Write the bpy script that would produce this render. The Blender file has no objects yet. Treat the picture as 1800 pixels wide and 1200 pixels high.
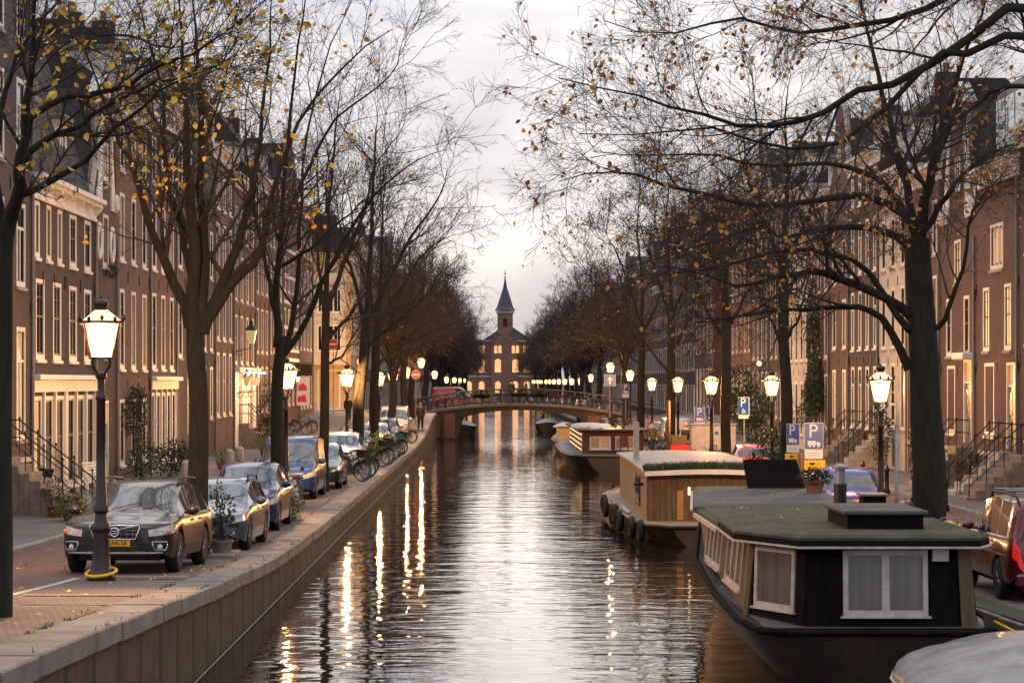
import bpy, math, random
import numpy as np
from mathutils import Vector, Matrix

R = math.radians
F, VX, VY, CZ = 4000.0, 868.0, 671.0, 4.25      # focal length in photo pixels, vanishing point, eye height over the water
sc = bpy.context.scene
col = sc.collection

# ------------------------------------------------------------------ camera
cam_d = bpy.data.cameras.new('camera')
cam = bpy.data.objects.new('camera', cam_d)
col.objects.link(cam)
cam.location = (0, 0, CZ)
cam.rotation_euler = (R(90), 0, 0)
cam_d.sensor_width = 36
cam_d.lens = F / 1800 * 36
cam_d.shift_x = (900 - VX) / 1800
cam_d.shift_y = (VY - 600) / 1800
cam_d.clip_end = 4000
cam_d.clip_start = 0.5
sc.camera = cam

# ------------------------------------------------------------------ sky
SUN_EL = 8.0
world = bpy.data.worlds.new('World')
sc.world = world
world.use_nodes = True
wn, wl = world.node_tree.nodes, world.node_tree.links
wn.clear()
w_out = wn.new('ShaderNodeOutputWorld')
w_bg = wn.new('ShaderNodeBackground')
w_bg.inputs['Strength'].default_value = 0.1
w_sky = wn.new('ShaderNodeTexSky')
w_sky.sky_type = 'NISHITA'
w_sky.sun_disc = False
w_sky.sun_elevation = R(SUN_EL)
w_sky.sun_rotation = R(0)
w_sky.dust_density = 2.0
w_co = wn.new('ShaderNodeTexCoord')
w_map = wn.new('ShaderNodeMapping')
w_map.inputs['Scale'].default_value = (5.0, 2.0, 13.0)
w_map.inputs['Location'].default_value = (0.35, 0.2, 0.9)
w_noise = wn.new('ShaderNodeTexNoise')
w_noise.inputs['Scale'].default_value = 1.0
w_noise.inputs['Detail'].default_value = 6
w_noise.inputs['Roughness'].default_value = 0.52
w_noise.inputs['Distortion'].default_value = 0.35
w_ramp = wn.new('ShaderNodeValToRGB')
w_ramp.color_ramp.elements[0].position = 0.38
w_ramp.color_ramp.elements[0].color = (0.44, 0.49, 0.61, 1)
w_ramp.color_ramp.elements[1].position = 0.63
w_ramp.color_ramp.elements[1].color = (1.0, 0.985, 1.02, 1)
w_gain = wn.new('ShaderNodeVectorMath')
w_gain.operation = 'SCALE'
w_gain.inputs['Scale'].default_value = 7.6
# the cloud is thinner, so brighter, towards the hidden sun
w_dot = wn.new('ShaderNodeVectorMath')
w_dot.operation = 'DOT_PRODUCT'
w_dot.inputs[1].default_value = (0.0, math.cos(R(SUN_EL)), math.sin(R(SUN_EL)))
w_glow = wn.new('ShaderNodeMapRange')
w_glow.interpolation_type = 'SMOOTHSTEP'
w_glow.inputs['From Min'].default_value = 0.985
w_glow.inputs['From Max'].default_value = 1.0
w_glow.inputs['To Min'].default_value = 3.6
w_glow.inputs['To Max'].default_value = 5.1
w_mix = wn.new('ShaderNodeMix')
w_mix.data_type = 'RGBA'
w_mix.inputs[0].default_value = 0.985
wl.new(w_co.outputs['Generated'], w_map.inputs['Vector'])
wl.new(w_map.outputs['Vector'], w_noise.inputs['Vector'])
wl.new(w_noise.outputs['Fac'], w_ramp.inputs['Fac'])
wl.new(w_ramp.outputs['Color'], w_gain.inputs[0])
wl.new(w_co.outputs['Generated'], w_dot.inputs[0])
wl.new(w_dot.outputs['Value'], w_glow.inputs['Value'])
# an overcast sky is more than twice as bright overhead as at the horizon
w_sep = wn.new('ShaderNodeSeparateXYZ')
w_cie = wn.new('ShaderNodeMath'); w_cie.operation = 'MULTIPLY_ADD'; w_cie.inputs[1].default_value = 1.8; w_cie.inputs[2].default_value = 1.0
w_max = wn.new('ShaderNodeMath'); w_max.operation = 'MAXIMUM'; w_max.inputs[1].default_value = 0.0
w_mul = wn.new('ShaderNodeMath'); w_mul.operation = 'MULTIPLY'
wl.new(w_co.outputs['Generated'], w_sep.inputs[0])
wl.new(w_sep.outputs['Z'], w_max.inputs[0])
wl.new(w_max.outputs[0], w_cie.inputs[0])
wl.new(w_cie.outputs[0], w_mul.inputs[0])
wl.new(w_glow.outputs['Result'], w_mul.inputs[1])
wl.new(w_mul.outputs[0], w_gain.inputs['Scale'])
wl.new(w_sky.outputs['Color'], w_mix.inputs[6])
wl.new(w_gain.outputs['Vector'], w_mix.inputs[7])
wl.new(w_mix.outputs[2], w_bg.inputs['Color'])
wl.new(w_bg.outputs['Background'], w_out.inputs['Surface'])

# ------------------------------------------------------------------ sun behind cloud
sun_d = bpy.data.lights.new('sun', 'SUN')
sun_d.energy = 0.5
sun_d.angle = R(75)
sun_d.color = (1.0, 0.86, 0.72)
sun = bpy.data.objects.new('sun', sun_d)
col.objects.link(sun)
sun.location = (0, 60, 60)
sun.rotation_euler = (-R(90 - SUN_EL), 0, 0)

# ------------------------------------------------------------------ exposure and sampling
vs = sc.view_settings
vs.view_transform = 'Standard'
vs.look = 'None'
vs.exposure = 0.78
vs.gamma = 1.0
vs.use_curve_mapping = False
cy = sc.cycles
cy.use_denoising = True
cy.max_bounces = 5
cy.diffuse_bounces = 2
cy.glossy_bounces = 4
cy.transmission_bounces = 4
cy.transparent_max_bounces = 8
cy.caustics_reflective = False
cy.caustics_refractive = False
cy.sample_clamp_indirect = 6.0
cy.sample_clamp_direct = 0.0
cy.use_light_tree = True

# ------------------------------------------------------------------ helpers
def at(px, py, D):
    """A point of the photograph at distance D along the canal."""
    return Vector(((px - VX) / F * D, D, CZ - (py - VY) / F * D))

def xat(px, D): return (px - VX) / F * D
def zat(py, D): return CZ - (py - VY) / F * D

def lerp(a, b, t): return a + (b - a) * t

def interp(pts, x):
    if x <= pts[0][0]: return pts[0][1]
    for (a, va), (b, vb) in zip(pts, pts[1:]):
        if x <= b:
            return va + (vb - va) * (x - a) / (b - a)
    return pts[-1][1]

class MB:
    """Collects faces for one mesh."""
    def __init__(s): s.v, s.f = [], []
    def add(s, vs, fs):
        o = len(s.v)
        s.v += [tuple(p) for p in vs]
        s.f += [tuple(i + o for i in f) for f in fs]
        return s
    def box(s, x0, x1, y0, y1, z0, z1):
        return s.add([(x0,y0,z0),(x1,y0,z0),(x1,y1,z0),(x0,y1,z0),(x0,y0,z1),(x1,y0,z1),(x1,y1,z1),(x0,y1,z1)],
                     [(0,3,2,1),(4,5,6,7),(0,1,5,4),(1,2,6,5),(2,3,7,6),(3,0,4,7)])
    def bbox(s, x0, x1, y0, y1, z0, z1, b=0.02):
        """box with chamfered edges"""
        b = min(b, (x1-x0)*.4, (y1-y0)*.4, (z1-z0)*.4)
        v = []
        for z, i in ((z0, b), (z0 + b, 0), (z1 - b, 0), (z1, b)):
            c = b - i
            xa, xb, ya, yb = x0 + i, x1 - i, y0 + i, y1 - i
            k = b * .6 if i == 0 else b * .3
            v += [(xa+k,ya,z),(xb-k,ya,z),(xb,ya+k,z),(xb,yb-k,z),(xb-k,yb,z),(xa+k,yb,z),(xa,yb-k,z),(xa,ya+k,z)]
        f = [tuple(range(7, -1, -1)), tuple(range(24, 32))]
        for r in range(3):
            for i in range(8):
                j = (i + 1) % 8
                f.append((r*8+i, r*8+j, r*8+8+j, r*8+8+i))
        return s.add(v, f)
    def quad(s, a, b, c, d): return s.add([a,b,c,d], [(0,1,2,3)])
    def poly(s, pts): return s.add(pts, [tuple(range(len(pts)))])
    def prism(s, pts, d):
        """polygon pts (3-D) pushed along vector d"""
        n = len(pts); d = Vector(d)
        q = [Vector(p) + d for p in pts]
        fs = [tuple(range(n-1,-1,-1)), tuple(range(n, 2*n))]
        for i in range(n):
            j = (i+1) % n
            fs.append((i, j, n+j, n+i))
        return s.add([tuple(p) for p in pts] + [tuple(p) for p in q], fs)
    def tube(s, pts, r, n=6, cap=True):
        pts = [Vector(p) for p in pts]
        if not hasattr(r, '__len__'): r = [r] * len(pts)
        v, f = [], []
        ref = None
        for i, p in enumerate(pts):
            t = (pts[min(i+1, len(pts)-1)] - pts[max(i-1, 0)]).normalized()
            if ref is None:
                ref = Vector((0,0,1)) if abs(t.z) < .9 else Vector((1,0,0))
            u = (ref - t * ref.dot(t))
            if u.length < 1e-5: u = t.orthogonal()
            u.normalize(); ref = u
            w = t.cross(u)
            for k in range(n):
                a = 2*math.pi*k/n
                v.append(tuple(p + (u*math.cos(a) + w*math.sin(a)) * r[i]))
        m = len(pts)
        for i in range(m-1):
            for k in range(n):
                j = (k+1) % n
                f.append((i*n+k, i*n+j, (i+1)*n+j, (i+1)*n+k))
        if cap:
            f.append(tuple(range(n-1,-1,-1)))
            f.append(tuple(range((m-1)*n, m*n)))
        return s.add(v, f)
    def lathe(s, prof, n=12, c=(0,0,0), phase=0.0, flat=False):
        """prof: list of (radius, z)"""
        v, f = [], []
        for r, z in prof:
            for k in range(n):
                a = 2*math.pi*(k+phase)/n
                v.append((c[0]+r*math.cos(a), c[1]+r*math.sin(a), c[2]+z))
        m = len(prof)
        for i in range(m-1):
            for k in range(n):
                j = (k+1) % n
                f.append((i*n+k, i*n+j, (i+1)*n+j, (i+1)*n+k))
        f.append(tuple(range(n-1,-1,-1)))
        f.append(tuple(range((m-1)*n, m*n)))
        return s.add(v, f)
    def ball(s, c, rx, ry, rz, n=10, m=6, jit=0, rng=None):
        v, f = [], []
        for i in range(m+1):
            th = math.pi*i/m
            for k in range(n):
                a = 2*math.pi*k/n
                q = 1 + (rng.uniform(-jit, jit) if jit else 0)
                v.append((c[0]+rx*q*math.sin(th)*math.cos(a), c[1]+ry*q*math.sin(th)*math.sin(a), c[2]+rz*q*math.cos(th)))
        for i in range(m):
            for k in range(n):
                j = (k+1) % n
                f.append((i*n+k, (i+1)*n+k, (i+1)*n+j, i*n+j))
        return s.add(v, f)
    def torus(s, c, Rr, r, n=16, m=5, axis='x'):
        v, f = [], []
        for i in range(n):
            a = 2*math.pi*i/n
            for k in range(m):
                b = 2*math.pi*k/m
                q = Rr + r*math.cos(b); h = r*math.sin(b)
                p = (q*math.cos(a), q*math.sin(a), h)
                if axis == 'x': p = (p[2], p[0], p[1])
                elif axis == 'y': p = (p[0], p[2], p[1])
                v.append((c[0]+p[0], c[1]+p[1], c[2]+p[2]))
        for i in range(n):
            for k in range(m):
                a, b = (i+1) % n, (k+1) % m
                f.append((i*m+k, a*m+k, a*m+b, i*m+b))
        return s.add(v, f)
    def loft(s, rings, closed=True, cap=True):
        n = len(rings[0])
        v = [tuple(p) for r in rings for p in r]
        f = []
        for i in range(len(rings)-1):
            for k in range(n if closed else n-1):
                j = (k+1) % n
                f.append((i*n+k, i*n+j, (i+1)*n+j, (i+1)*n+k))
        if cap:
            f.append(tuple(range(n-1,-1,-1)))
            f.append(tuple(range((len(rings)-1)*n, len(rings)*n)))
        return s.add(v, f)
    def mesh(s, name, m=None, smooth=False):
        me = bpy.data.meshes.new(name)
        me.from_pydata(s.v, [], s.f)
        if m is not None: me.materials.append(m)
        if smooth: me.polygons.foreach_set('use_smooth', [True]*len(me.polygons))
        me.update()
        return me

def fix_normals(me):
    import bmesh
    b = bmesh.new(); b.from_mesh(me)
    bmesh.ops.recalc_face_normals(b, faces=b.faces)
    b.to_mesh(me); b.free()
    return me

def smooth_by_angle(me, deg=40):
    """smooth shading, sharp where faces meet at more than deg"""
    import bmesh
    b = bmesh.new(); b.from_mesh(me)
    bmesh.ops.recalc_face_normals(b, faces=b.faces)
    for f in b.faces: f.smooth = True
    lim = R(deg)
    for e in b.edges:
        if len(e.link_faces) == 2 and e.calc_face_angle(0) > lim: e.smooth = False
    b.to_mesh(me); b.free()
    return me

def link(name, me, parent=None, loc=(0,0,0), rot=(0,0,0), scale=None):
    o = bpy.data.objects.new(name, me)
    col.objects.link(o)
    o.location = loc
    o.rotation_euler = rot
    if scale is not None: o.scale = (scale,)*3 if not hasattr(scale, '__len__') else scale
    if parent is not None: o.parent = parent
    return o

def part(name, mb, m, parent=None, smooth=False, loc=(0,0,0), rot=(0,0,0), auto=None):
    me = mb.mesh(name, m, smooth)
    if auto: smooth_by_angle(me, auto)
    return link(name, me, parent, loc, rot)

def tag(o, label, cat, group=None):
    o['label'] = label
    o['category'] = cat
    if group: o['group'] = group
    return o

def thing(name, label, cat, loc=(0,0,0), rz=0.0, group=None, rot=None):
    o = bpy.data.objects.new(name, None)
    col.objects.link(o)
    o.empty_display_size = .2
    o.location = loc
    o.rotation_euler = rot if rot else (0, 0, rz)
    return tag(o, label, cat, group)

def structure(o):
    o['kind'] = 'structure'
    return o

def stuff(o):
    o['kind'] = 'stuff'
    return o

KIDS = {}
def copy_tree(o, parent=None):
    c = o.copy()
    col.objects.link(c)
    if parent is not None: c.parent = parent
    for ch in o.children: copy_tree(ch, c)
    return c

def dup(o, loc, rz=0.0, label=None, group=None, scale=None, rot=None):
    c = copy_tree(o)
    c.location = loc
    c.rotation_euler = rot if rot else (0, 0, rz)
    if scale is not None: c.scale = (scale,)*3 if not hasattr(scale, '__len__') else scale
    if label: c['label'] = label
    if group: c['group'] = group
    return c

# ------------------------------------------------------------------ materials
def new_mat(name):
    m = bpy.data.materials.new(name)
    m.use_nodes = True
    nt = m.node_tree
    return m, nt.nodes, nt.links, nt.nodes['Principled BSDF']

def mat(name, c, rough=.6, metal=0.0, var=0.0, vs=4.0, bump=0.0, bs=20.0, c2=None, spec=.5, coat=0.0, emit=None, es=0.0, detail=4, rand=0.0, stretch=None):
    """plain surface: colour c drifting to c2 (or darker by var) with noise of scale vs; relief bump (metres) of scale bs"""
    m, n, l, p = new_mat(name)
    p.inputs['Base Color'].default_value = (*c, 1)
    p.inputs['Roughness'].default_value = rough
    p.inputs['Metallic'].default_value = metal
    p.inputs['Specular IOR Level'].default_value = spec
    p.inputs['Coat Weight'].default_value = coat
    p.inputs['Coat Roughness'].default_value = .04
    if emit:
        p.inputs['Emission Color'].default_value = (*emit, 1)
        p.inputs['Emission Strength'].default_value = es
    co = None
    if var or c2 or bump or rand:
        tc = n.new('ShaderNodeTexCoord')
        co = tc.outputs['Object']
        if stretch:
            mp = n.new('ShaderNodeMapping'); mp.inputs['Scale'].default_value = stretch
            l.new(co, mp.inputs['Vector']); co = mp.outputs['Vector']
    last = None
    if var or c2:
        no = n.new('ShaderNodeTexNoise')
        no.inputs['Scale'].default_value = vs
        no.inputs['Detail'].default_value = detail
        no.inputs['Roughness'].default_value = .6
        l.new(co, no.inputs['Vector'])
        ra = n.new('ShaderNodeValToRGB')
        ra.color_ramp.elements[0].position = .32
        ra.color_ramp.elements[1].position = .68
        e = c2 if c2 else tuple(x*(1-var) for x in c)
        ra.color_ramp.elements[0].color = (*e, 1)
        ra.color_ramp.elements[1].color = (*c, 1)
        l.new(no.outputs['Fac'], ra.inputs['Fac'])
        last = ra.outputs['Color']
    if rand:
        oi = n.new('ShaderNodeObjectInfo')
        hs = n.new('ShaderNodeHueSaturation')
        mr = n.new('ShaderNodeMapRange')
        mr.inputs['To Min'].default_value = 1 - rand
        mr.inputs['To Max'].default_value = 1 + rand
        l.new(oi.outputs['Random'], mr.inputs['Value'])
        l.new(mr.outputs['Result'], hs.inputs['Value'])
        if last is not None: l.new(last, hs.inputs['Color'])
        else: hs.inputs['Color'].default_value = (*c, 1)
        last = hs.outputs['Color']
    if last is not None: l.new(last, p.inputs['Base Color'])
    if bump:
        nb = n.new('ShaderNodeTexNoise')
        nb.inputs['Scale'].default_value = bs
        nb.inputs['Detail'].default_value = 5
        l.new(co, nb.inputs['Vector'])
        b = n.new('ShaderNodeBump')
        b.inputs['Distance'].default_value = bump
        l.new(nb.outputs['Fac'], b.inputs['Height'])
        l.new(b.outputs['Normal'], p.inputs['Normal'])
    return m

def brick_mat(name, c1, c2, mortar, rough=.85, plane='xz', size=(.22, .065), msize=.008, dirt=.35, bump=.006, streak=None, moss=None, wscale=.6):
    m, n, l, p = new_mat(name)
    p.inputs['Roughness'].default_value = rough
    tc = n.new('ShaderNodeTexCoord')
    sx = n.new('ShaderNodeSeparateXYZ'); l.new(tc.outputs['Object'], sx.inputs[0])
    cx = n.new('ShaderNodeCombineXYZ')
    if plane == 'xz':
        ad = n.new('ShaderNodeMath'); l.new(sx.outputs['X'], ad.inputs[0]); l.new(sx.outputs['Y'], ad.inputs[1])
        l.new(ad.outputs[0], cx.inputs[0]); l.new(sx.outputs['Z'], cx.inputs[1])
    else:
        l.new(sx.outputs['X'], cx.inputs[0]); l.new(sx.outputs['Y'], cx.inputs[1])
    br = n.new('ShaderNodeTexBrick')
    br.inputs['Scale'].default_value = 1.0
    br.inputs['Brick Width'].default_value = size[0]
    br.inputs['Row Height'].default_value = size[1]
    br.inputs['Mortar Size'].default_value = msize
    br.inputs['Mortar Smooth'].default_value = .3
    br.inputs['Color1'].default_value = (*c1, 1)
    br.inputs['Color2'].default_value = (*c2, 1)
    br.inputs['Mortar'].default_value = (*mortar, 1)
    l.new(cx.outputs[0], br.inputs['Vector'])
    no = n.new('ShaderNodeTexNoise')
    no.inputs['Scale'].default_value = wscale; no.inputs['Detail'].default_value = 7; no.inputs['Roughness'].default_value = .65
    l.new(tc.outputs['Object'], no.inputs['Vector'])
    mr = n.new('ShaderNodeMapRange')
    mr.inputs['From Min'].default_value = .3; mr.inputs['From Max'].default_value = .7
    mr.inputs['To Min'].default_value = 1 - dirt; mr.inputs['To Max'].default_value = 1.12
    l.new(no.outputs['Fac'], mr.inputs['Value'])
    mu = n.new('ShaderNodeVectorMath'); mu.operation = 'SCALE'
    l.new(br.outputs['Color'], mu.inputs[0]); l.new(mr.outputs['Result'], mu.inputs['Scale'])
    last = mu.outputs['Vector']
    if moss:                                   # green growth that thickens below height moss[1]
        gz = n.new('ShaderNodeMapRange')
        gz.inputs['From Min'].default_value = moss[1]; gz.inputs['From Max'].default_value = moss[0]
        l.new(sx.outputs['Z'], gz.inputs['Value'])
        n2 = n.new('ShaderNodeTexNoise'); n2.inputs['Scale'].default_value = 2.2; n2.inputs['Detail'].default_value = 6
        l.new(tc.outputs['Object'], n2.inputs['Vector'])
        m2 = n.new('ShaderNodeMath'); m2.operation = 'MULTIPLY'; m2.use_clamp = True
        r2 = n.new('ShaderNodeMapRange'); r2.inputs['From Min'].default_value = .38; r2.inputs['From Max'].default_value = .6
        l.new(n2.outputs['Fac'], r2.inputs['Value'])
        l.new(gz.outputs['Result'], m2.inputs[0]); l.new(r2.outputs['Result'], m2.inputs[1])
        mx = n.new('ShaderNodeMix'); mx.data_type = 'RGBA'
        l.new(m2.outputs[0], mx.inputs[0]); l.new(last, mx.inputs[6]); mx.inputs[7].default_value = (.036, .050, .013, 1)
        last = mx.outputs[2]
    if streak:                                 # dark green run-off below every joint, pitch streak metres along Y
        wv = n.new('ShaderNodeMath'); wv.operation = 'PINGPONG'; wv.inputs[1].default_value = streak / 2
        n3 = n.new('ShaderNodeTexNoise'); n3.inputs['Scale'].default_value = 3; n3.inputs['Detail'].default_value = 5
        l.new(tc.outputs['Object'], n3.inputs['Vector'])
        a3 = n.new('ShaderNodeMath'); a3.operation = 'MULTIPLY_ADD'; a3.inputs[1].default_value = .16
        l.new(n3.outputs['Fac'], a3.inputs[0]); l.new(sx.outputs['Y'], a3.inputs[2])   # joints start at y = 5
        s3 = n.new('ShaderNodeMath'); s3.operation = 'SUBTRACT'; s3.inputs[1].default_value = 5.08
        l.new(a3.outputs[0], s3.inputs[0]); l.new(s3.outputs[0], wv.inputs[0])
        r3 = n.new('ShaderNodeMapRange'); r3.inputs['From Min'].default_value = .17; r3.inputs['From Max'].default_value = .07
        l.new(wv.outputs[0], r3.inputs['Value'])
        mx = n.new('ShaderNodeMix'); mx.data_type = 'RGBA'
        l.new(r3.outputs['Result'], mx.inputs[0]); l.new(last, mx.inputs[6]); mx.inputs[7].default_value = (.018, .02, .012, 1)
        last = mx.outputs[2]
    l.new(last, p.inputs['Base Color'])
    if bump:
        b = n.new('ShaderNodeBump'); b.inputs['Distance'].default_value = bump; b.invert = True
        l.new(br.outputs['Fac'], b.inputs['Height']); l.new(b.outputs['Normal'], p.inputs['Normal'])
    return m

def plank_mat(name, c1, c2, rough=.7, stretch=(6, 6, .7), vs=2.5, bump=.003):
    return mat(name, c1, rough, c2=c2, vs=vs, bump=bump, bs=8, stretch=stretch, detail=6)

def glow_mat(name, c, strength, c2=None, vs=3.0, stretch=(1, 1, .15), rough=.15, base=(.3,.2,.1)):
    """something lit from inside: emission that varies like curtains"""
    m, n, l, p = new_mat(name)
    p.inputs['Base Color'].default_value = (*base, 1)
    p.inputs['Roughness'].default_value = rough
    p.inputs['Emission Strength'].default_value = strength
    p.inputs['Emission Color'].default_value = (*c, 1)
    if c2:
        tc = n.new('ShaderNodeTexCoord')
        mp = n.new('ShaderNodeMapping'); mp.inputs['Scale'].default_value = stretch
        no = n.new('ShaderNodeTexNoise'); no.inputs['Scale'].default_value = vs; no.inputs['Detail'].default_value = 4
        ra = n.new('ShaderNodeValToRGB')
        ra.color_ramp.elements[0].position = .38; ra.color_ramp.elements[1].position = .62
        ra.color_ramp.elements[0].color = (*c2, 1); ra.color_ramp.elements[1].color = (*c, 1)
        l.new(tc.outputs['Object'], mp.inputs[0]); l.new(mp.outputs[0], no.inputs['Vector'])
        l.new(no.outputs['Fac'], ra.inputs['Fac']); l.new(ra.outputs['Color'], p.inputs['Emission Color'])
    return m

M = {}
M['water'], n_, l_, p_ = new_mat('water')
p_.inputs['Base Color'].default_value = (.012, .011, .008, 1)
p_.inputs['Roughness'].default_value = .025
p_.inputs['IOR'].default_value = 1.45
tc_ = n_.new('ShaderNodeTexCoord')
def _wave(scale, stretch, det):
    mp = n_.new('ShaderNodeMapping'); mp.inputs['Scale'].default_value = stretch
    no = n_.new('ShaderNodeTexNoise'); no.inputs['Scale'].default_value = scale; no.inputs['Detail'].default_value = det
    no.inputs['Roughness'].default_value = .5; no.inputs['Distortion'].default_value = .3
    l_.new(tc_.outputs['Object'], mp.inputs[0]); l_.new(mp.outputs[0], no.inputs['Vector'])
    return no.outputs['Fac']
wa, wb = _wave(.62, (.7, 1.5, 1), 2.0), _wave(2.4, (.8, 1.5, 1), 1.5)
wc = _wave(.05, (1.4, .6, 1), 2)
mr_ = n_.new('ShaderNodeMapRange'); mr_.inputs['From Min'].default_value = .35; mr_.inputs['From Max'].default_value = .65
mr_.inputs['To Min'].default_value = .15; mr_.inputs['To Max'].default_value = .45
l_.new(wc, mr_.inputs['Value'])
ma_ = n_.new('ShaderNodeMath'); ma_.operation = 'MULTIPLY_ADD'
l_.new(wb, ma_.inputs[0]); l_.new(mr_.outputs['Result'], ma_.inputs[1]); l_.new(wa, ma_.inputs[2])
bu_ = n_.new('ShaderNodeBump'); bu_.inputs['Strength'].default_value = 1.0; bu_.inputs['Distance'].default_value = .027
l_.new(ma_.outputs[0], bu_.inputs['Height']); l_.new(bu_.outputs['Normal'], p_.inputs['Normal'])

M['ground'] = mat('ground_soil', (.06, .055, .05), .95, var=.4, vs=.5)
M['road_l'] = brick_mat('red_clinker_road', (.25,.115,.08), (.18,.085,.06), (.06,.05,.045), plane='xy', size=(.21,.07), dirt=.45, bump=.006, rough=.75)
M['pave_l'] = brick_mat('brown_clinker_parking', (.20,.135,.11), (.25,.15,.12), (.08,.07,.055), plane='xy', size=(.10,.21), dirt=.5, bump=.008, rough=.8)
M['side'] = brick_mat('grey_paving_slabs', (.15,.14,.13), (.19,.17,.16), (.06,.06,.055), plane='xy', size=(.3,.3), dirt=.4, bump=.004, rough=.8)
M['kerb'] = mat('kerb_granite', (.30,.28,.26), .75, var=.4, vs=3, bump=.003)
M['cap'] = mat('cap_stone', (.27,.235,.205), .8, c2=(.15,.125,.10), vs=1.6, bump=.006, bs=30, rand=.14, detail=7)
M['quay'] = brick_mat('quay_brick', (.165,.072,.052), (.12,.056,.042), (.10,.06,.045), streak=1.6, moss=(-.1, 1.5), dirt=.6, wscale=1.4, bump=.004)
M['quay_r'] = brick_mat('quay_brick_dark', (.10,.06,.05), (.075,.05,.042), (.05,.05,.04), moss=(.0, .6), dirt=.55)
M['line'] = mat('white_road_paint', (.62,.60,.56), .7, var=.45, vs=9, detail=7)
M['moss'] = mat('moss', (.06,.075,.02), .95, c2=(.03,.035,.012), vs=14, bump=.01, bs=60)
M['white'] = mat('white_paint', (.80,.765,.71), .5, var=.16, vs=2.0, rand=.08, stretch=(1,1,.5))
M['cream'] = mat('cream_paint', (.66,.57,.44), .5, var=.15, vs=2.0)
M['sill'] = mat('bluestone_sill', (.34,.32,.31), .7, var=.3, vs=5)
M['sandstone'] = mat('pale_stone', (.50,.45,.39), .75, var=.35, vs=2.5, bump=.004)
M['stone_d'] = mat('weathered_stone_step', (.28,.23,.19), .8, var=.45, vs=4, bump=.005)
M['iron'] = mat('black_iron', (.012,.012,.013), .4, var=.3, vs=8, spec=.5)
M['roof'] = mat('dark_roof_tile', (.045,.04,.042), .8, var=.45, vs=6, bump=.02, bs=9)
M['slate'] = mat('slate_blue_roof', (.06,.075,.085), .6, var=.35, vs=5)
M['lead'] = mat('lead_grey', (.18,.19,.20), .55, var=.3, vs=3)
M['door_g'] = mat('dark_green_door', (.012,.028,.022), .3, var=.2, vs=3)
M['door_b'] = mat('black_door', (.015,.014,.015), .3, var=.2, vs=3)
M['door_r'] = mat('oxblood_door', (.06,.013,.012), .3, var=.2, vs=3)
M['sash_dark'] = mat('dark_green_sash', (.022,.028,.024), .45, var=.2, vs=3)
M['sash_brown'] = mat('dark_brown_sash', (.035,.022,.016), .45, var=.2, vs=3)
def glass_mat(name, c, c2, rough=.06):
    return mat(name, c, rough, c2=c2, vs=1.2, spec=.2, stretch=(1,1,.3), rand=.5)
M['gl_a'] = glass_mat('window_glass_dark', (.022,.022,.025), (.010,.010,.012))
M['gl_b'] = glass_mat('window_glass_curtain', (.19,.165,.15), (.05,.042,.038), .12)
M['gl_c'] = glass_mat('window_glass_blue', (.10,.115,.14), (.04,.045,.06))
M['lit_a'] = glow_mat('lit_window_amber', (1.0,.43,.13), .5, (.42,.16,.05), 2.2)
M['lit_b'] = glow_mat('lit_window_curtain', (1.0,.52,.23), .36, (.5,.24,.11), 3.5)
M['lit_c'] = glow_mat('lit_window_bright', (1.0,.66,.34), .9, (.75,.36,.13), 2.5)
M['lit_d'] = glow_mat('lit_window_faint', (.75,.36,.2), .2, (.16,.07,.045), 2.5)
M['lamp_glass'], n_, l_, p_ = new_mat('lamp_glass_lit')      # milky pane: glows itself and lets the burner's light through
em_, tr_, mx_ = n_.new('ShaderNodeEmission'), n_.new('ShaderNodeBsdfTransparent'), n_.new('ShaderNodeMixShader')
em_.inputs['Color'].default_value = (1.0, .55, .22, 1); em_.inputs['Strength'].default_value = 3.2
mx_.inputs[0].default_value = .55
l_.new(tr_.outputs[0], mx_.inputs[1]); l_.new(em_.outputs[0], mx_.inputs[2]); l_.new(mx_.outputs[0], n_['Material Output'].inputs['Surface'])
M['lamp_iron'] = mat('lamp_post_paint', (.028,.008,.006), .28, var=.3, vs=7, spec=.6)
M['bark'] = mat('bark', (.042,.031,.023), .95, c2=(.016,.012,.009), vs=7, bump=.03, bs=16, stretch=(3,3,.6), detail=8)
M['bark_moss'] = mat('mossy_bark', (.034,.026,.015), .95, c2=(.011,.011,.005), vs=4, bump=.03, bs=16, stretch=(3,3,.6), detail=8)
M['twig'] = mat('twig', (.042,.032,.027), .9, var=.35, vs=2)
M['twig_far'] = mat('twig_brown', (.085,.056,.038), .9, var=.4, vs=.6)
def leaf_mat(name, c, c2, vs=1.3, tr=.35):
    m = mat(name, c, .55, c2=c2, vs=vs, detail=3)
    p = m.node_tree.nodes['Principled BSDF']
    p.inputs['Subsurface Weight'].default_value = 0
    return m
M['leaf_y'] = leaf_mat('yellow_leaf', (.85,.53,.06), (.62,.36,.05))
M['leaf_o'] = leaf_mat('orange_leaf', (.66,.31,.05), (.34,.13,.035))
M['leaf_b'] = leaf_mat('brown_leaf', (.16,.085,.03), (.07,.045,.02))
M['leaf_g'] = leaf_mat('green_leaf', (.055,.085,.025), (.022,.04,.014), 3)
M['leaf_d'] = leaf_mat('dark_green_leaf', (.026,.045,.018), (.012,.022,.010), 3)
M['leaf_l'] = leaf_mat('lime_leaf', (.22,.25,.05), (.08,.11,.03), 3)
M['terra'] = mat('terracotta', (.33,.15,.085), .8, var=.35, vs=6)
M['rubber'] = mat('tyre_rubber', (.014,.014,.014), .8, var=.2, vs=10)
M['rim'] = mat('alloy_rim', (.45,.45,.46), .3, .9, var=.3, vs=8)
M['chrome'] = mat('chrome', (.75,.74,.72), .12, 1.0)
M['plastic'] = mat('black_plastic', (.018,.018,.018), .55)
M['carglass'] = mat('car_glass', (.02,.03,.035), .03, spec=1.0, coat=.6)
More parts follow.
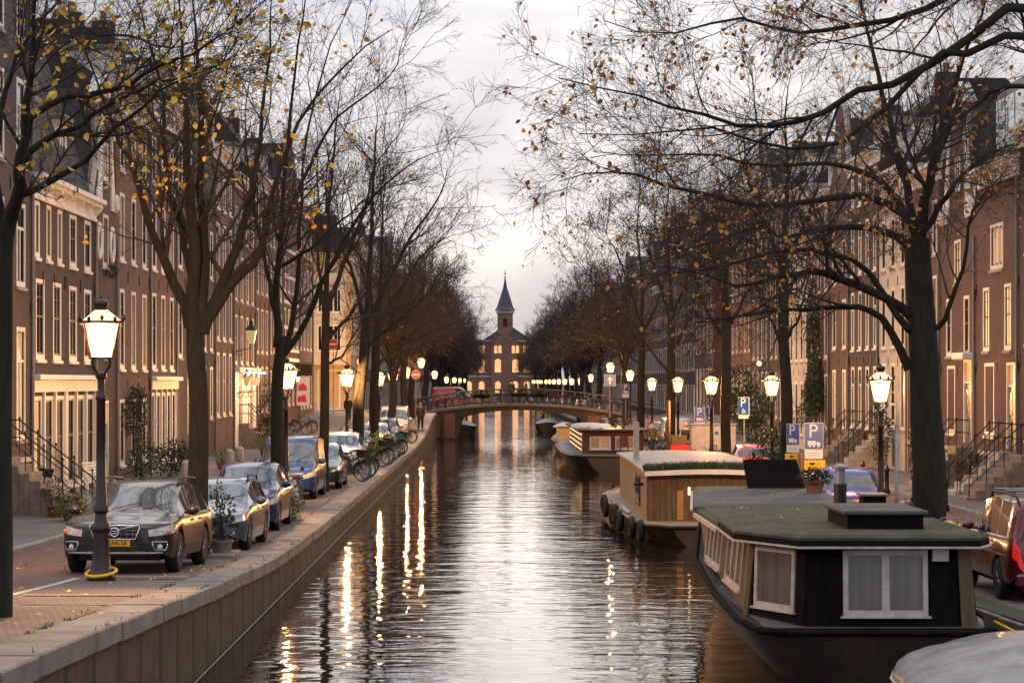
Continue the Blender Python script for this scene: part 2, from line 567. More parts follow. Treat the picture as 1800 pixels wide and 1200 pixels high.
M['carglass_f'] = mat('windscreen_glass', (.05,.08,.11), .05, c2=(.025,.04,.055), vs=2.0, spec=1.0, coat=.8)
M['hl'] = mat('headlight_lens', (.72,.71,.70), .1, metal=0, var=.45, vs=12, spec=1, coat=1)
M['amber'] = mat('amber_lens', (.75,.16,.05), .15, coat=1)
M['red_lens'] = mat('red_lens', (.35,.012,.01), .15, coat=1)
M['red_lit'] = glow_mat('lit_tail_light', (1.0,.03,.018), .22, base=(.4,.02,.02))
M['plate_y'] = mat('yellow_number_plate', (.80,.42,.02), .5)
M['ink'] = mat('black_lettering', (.012,.012,.012), .6)
M['white_p'] = mat('white_sign_face', (.72,.72,.72), .45)
M['blue_p'] = mat('blue_sign_face', (.012,.085,.36), .4)
M['yel_p'] = mat('yellow_sign_face', (.85,.50,.01), .45)
M['red_p'] = mat('red_sign_face', (.52,.018,.02), .45)
M['steel'] = mat('galvanised_steel', (.33,.34,.35), .45, .6, var=.3, vs=6)
def paint(name, c, metal=.25, rough=.28, coat=.8):
    return mat(name, c, rough, metal, coat=coat, spec=.5, var=.12, vs=1.5)
# ================================================================== THE SETTING
XL, XR = -4.25, 7.9                 # canal faces of the two quay walls
FL, FR = -13.0, 17.0                # house fronts
YB = 168.0                          # far bridge
ZL = [(0,1.95),(14,1.93),(19.6,1.78),(22,1.69),(24,1.61),(27,1.50),(30,1.37),(34.5,1.18),(39,1.02),(42,.92),(45.6,.83),(50,.77),(60,.74),(122,.74),(136,.92),(146,1.25),(155,1.75),(164,1.98),(182,1.98),(200,1.2),(220,.8),(900,.8)]
ZR = [(0,1.5),(18,1.25),(30,.75),(40,.48),(60,.45),(140,.45),(152,1.0),(162,1.6),(182,1.6),(200,1.0),(220,.6),(900,.6)]
def zl(y): return interp(ZL, y)
def zr(y): return interp(ZR, y)
YS = sorted(set([p[0] for p in ZL] + [p[0] for p in ZR] + list(range(0, 61, 3)) + list(range(60, 230, 6)) + [260, 320, 400, 480, 520]))

def strip(name, x0, x1, y0, y1, zf, dz, m, nx=1):
    ys = [y0] + [y for y in YS if y0 < y < y1] + [y1]
    mb = MB()
    v = [(lerp(x0, x1, i/nx), y, zf(y) + dz) for y in ys for i in range(nx+1)]
    f = []
    for a in range(len(ys)-1):
        for i in range(nx):
            k = a*(nx+1)+i
            f.append((k, k+1, k+nx+2, k+nx+1))
    return part(name, mb.add(v, f), m)

# the land on both sides of the canal and beyond its end, one sheet
g = MB()
ys = [y for y in YS if y <= 520]
def band(xs, zf):
    v = [(x, y, zf(y) - .02) for y in ys for x in xs]
    n = len(xs)
    g.add(v, [(a*n+i, a*n+i+1, (a+1)*n+i+1, (a+1)*n+i) for a in range(len(ys)-1) for i in range(n-1)])
band([-1500, -60, FL, XL-.3], zl)
band([XR+.3, FR, 60, 1500], zr)
g.quad((-1500,520,.75), (1500,520,.55), (1500,3000,.6), (-1500,3000,.6))
g.quad((XL-.3,520,.78), (XR+.3,520,.58), (XR+.3,520,-1), (XL-.3,520,-1))
structure(part('ground', g, M['ground']))

w = MB().add([(XL-.3,-8,0),(XR+.3,-8,0),(XR+.3,520,0),(XL-.3,520,0)], [(0,1,2,3)])
structure(part('water', w, M['water']))

structure(strip('parking_strip', XL-.58, -6.62, 4, 520, zl, 0, M['pave_l']))
structure(strip('road', -6.62, -9.4, 4, 520, zl, 0, M['road_l']))
structure(strip('pavement', FL-.4, -9.62, 4, 520, zl, .10, M['side']))
structure(strip('parking_strip', XR+.58, 10.4, 4, 520, zr, 0, M['pave_l']))
structure(strip('road', 10.4, 13.6, 4, 520, zr, 0, M['road_l']))
structure(strip('pavement', 13.82, FR+.4, 4, 520, zr, .10, M['side']))

def kerb(x0, x1, zf, label):
    k = MB()
    ys2 = [y for y in YS if 4 < y < 520]
    rings = [[(x0,y,zf(y)-.05),(x1,y,zf(y)-.05),(x1,y,zf(y)+.115),(x0,y,zf(y)+.115)] for y in ys2]
    k.loft(rings)
    return structure(part('kerb', k, M['kerb']))
kerb(-9.62, -9.4, zl, '')
kerb(13.6, 13.82, zr, '')

# painted lines on the near street
def painted(x0, x1, y0, y1, zf, dz=.006):
    return structure(strip('road_marking', x0, x1, y0, y1, zf, dz, M['line']))
painted(-6.72, -6.60, 18, 36.4, zl)
painted(-6.72, -6.60, 43.5, 110, zl)
painted(-6.5, -4.95, 31.3, 31.42, zl)
painted(-6.5, -4.95, 28.55, 28.66, zl)
painted(-6.6, -4.95, 36.9, 37.0, zl)
painted(10.32, 10.44, 30, 120, zr)
# moss along the paving seams
for x0, x1, y0, y1 in ((-6.4,-4.9,31.0,31.24), (-6.0,-4.9,28.7,28.95), (-5.9,-4.9,35.9,36.3)):
    o = strip('moss_seam', x0, x1, y0, y1, zl, .005, M['moss'])
    o['kind'] = 'stuff'; tag(o, 'green moss grown along the seam of the brick paving', 'moss')

# ------------------------------------------------------------------ quay walls with their cap stones
def quay(x, sgn, zf, y0, y1, m, label, step):
    root = thing('quay_wall', label, 'quay wall', (x, 0, 0))
    ys2 = [y0] + [y for y in YS if y0 < y < y1] + [y1]
    mb = MB()
    rings = [[(0,y,-1.2),(0,y,zf(y)-.2),(-sgn*.35,y,zf(y)-.2),(-sgn*.35,y,-1.2)] for y in ys2]
    part('wall', mb.loft(rings), m, root)
    rng = random.Random(5 if sgn > 0 else 6)
    y, cnt = y0, 0
    rest = MB()
    while y < y1 - .2:
        ye = min(y + step*(1 if y < 60 else 1.0), y1)
        za, zb = zf(y), zf(ye)
        j = rng.uniform(-.008, .008); q = sgn*(.045 + rng.uniform(-.008, .008))
        a, b = y + .006, ye - .006
        xs = sorted((q, -sgn*.6))
        def P(xx, yy, dz): return (xx, yy, lerp(za, zb, (yy-y)/max(ye-y, .01)) + dz + j)
        c = .02
        v = []
        for yy in (a, b):
            o_ = sgn
            ring = [(q, -.22), (q, -c), (q - sgn*c, .0), (-sgn*.6, .0), (-sgn*.6, -.22)]
            v += [P(xx, yy, dz) for xx, dz in ring]
        f = [(0,1,6,5),(1,2,7,6),(2,3,8,7),(3,4,9,8),(4,0,5,9),(0,4,3,2,1),(5,6,7,8,9)]
        if y < 165:
            fixm = MB().add(v, f).mesh('cap_stone', M['cap'])
            link('cap_stone', fix_normals(fixm), root)
        else:
            rest.add(v, f)
        y = ye; cnt += 1
    if rest.v: stuff(part('cap_stones_far', rest, M['cap'], root))
    return root
ql = quay(XL, 1, zl, 5.0, 520, M['quay'], 'brick quay wall with stone cap below the row of parked cars and lamp posts', 1.6)
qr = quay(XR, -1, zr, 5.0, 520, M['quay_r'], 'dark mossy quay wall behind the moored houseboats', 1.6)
# moss on the cap nearest the boats
o = strip('moss_verge', XR+.02, XR+.56, 30, 52, zr, .022, M['moss']); o['kind'] = 'stuff'
tag(o, 'moss and short grass on the quay edge beside the near houseboat', 'moss')
# a thin pale tube along the foot of the wall, at water level
wl_ = MB().tube([(XL+.05, y, .03) for y in (20, 40, 60, 80, 100, 125)], .012, 4)
tag(part('waterside_line', wl_, M['kerb']), 'pale thin line along the waterline of the brick quay wall', 'rope')

# ------------------------------------------------------------------ the far bridge
M['br_brick'] = brick_mat('bridge_brick', (.22,.105,.07), (.16,.08,.058), (.09,.07,.06), dirt=.45)
M['br_stone'] = mat('bridge_stone_band', (.16,.14,.125), .8, var=.4, vs=1.5)
M['br_dark'] = mat('bridge_dark_girder', (.04,.034,.03), .8, var=.4, vs=2)
bridge = thing('canal_bridge', 'low arched brick bridge with iron railings and rows of bicycles across the canal', 'bridge', (0, YB, 0))
def deck_z(x):
    c = 1.9; h = 2.66
    return h - .0125*(x - c)**2
def arch_z(x):
    c, half = 2.0, 4.85
    t = (x - c)/half
    if abs(t) >= 1: return -1.0
    return 1.05 + 1.12*math.sqrt(max(0, 1 - t*t*.98)) 
xs = [-6.2, -5.2, -4.25, -3.6, -2.86] + [lerp(-2.85, 6.85, i/20) for i in range(21)] + [6.86, 7.4, 7.9, 9.0, 10.2]
sp = MB()
for face in (0.0, 8.0):
    v, f = [], []
    for x in xs:
        v += [(x, face, arch_z(x) if -2.855 < x < 6.855 else -1.0), (x, face, deck_z(x)-.12)]
    for i in range(len(xs)-1):
        f.append((2*i, 2*i+2, 2*i+3, 2*i+1) if face == 0 else (2*i, 2*i+1, 2*i+3, 2*i+2))
    sp.add(v, f)
for i in range(20):                                       # the vault
    a, b = lerp(-2.85, 6.85, i/20), lerp(-2.85, 6.85, (i+1)/20)
    sp.quad((a,0,arch_z(a)), (a,8,arch_z(a)), (b,8,arch_z(b)), (b,0,arch_z(b)))
for a in (-2.855, 6.855):
    sp.quad((a,0,-1), (a,8,-1), (a,8,1.3), (a,0,1.3))
part('spandrel', sp, M['br_dark'], bridge)
dk = MB()
dxs = [lerp(-9, 13, i/30) for i in range(31)]
dk.loft([[(x, -.12, deck_z(x)-.18), (x, 8.12, deck_z(x)-.18), (x, 8.12, deck_z(x)), (x, -.12, deck_z(x))] for x in dxs])
part('deck', dk, M['br_stone'], bridge)
pi = MB().box(-4.5, -2.86, -.25, .02, -1, 1.9)
part('abutment', pi, M['br_brick'], bridge)
part('buttress', MB().bbox(-3.88, -3.66, -.36, -.24, -1, 1.95, .02), M['br_dark'], bridge)
part('buttress', MB().bbox(-4.56, -4.36, -.36, -.24, -1, 1.95, .02), M['br_dark'], bridge)
part('waterline_band', MB().box(-4.4, -2.84, -.30, -.26, 0.0, .12), M['br_dark'], bridge)
part('abutment', MB().box(6.9, 8.3, -.25, .02, -1, 1.75), M['br_brick'], bridge)
for yy in (.05, 7.95):
    part('top_rail', MB().tube([(x, yy, deck_z(x)+1.05) for x in dxs[2:-2]], .05, 6), M['iron'], bridge)
    part('lower_rail', MB().tube([(x, yy, deck_z(x)+.12) for x in dxs[2:-2]], .025, 4), M['iron'], bridge)
    part('middle_rail', MB().tube([(x, yy, deck_z(x)+.6) for x in dxs[2:-2]], .02, 4), M['iron'], bridge)
    post = MB().tube([(0,0,0),(0,0,1.08)], .04, 5).mesh('railing_post', M['iron'])
    x = -7.6
    while x < 11.6:
        link('railing_post', post, bridge, (x, yy, deck_z(x)-.02)); x += 1.35
# ================================================================== HOUSES
def brick_pair(name, c, k=.72, **kw):
    return brick_mat(name, c, tuple(x*k for x in c), tuple(x*.62+.02 for x in c), **kw)
B = {
 'grey':   brick_pair('brick_grey_brown', (.108,.076,.070)),
 'purple': brick_pair('brick_purple_brown', (.130,.072,.066)),
 'red':    brick_pair('brick_red_brown', (.175,.072,.056)),
 'dark':   brick_pair('brick_dark', (.076,.054,.050)),
 'warm':   brick_pair('brick_warm', (.18,.083,.060)),
 'pink':   brick_pair('brick_pinkish', (.185,.104,.090)),
 'whiteb': mat('white_painted_brick', (.62,.57,.52), .8, var=.25, vs=1.2),
 'creamb': mat('cream_render', (.60,.43,.22), .8, var=.25, vs=1.2),
 'greyb':  mat('grey_plaster', (.36,.34,.345), .8, var=.3, vs=1.2),
}
WIN = {}
SASH = {}
CUR = ['sash_dark']
def window_meshes(w, h, style, pm):
    w, h = round(w*20)/20, round(h*20)/20
    key = (w, h, style)
    if key not in WIN:
        f = MB(); t = .115
        y0, y1 = -.012, .12
        f.box(0, t, y0, y1, 0, h); f.box(w-t, w, y0, y1, 0, h)
        f.box(t, w-t, y0, y1, 0, t*1.25); f.box(t, w-t, y0, y1, h-t, h)
        ya, yb = .024, .07
        b = .034
        sh = MB(); i = t
        sh.box(i, i+.05, .02, .08, t*1.25, h-t); sh.box(w-i-.05, w-i, .02, .08, t*1.25, h-t)
        sh.box(i+.05, w-i-.05, .02, .08, t*1.25, t*1.25+.06); sh.box(i+.05, w-i-.05, .02, .08, h-t-.05, h-t)
        if style == 'sash':
            sh.box(t+.05, w-t-.05, .015, .09, h*.54-.03, h*.54+.03)
            sh.box(w/2-b/2, w/2+b/2, ya, yb, t*1.25, h*.54-.03)
            sh.box(w/2-b/2, w/2+b/2, ya, yb, h*.54+.03, h-t)
            sh.box(t+.05, w/2-b/2, ya+.003, yb-.003, h*.77, h*.77+b); sh.box(w/2+b/2, w-t-.05, ya+.003, yb-.003, h*.77, h*.77+b)
        elif style == 'tee':
            f.box(t, w-t, .012, .10, h*.70-.04, h*.70+.04)
            f.box(w/2-.04, w/2+.04, .014, .098, t*1.25, h*.70-.04)
        elif style == 'plain':
            sh.box(t+.05, w-t-.05, .015, .09, h*.56-.03, h*.56+.03)
        elif style == 'triple':
            for q in (1/3, 2/3): f.box(w*q-.05, w*q+.05, -.006, .115, t*1.25, h-t)
            for q in (1/6, .5, 5/6):
                f.box(w*q-b/2, w*q+b/2, ya, yb, t*1.25, h-t)
        elif style == 'double':
            f.box(w/2-.06, w/2+.06, -.006, .115, t*1.25, h-t)
        SASH[key] = {k: sh.mesh('sash', M[k]) for k in ('sash_dark', 'sash_brown', 'white')}
        WIN[key] = (f.mesh('window', M['white']),
                    {}, MB().bbox(-.06, w+.06, -.07, .10, -.10, -.003, .015).mesh('sill', M['sill']),
                    MB().bbox(-.06, w+.06, -.07, .10, -.10, -.003, .015).mesh('sill', M['white']))
    fr, panes, sl, sw = WIN[key]
    if pm not in panes:
        panes[pm] = MB().quad((.05,.05,.05),(w-.05,.05,.05),(w-.05,.05,h-.05),(.05,.05,h-.05)).mesh('pane', M[pm])
    return w, h, fr, panes[pm], sl, sw

DARK = ['gl_a','gl_a','gl_a','gl_c','gl_b','gl_a','gl_a']
LIT = ['lit_a','lit_b','lit_d','lit_d','lit_b','lit_c']

def facade(mb, x0, x1, z0, z1, ops, depth=.2, y=0.0):
    """wall face from x0..x1, z0..z1 with rectangular openings and their reveals"""
    xs = sorted(set([x0, x1] + [round(o[0],4) for o in ops] + [round(o[1],4) for o in ops]))
    zs = sorted(set([z0, z1] + [round(o[2],4) for o in ops] + [round(o[3],4) for o in ops]))
    idx = {}
    v, f = [], []
    def P(i, k):
        if (i, k) not in idx:
            idx[(i, k)] = len(v); v.append((xs[i], y, zs[k]))
        return idx[(i, k)]
    for i in range(len(xs)-1):
        for k in range(len(zs)-1):
            cx, cz = (xs[i]+xs[i+1])/2, (zs[k]+zs[k+1])/2
            if any(o[0] < cx < o[1] and o[2] < cz < o[3] for o in ops): continue
            f.append((P(i,k), P(i+1,k), P(i+1,k+1), P(i,k+1)))
    mb.add(v, f)
    for a, b, c, d in [o[:4] for o in ops]:
        mb.quad((a,y,c),(a,y+depth,c),(a,y+depth,d),(a,y,d)); mb.quad((b,y,c),(b,y,d),(b,y+depth,d),(b,y+depth,c))
        mb.quad((a,y,d),(a,y+depth,d),(b,y+depth,d),(b,y,d)); mb.quad((a,y,c),(b,y,c),(b,y+depth,c),(a,y+depth,c))

DOORM = {}
def door_mesh(w, h, m):
    key = (round(w,2), round(h,2), m)
    if key not in DOORM:
        d = MB(); d.box(0, w, .06, .12, 0, h*.74)
        for i in range(2):
            for k in range(2):
                d.bbox(w*(.1+.45*i), w*(.45+.45*i), .035, .06, h*(.06+.34*k), h*(.34+.34*k), .012)
        fr = MB(); t = .09
        fr.box(-t, 0, -.02, .14, 0, h+t); fr.box(w, w+t, -.02, .14, 0, h+t); fr.box(0, w, -.02, .14, h, h+t)
        fr.box(0, w, .02, .13, h*.74, h*.74+.07)
        tr = MB().quad((0,.09,h*.74+.07),(w,.09,h*.74+.07),(w,.09,h),(0,.09,h))
        hd = MB().ball((w*.9, .02, h*.36), .03, .03, .03, 8, 5)
        DOORM[key] = (d.mesh('door', M[m]), fr.mesh('door_frame', M['white']), tr.mesh('transom_light', M['lit_a']), hd.mesh('handle', M['chrome']))
    return DOORM[key]

def add_window(root, x, z, w, h, style, pm, whites=False, name='window'):
    w, h, fr, pn, sl, sw = window_meshes(w, h, style, pm)
    o = link(name, fr, root, (x, 0, z))
    link('pane', pn, o)
    link('sash', SASH[(w, h, style)][CUR[0]], o)
    link('sill', sw if whites else sl, o)
    return (x, x+w, z, z+h)

def add_door(root, x, z, w, h, m):
    d, fr, tr, hd = door_mesh(w, h, m)
    o = link('door', d, root, (x, 0, z))
    link('door_frame', fr, o); link('transom_light', tr, o); link('handle', hd, o)
    return (x-.09, x+w+.09, z, z+h+.09)

def cornice(root, W, H, m='white', out=.38, hh=.62, brackets=True):
    c = MB()
    c.box(-.04, W+.04, -.06, .05, H-hh, H-.26)
    c.box(-.10, W+.10, -out*.7, .05, H-.257, H-.14)
    c.box(-.14, W+.14, -out, .05, H-.137, H)
    c.box(-.04, W+.04, -.10, .05, H-hh-.08, H-hh-.003)
    o = part('cornice', c, M[m], root)
    if brackets:
        br = MB().add([(0,-.06,H-.26),(0,-.06,H-.52),(0,-.10,H-.50),(0,-out*.72,H-.34),(0,-out*.72,H-.26),
                       (.14,-.06,H-.26),(.14,-.06,H-.52),(.14,-.10,H-.50),(.14,-out*.72,H-.34),(.14,-out*.72,H-.26)],
                      [(0,1,2,3,4),(9,8,7,6,5),(0,5,6,1),(1,6,7,2),(2,7,8,3),(3,8,9,4),(4,9,5,0)]).mesh('bracket', M[m])
        k = max(3, int(W/1.1))
        for i in range(k):
            link('bracket', br, o, (.1 + (W-.34)*i/(k-1), 0, 0))
    return o

def dormer(root, cx, z, w, h, pm='gl_a', m='white', y=.55):
    d = MB()
    facade(d, cx-w/2, cx+w/2, z, z+h, [(cx-w/2+.14, cx+w/2-.14, z+.12, z+h-.14)], .1, y)
    d.box(cx-w/2, cx-w/2+.1, y+.02, y+2.4, z, z+h); d.box(cx+w/2-.1, cx+w/2, y+.02, y+2.4, z, z+h)
    o = part('dormer', d, M[m], root)
    ww, hh, fr, pn, sl, sw = window_meshes(w-.28, h-.26, 'double', pm)
    wo = link('dormer_window', fr, o, (cx-w/2+.14, y, z+.12)); 
    part('pane', MB().quad((cx-w/2+.2,y+.085,z+.16),(cx+w/2-.2,y+.085,z+.16),(cx+w/2-.2,y+.085,z+h-.2),(cx-w/2+.2,y+.085,z+h-.2)), M[pm], o)
    part('dormer_roof', MB().bbox(cx-w/2-.14, cx+w/2+.14, y-.2, y+2.5, z+h+.002, z+h+.16, .03), M['lead'] if m == 'white' else M['white'], o)

HC = [0]
def house(side, y0, y1, H, wall, floors, label, roof='cornice', front=None, lit=.2, seed=None, door=None, white_sills=False,
          ground=None, group=None, style='sash', depth=9.0, top=None, pipe=True, zs=None, dorm=1):
    """floors: (bottom, top, number of bays, width share, [style]) in metres over the street"""
    HC[0] += 1
    rng = random.Random(seed if seed is not None else 100 + HC[0])
    CUR[0] = rng.choice(['sash_dark','sash_dark','sash_brown'])
    W = y1 - y0 - .02
    fx = front if front is not None else (FL if side < 0 else FR)
    if zs is None: zs = (zl if side < 0 else zr)((y0+y1)/2)
    if side < 0: root = thing('canal_house', label, 'house', (fx, y0+.01, zs), R(90), group)
    else: root = thing('canal_house', label, 'house', (fx, y1-.01, zs), R(-90), group)
    ops = []
    for fl in floors:
        z0, z1, n, share = fl[:4]
        st = fl[4] if len(fl) > 4 else style
        w = round(W/n*share*20)/20
        for i in range(n):
            x = W*(i+.5)/n - w/2 + .0
            pm = rng.choice(LIT if len(fl) < 6 or fl[5] < .6 else ['lit_c','lit_a','lit_c','lit_b']) if rng.random() < (fl[5] if len(fl) > 5 else lit) else rng.choice(DARK)
            ops.append(add_window(root, x, z0, w, z1-z0, st, pm, white_sills))
    if door:
        for dx, dz, dw, dh, dm in (door if isinstance(door, list) else [door]):
            ops.append(add_door(root, dx, dz, dw, dh, dm))
    if ground == 'shop':                                   # white shop front with pilasters and big panes
        zt = 3.72
        n = max(2, int(W/1.35))
        pw = W/n
        for i in range(n):
            pm = 'lit_b' if i == 0 and rng.random() < .8 else rng.choice(['gl_b','gl_a','lit_d','gl_b'])
            ops.append(add_window(root, i*pw+.19, .35, round((pw-.38)*20)/20, 2.75, 'plain', pm, True, 'shop_window'))
        part('frieze', MB().box(-.02, W+.02, -.12, .02, 3.22, 3.55), M['white'], root)
        part('shop_cornice', MB().bbox(-.06, W+.06, -.30, .02, 3.553, zt, .03), M['white'], root)
        pil = MB().box(0, .17, -.07, .01, .05, 3.217).box(-.02, .19, -.10, .01, .05, .30).mesh('pilaster', M['white'])
        for i in range(n+1):
            link('pilaster', pil, root, (min(max(i*pw-.085, .0), W-.17), 0, 0))
        part('plinth', MB().box(.0, W, -.06, .01, 0, .045), M['sill'], root)
    elif ground == 'plinth':
        part('plinth', MB().box(0, W, -.035, .01, -.3, .55), M['sandstone'], root)
    elif ground == 'basement':
        part('plinth', MB().box(0, W, -.05, .01, 1.28, 1.42), M['sandstone'], root)
    mb = MB()
    z_top = H
    facade(mb, 0, W, -.6, H, ops)
    mb.quad((0,depth,-.6),(0,0.,-.6),(0,0.,H),(0,depth,H)); mb.quad((W,0.,-.6),(W,depth,-.6),(W,depth,H),(W,0.,H))
    mb.quad((0,depth,-.6),(W,depth,-.6),(W,depth,H),(0,depth,H))
    part('wall', mb, B[wall], root)
    # iron anchor plates between floors
    anc = MB().bbox(-.025, .025, -.03, .0, -.2, .2, .01).mesh('wall_anchor', M['iron'])
    for fl in floors[1:3]:
        for i in range(fl[2]+1):
            if y0 < 130: link('wall_anchor', anc, root, (min(max(W*i/fl[2], .12), W-.12), 0, fl[0]-.55))
    if pipe:
        part('drainpipe', MB().tube([(W-.07, -.07, .1), (W-.07, -.07, H-.7)], .05, 6), M['lead'], root)
    # roofs
    if roof == 'cornice':
        cornice(root, W, H)
        hr = top or 3.0
        r = MB().add([(-.0,.05,H),(W,.05,H),(W,depth,H),(0,depth,H),(0,depth*.38,H+hr),(W,depth*.38,H+hr),(0,depth*.62,H+hr),(W,depth*.62,H+hr)],
                     [(0,1,5,4),(4,5,7,6),(6,7,2,3),(0,4,6,3),(1,2,7,5)])
        part('roof', r, M['roof'], root)
        for q in range(dorm):
            dormer(root, W*(q+.5)/dorm, H+.35, 1.15, 1.45, rng.choice(['gl_a','gl_c','lit_d']))
    elif roof == 'flat':
        cornice(root, W, H, hh=.75, out=.45)
        part('roof', MB().box(0, W, .05, depth, H-.2, H-.02), M['roof'], root)
    elif roof == 'mansard':
        cornice(root, W, H)
        hr = top or 4.2
        r = MB().add([(0,.05,H),(W,.05,H),(W,depth,H),(0,depth,H),(0,1.7,H+hr),(W,1.7,H+hr),(0,depth-1.2,H+hr),(W,depth-1.2,H+hr)],
                     [(0,1,5,4),(4,5,7,6),(6,7,2,3),(0,4,6,3),(1,2,7,5)])
        part('roof', r, M['roof'], root)
        part('roof_trim', MB().box(-.02, W+.02, 1.45, 1.75, H+hr+.003, H+hr+.16), M['white'], root)
        for q in range(dorm):
            dormer(root, W*(q+.5)/dorm, H+.4, 1.3, 1.9, rng.choice(['gl_a','gl_c','lit_d']))
    else:                                                   # gables, ridge running back from the street
        hg = top or 4.0
        cx = W/2
        if roof == 'neck':
            nw = W*.22
            out = [(0,H),(0,H+.35),(.35,H+.4)]
            out = [(.0,H),(.0,H+.25),(cx-nw-.25,H+hg*.35),(cx-nw,H+hg*.45),(cx-nw,H+hg*.82),(cx+nw,H+hg*.82),(cx+nw,H+hg*.45),(cx+nw+.25,H+hg*.35),(W,H+.25),(W,H)]
            capw = [(cx-nw-.15,H+hg*.825),(cx+nw+.15,H+hg*.825),(cx+nw*.6,H+hg*.93),(cx,H+hg),(cx-nw*.6,H+hg*.93)]
        elif roof == 'bell':
            out = [(0,H)]
            L_ = [(0,.0),(.02,.12),(.10,.22),(.20,.32),(.25,.48),(.27,.70),(.33,.88),(.42,.97),(.5,1.0)]
            out = [(W*a, H+hg*b) for a, b in L_] + [(W*(1-a), H+hg*b) for a, b in L_[-2::-1]]
            capw = None
        elif roof == 'step':
            out = [(0,H)]
            k = 4
            for i in range(k):
                out += [(W*.42*i/k, H+hg*(i+.6)/(k+.6)), (W*.42*(i+1)/k, H+hg*(i+.6)/(k+.6))]
            out += [(W*.42, H+hg), (W*.58, H+hg)]
            out += [(W-a, z) for a, z in out[-3::-1]]
            capw = None
        else:                                               # spout
            out = [(0,H),(.0,H+.3),(cx-.55,H+hg*.82),(cx-.55,H+hg),(cx+.55,H+hg),(cx+.55,H+hg*.82),(W,H+.3),(W,H)]
            capw = None
        part('gable', MB().prism([(a,0,z) for a, z in out], (0,.4,0)), B[wall], root)
        cop = MB()
        for (a, z), (b, q) in zip(out[1:-2], out[2:-1]):
            cop.tube([(a,.18,z+.03),(b,.18,q+.03)], .14, 4)
        part('coping', cop, M['sandstone'], root)
        if capw: part('pediment', MB().prism([(a,-.1,z) for a, z in capw], (0,.5,0)), M['white'], root)
        if roof == 'neck':                                  # carved scrolls on the shoulders
            for s in (-1, 1):
                pts = []
                for k in range(15):
                    t = k/14
                    a = lerp(cx+s*(nw+.02), cx+s*(W/2-.1), t)
                    z = H + .3 + (hg*.62)*(1-t)**1.8 + .12*math.sin(t*9)
                    pts.append((a, -.06, z))
                base = [(cx+s*(W/2-.1), -.06, H+.1), (cx+s*(nw+.02), -.06, H+.1)]
                poly = pts + base
                if s < 0: poly = poly[::-1]
                sc_ = part('scroll', MB().prism(poly, (0,.12,0)), M['white'], root)
                part('volute', MB().torus((cx+s*(W/2-.35), -.08, H+.42), .22, .08, 14, 6, 'y').torus((cx+s*(nw+.18), -.08, H+hg*.58), .16, .06, 12, 6, 'y'), M['white'], sc_, True)
        wo = add_window(root, cx-.45, H+hg*.22, .9, 1.3, 'double', rng.choice(['gl_a','lit_d','gl_c']))
        part('hoist_beam', MB().bbox(cx-.07, cx+.07, -.9, .1, H+hg*.66, H+hg*.66+.2, .02), M['white'], root)
        rz = H + hg*.86
        rf = MB().add([(0,.4,H),(W,.4,H),(cx,.4,rz),(0,depth,H),(W,depth,H),(cx,depth,rz)], [(0,2,5,3),(1,4,5,2),(3,5,4),(0,1,2)])
        part('roof', rf, M['roof'], root)
        H = rz
    if rng.random() < .75:
        cx_ = rng.choice([.5, W-.5])
        zc = H + (top or 3.0)*(.8 if roof in ('cornice','mansard') else 0)
        ch = MB().bbox(cx_-.35, cx_+.35, 2.6, 3.5, H-.4, zc+.9, .03)
        o = part('chimney', ch, B['dark'], root)
        part('chimney_pot', MB().lathe([(.14,0),(.12,.4),(.15,.42)], 8, (cx_, 3.05, zc+.9)), M['terra'], o)
    return root, W

def stoop(root, x, W, rise, n, side='front', railing=True, m='stone_d', width=1.5):
    """outside stairs up to a raised door: every step a piece of its own"""
    tread = .28
    for i in range(n):
        z = rise*(n-i)/n
        y1 = -.02 - tread*i - (.55 if i else 0)
        y0 = -.02 - .55 - tread*i - tread*(0 if i == 0 else 0) - (.0)
        if i == 0: ya, yb = -.58, -.025
        else: ya, yb = -.58 - tread*i, -.583 - tread*(i-1)
        part('step', MB().bbox(x, x+width, ya, yb, 0, z, .02), M[m], root)
    if railing:
        for xx in (x+.06, x+width-.06):
            ye = -.5 - tread*(n-1)
            part('railing', MB().tube([(xx,-.08,rise+.95),(xx,-.55,rise+.95),(xx,ye,1.0),(xx,ye-.1,.88)], .022, 5)
                 .tube([(xx,-.08,rise+.5),(xx,-.55,rise+.5),(xx,ye,.55)], .014, 4), M['iron'], root)
            k = max(2, n//2)
            for i in range(k+1):
                yy = lerp(-.55, ye, i/k); zz = lerp(rise, rise/n, i/k)
                part('baluster', MB().tube([(xx,yy,zz),(xx,yy,zz+.95)], .018, 5).ball((xx,yy,zz+.99), .035,.035,.045, 6, 4), M['iron'], root)

# ---- the left row, from near to far
h, W_ = house(-1, 47.5, 63.9, 16.2, 'grey', [(1.9,5.0,6,.42,'tee'),(6.1,8.4,6,.42,'tee'),(9.4,11.8,6,.42,'tee'),(12.8,14.6,6,.40,'sash')],
      'grey-brown brick house with tall white windows and a stone stoop with iron railings', lit=.1, ground='basement', seed=4)
stoop(h, 10.6, W_, 1.55, 8, m='stone_d', width=1.7)
h, W_ = house(-1, 63.9, 69.0, 9.4, 'dark', [(4.15,6.45,2,.50),(7.05,8.65,3,.42)],
      'dark brick house with white shop front, amber curtained upper windows and mansard roof', 'mansard', ground='shop', lit=.55, seed=11, white_sills=True, top=5.0, pipe=False)
h, W_ = house(-1, 69.0, 74.1, 9.4, 'dark', [(4.15,6.45,2,.50),(7.05,8.65,2,.45)],
      'dark brick house with white shop front beside the narrow oval-windowed gable', 'mansard', ground='shop', lit=.12, seed=12, white_sills=True, top=5.0)
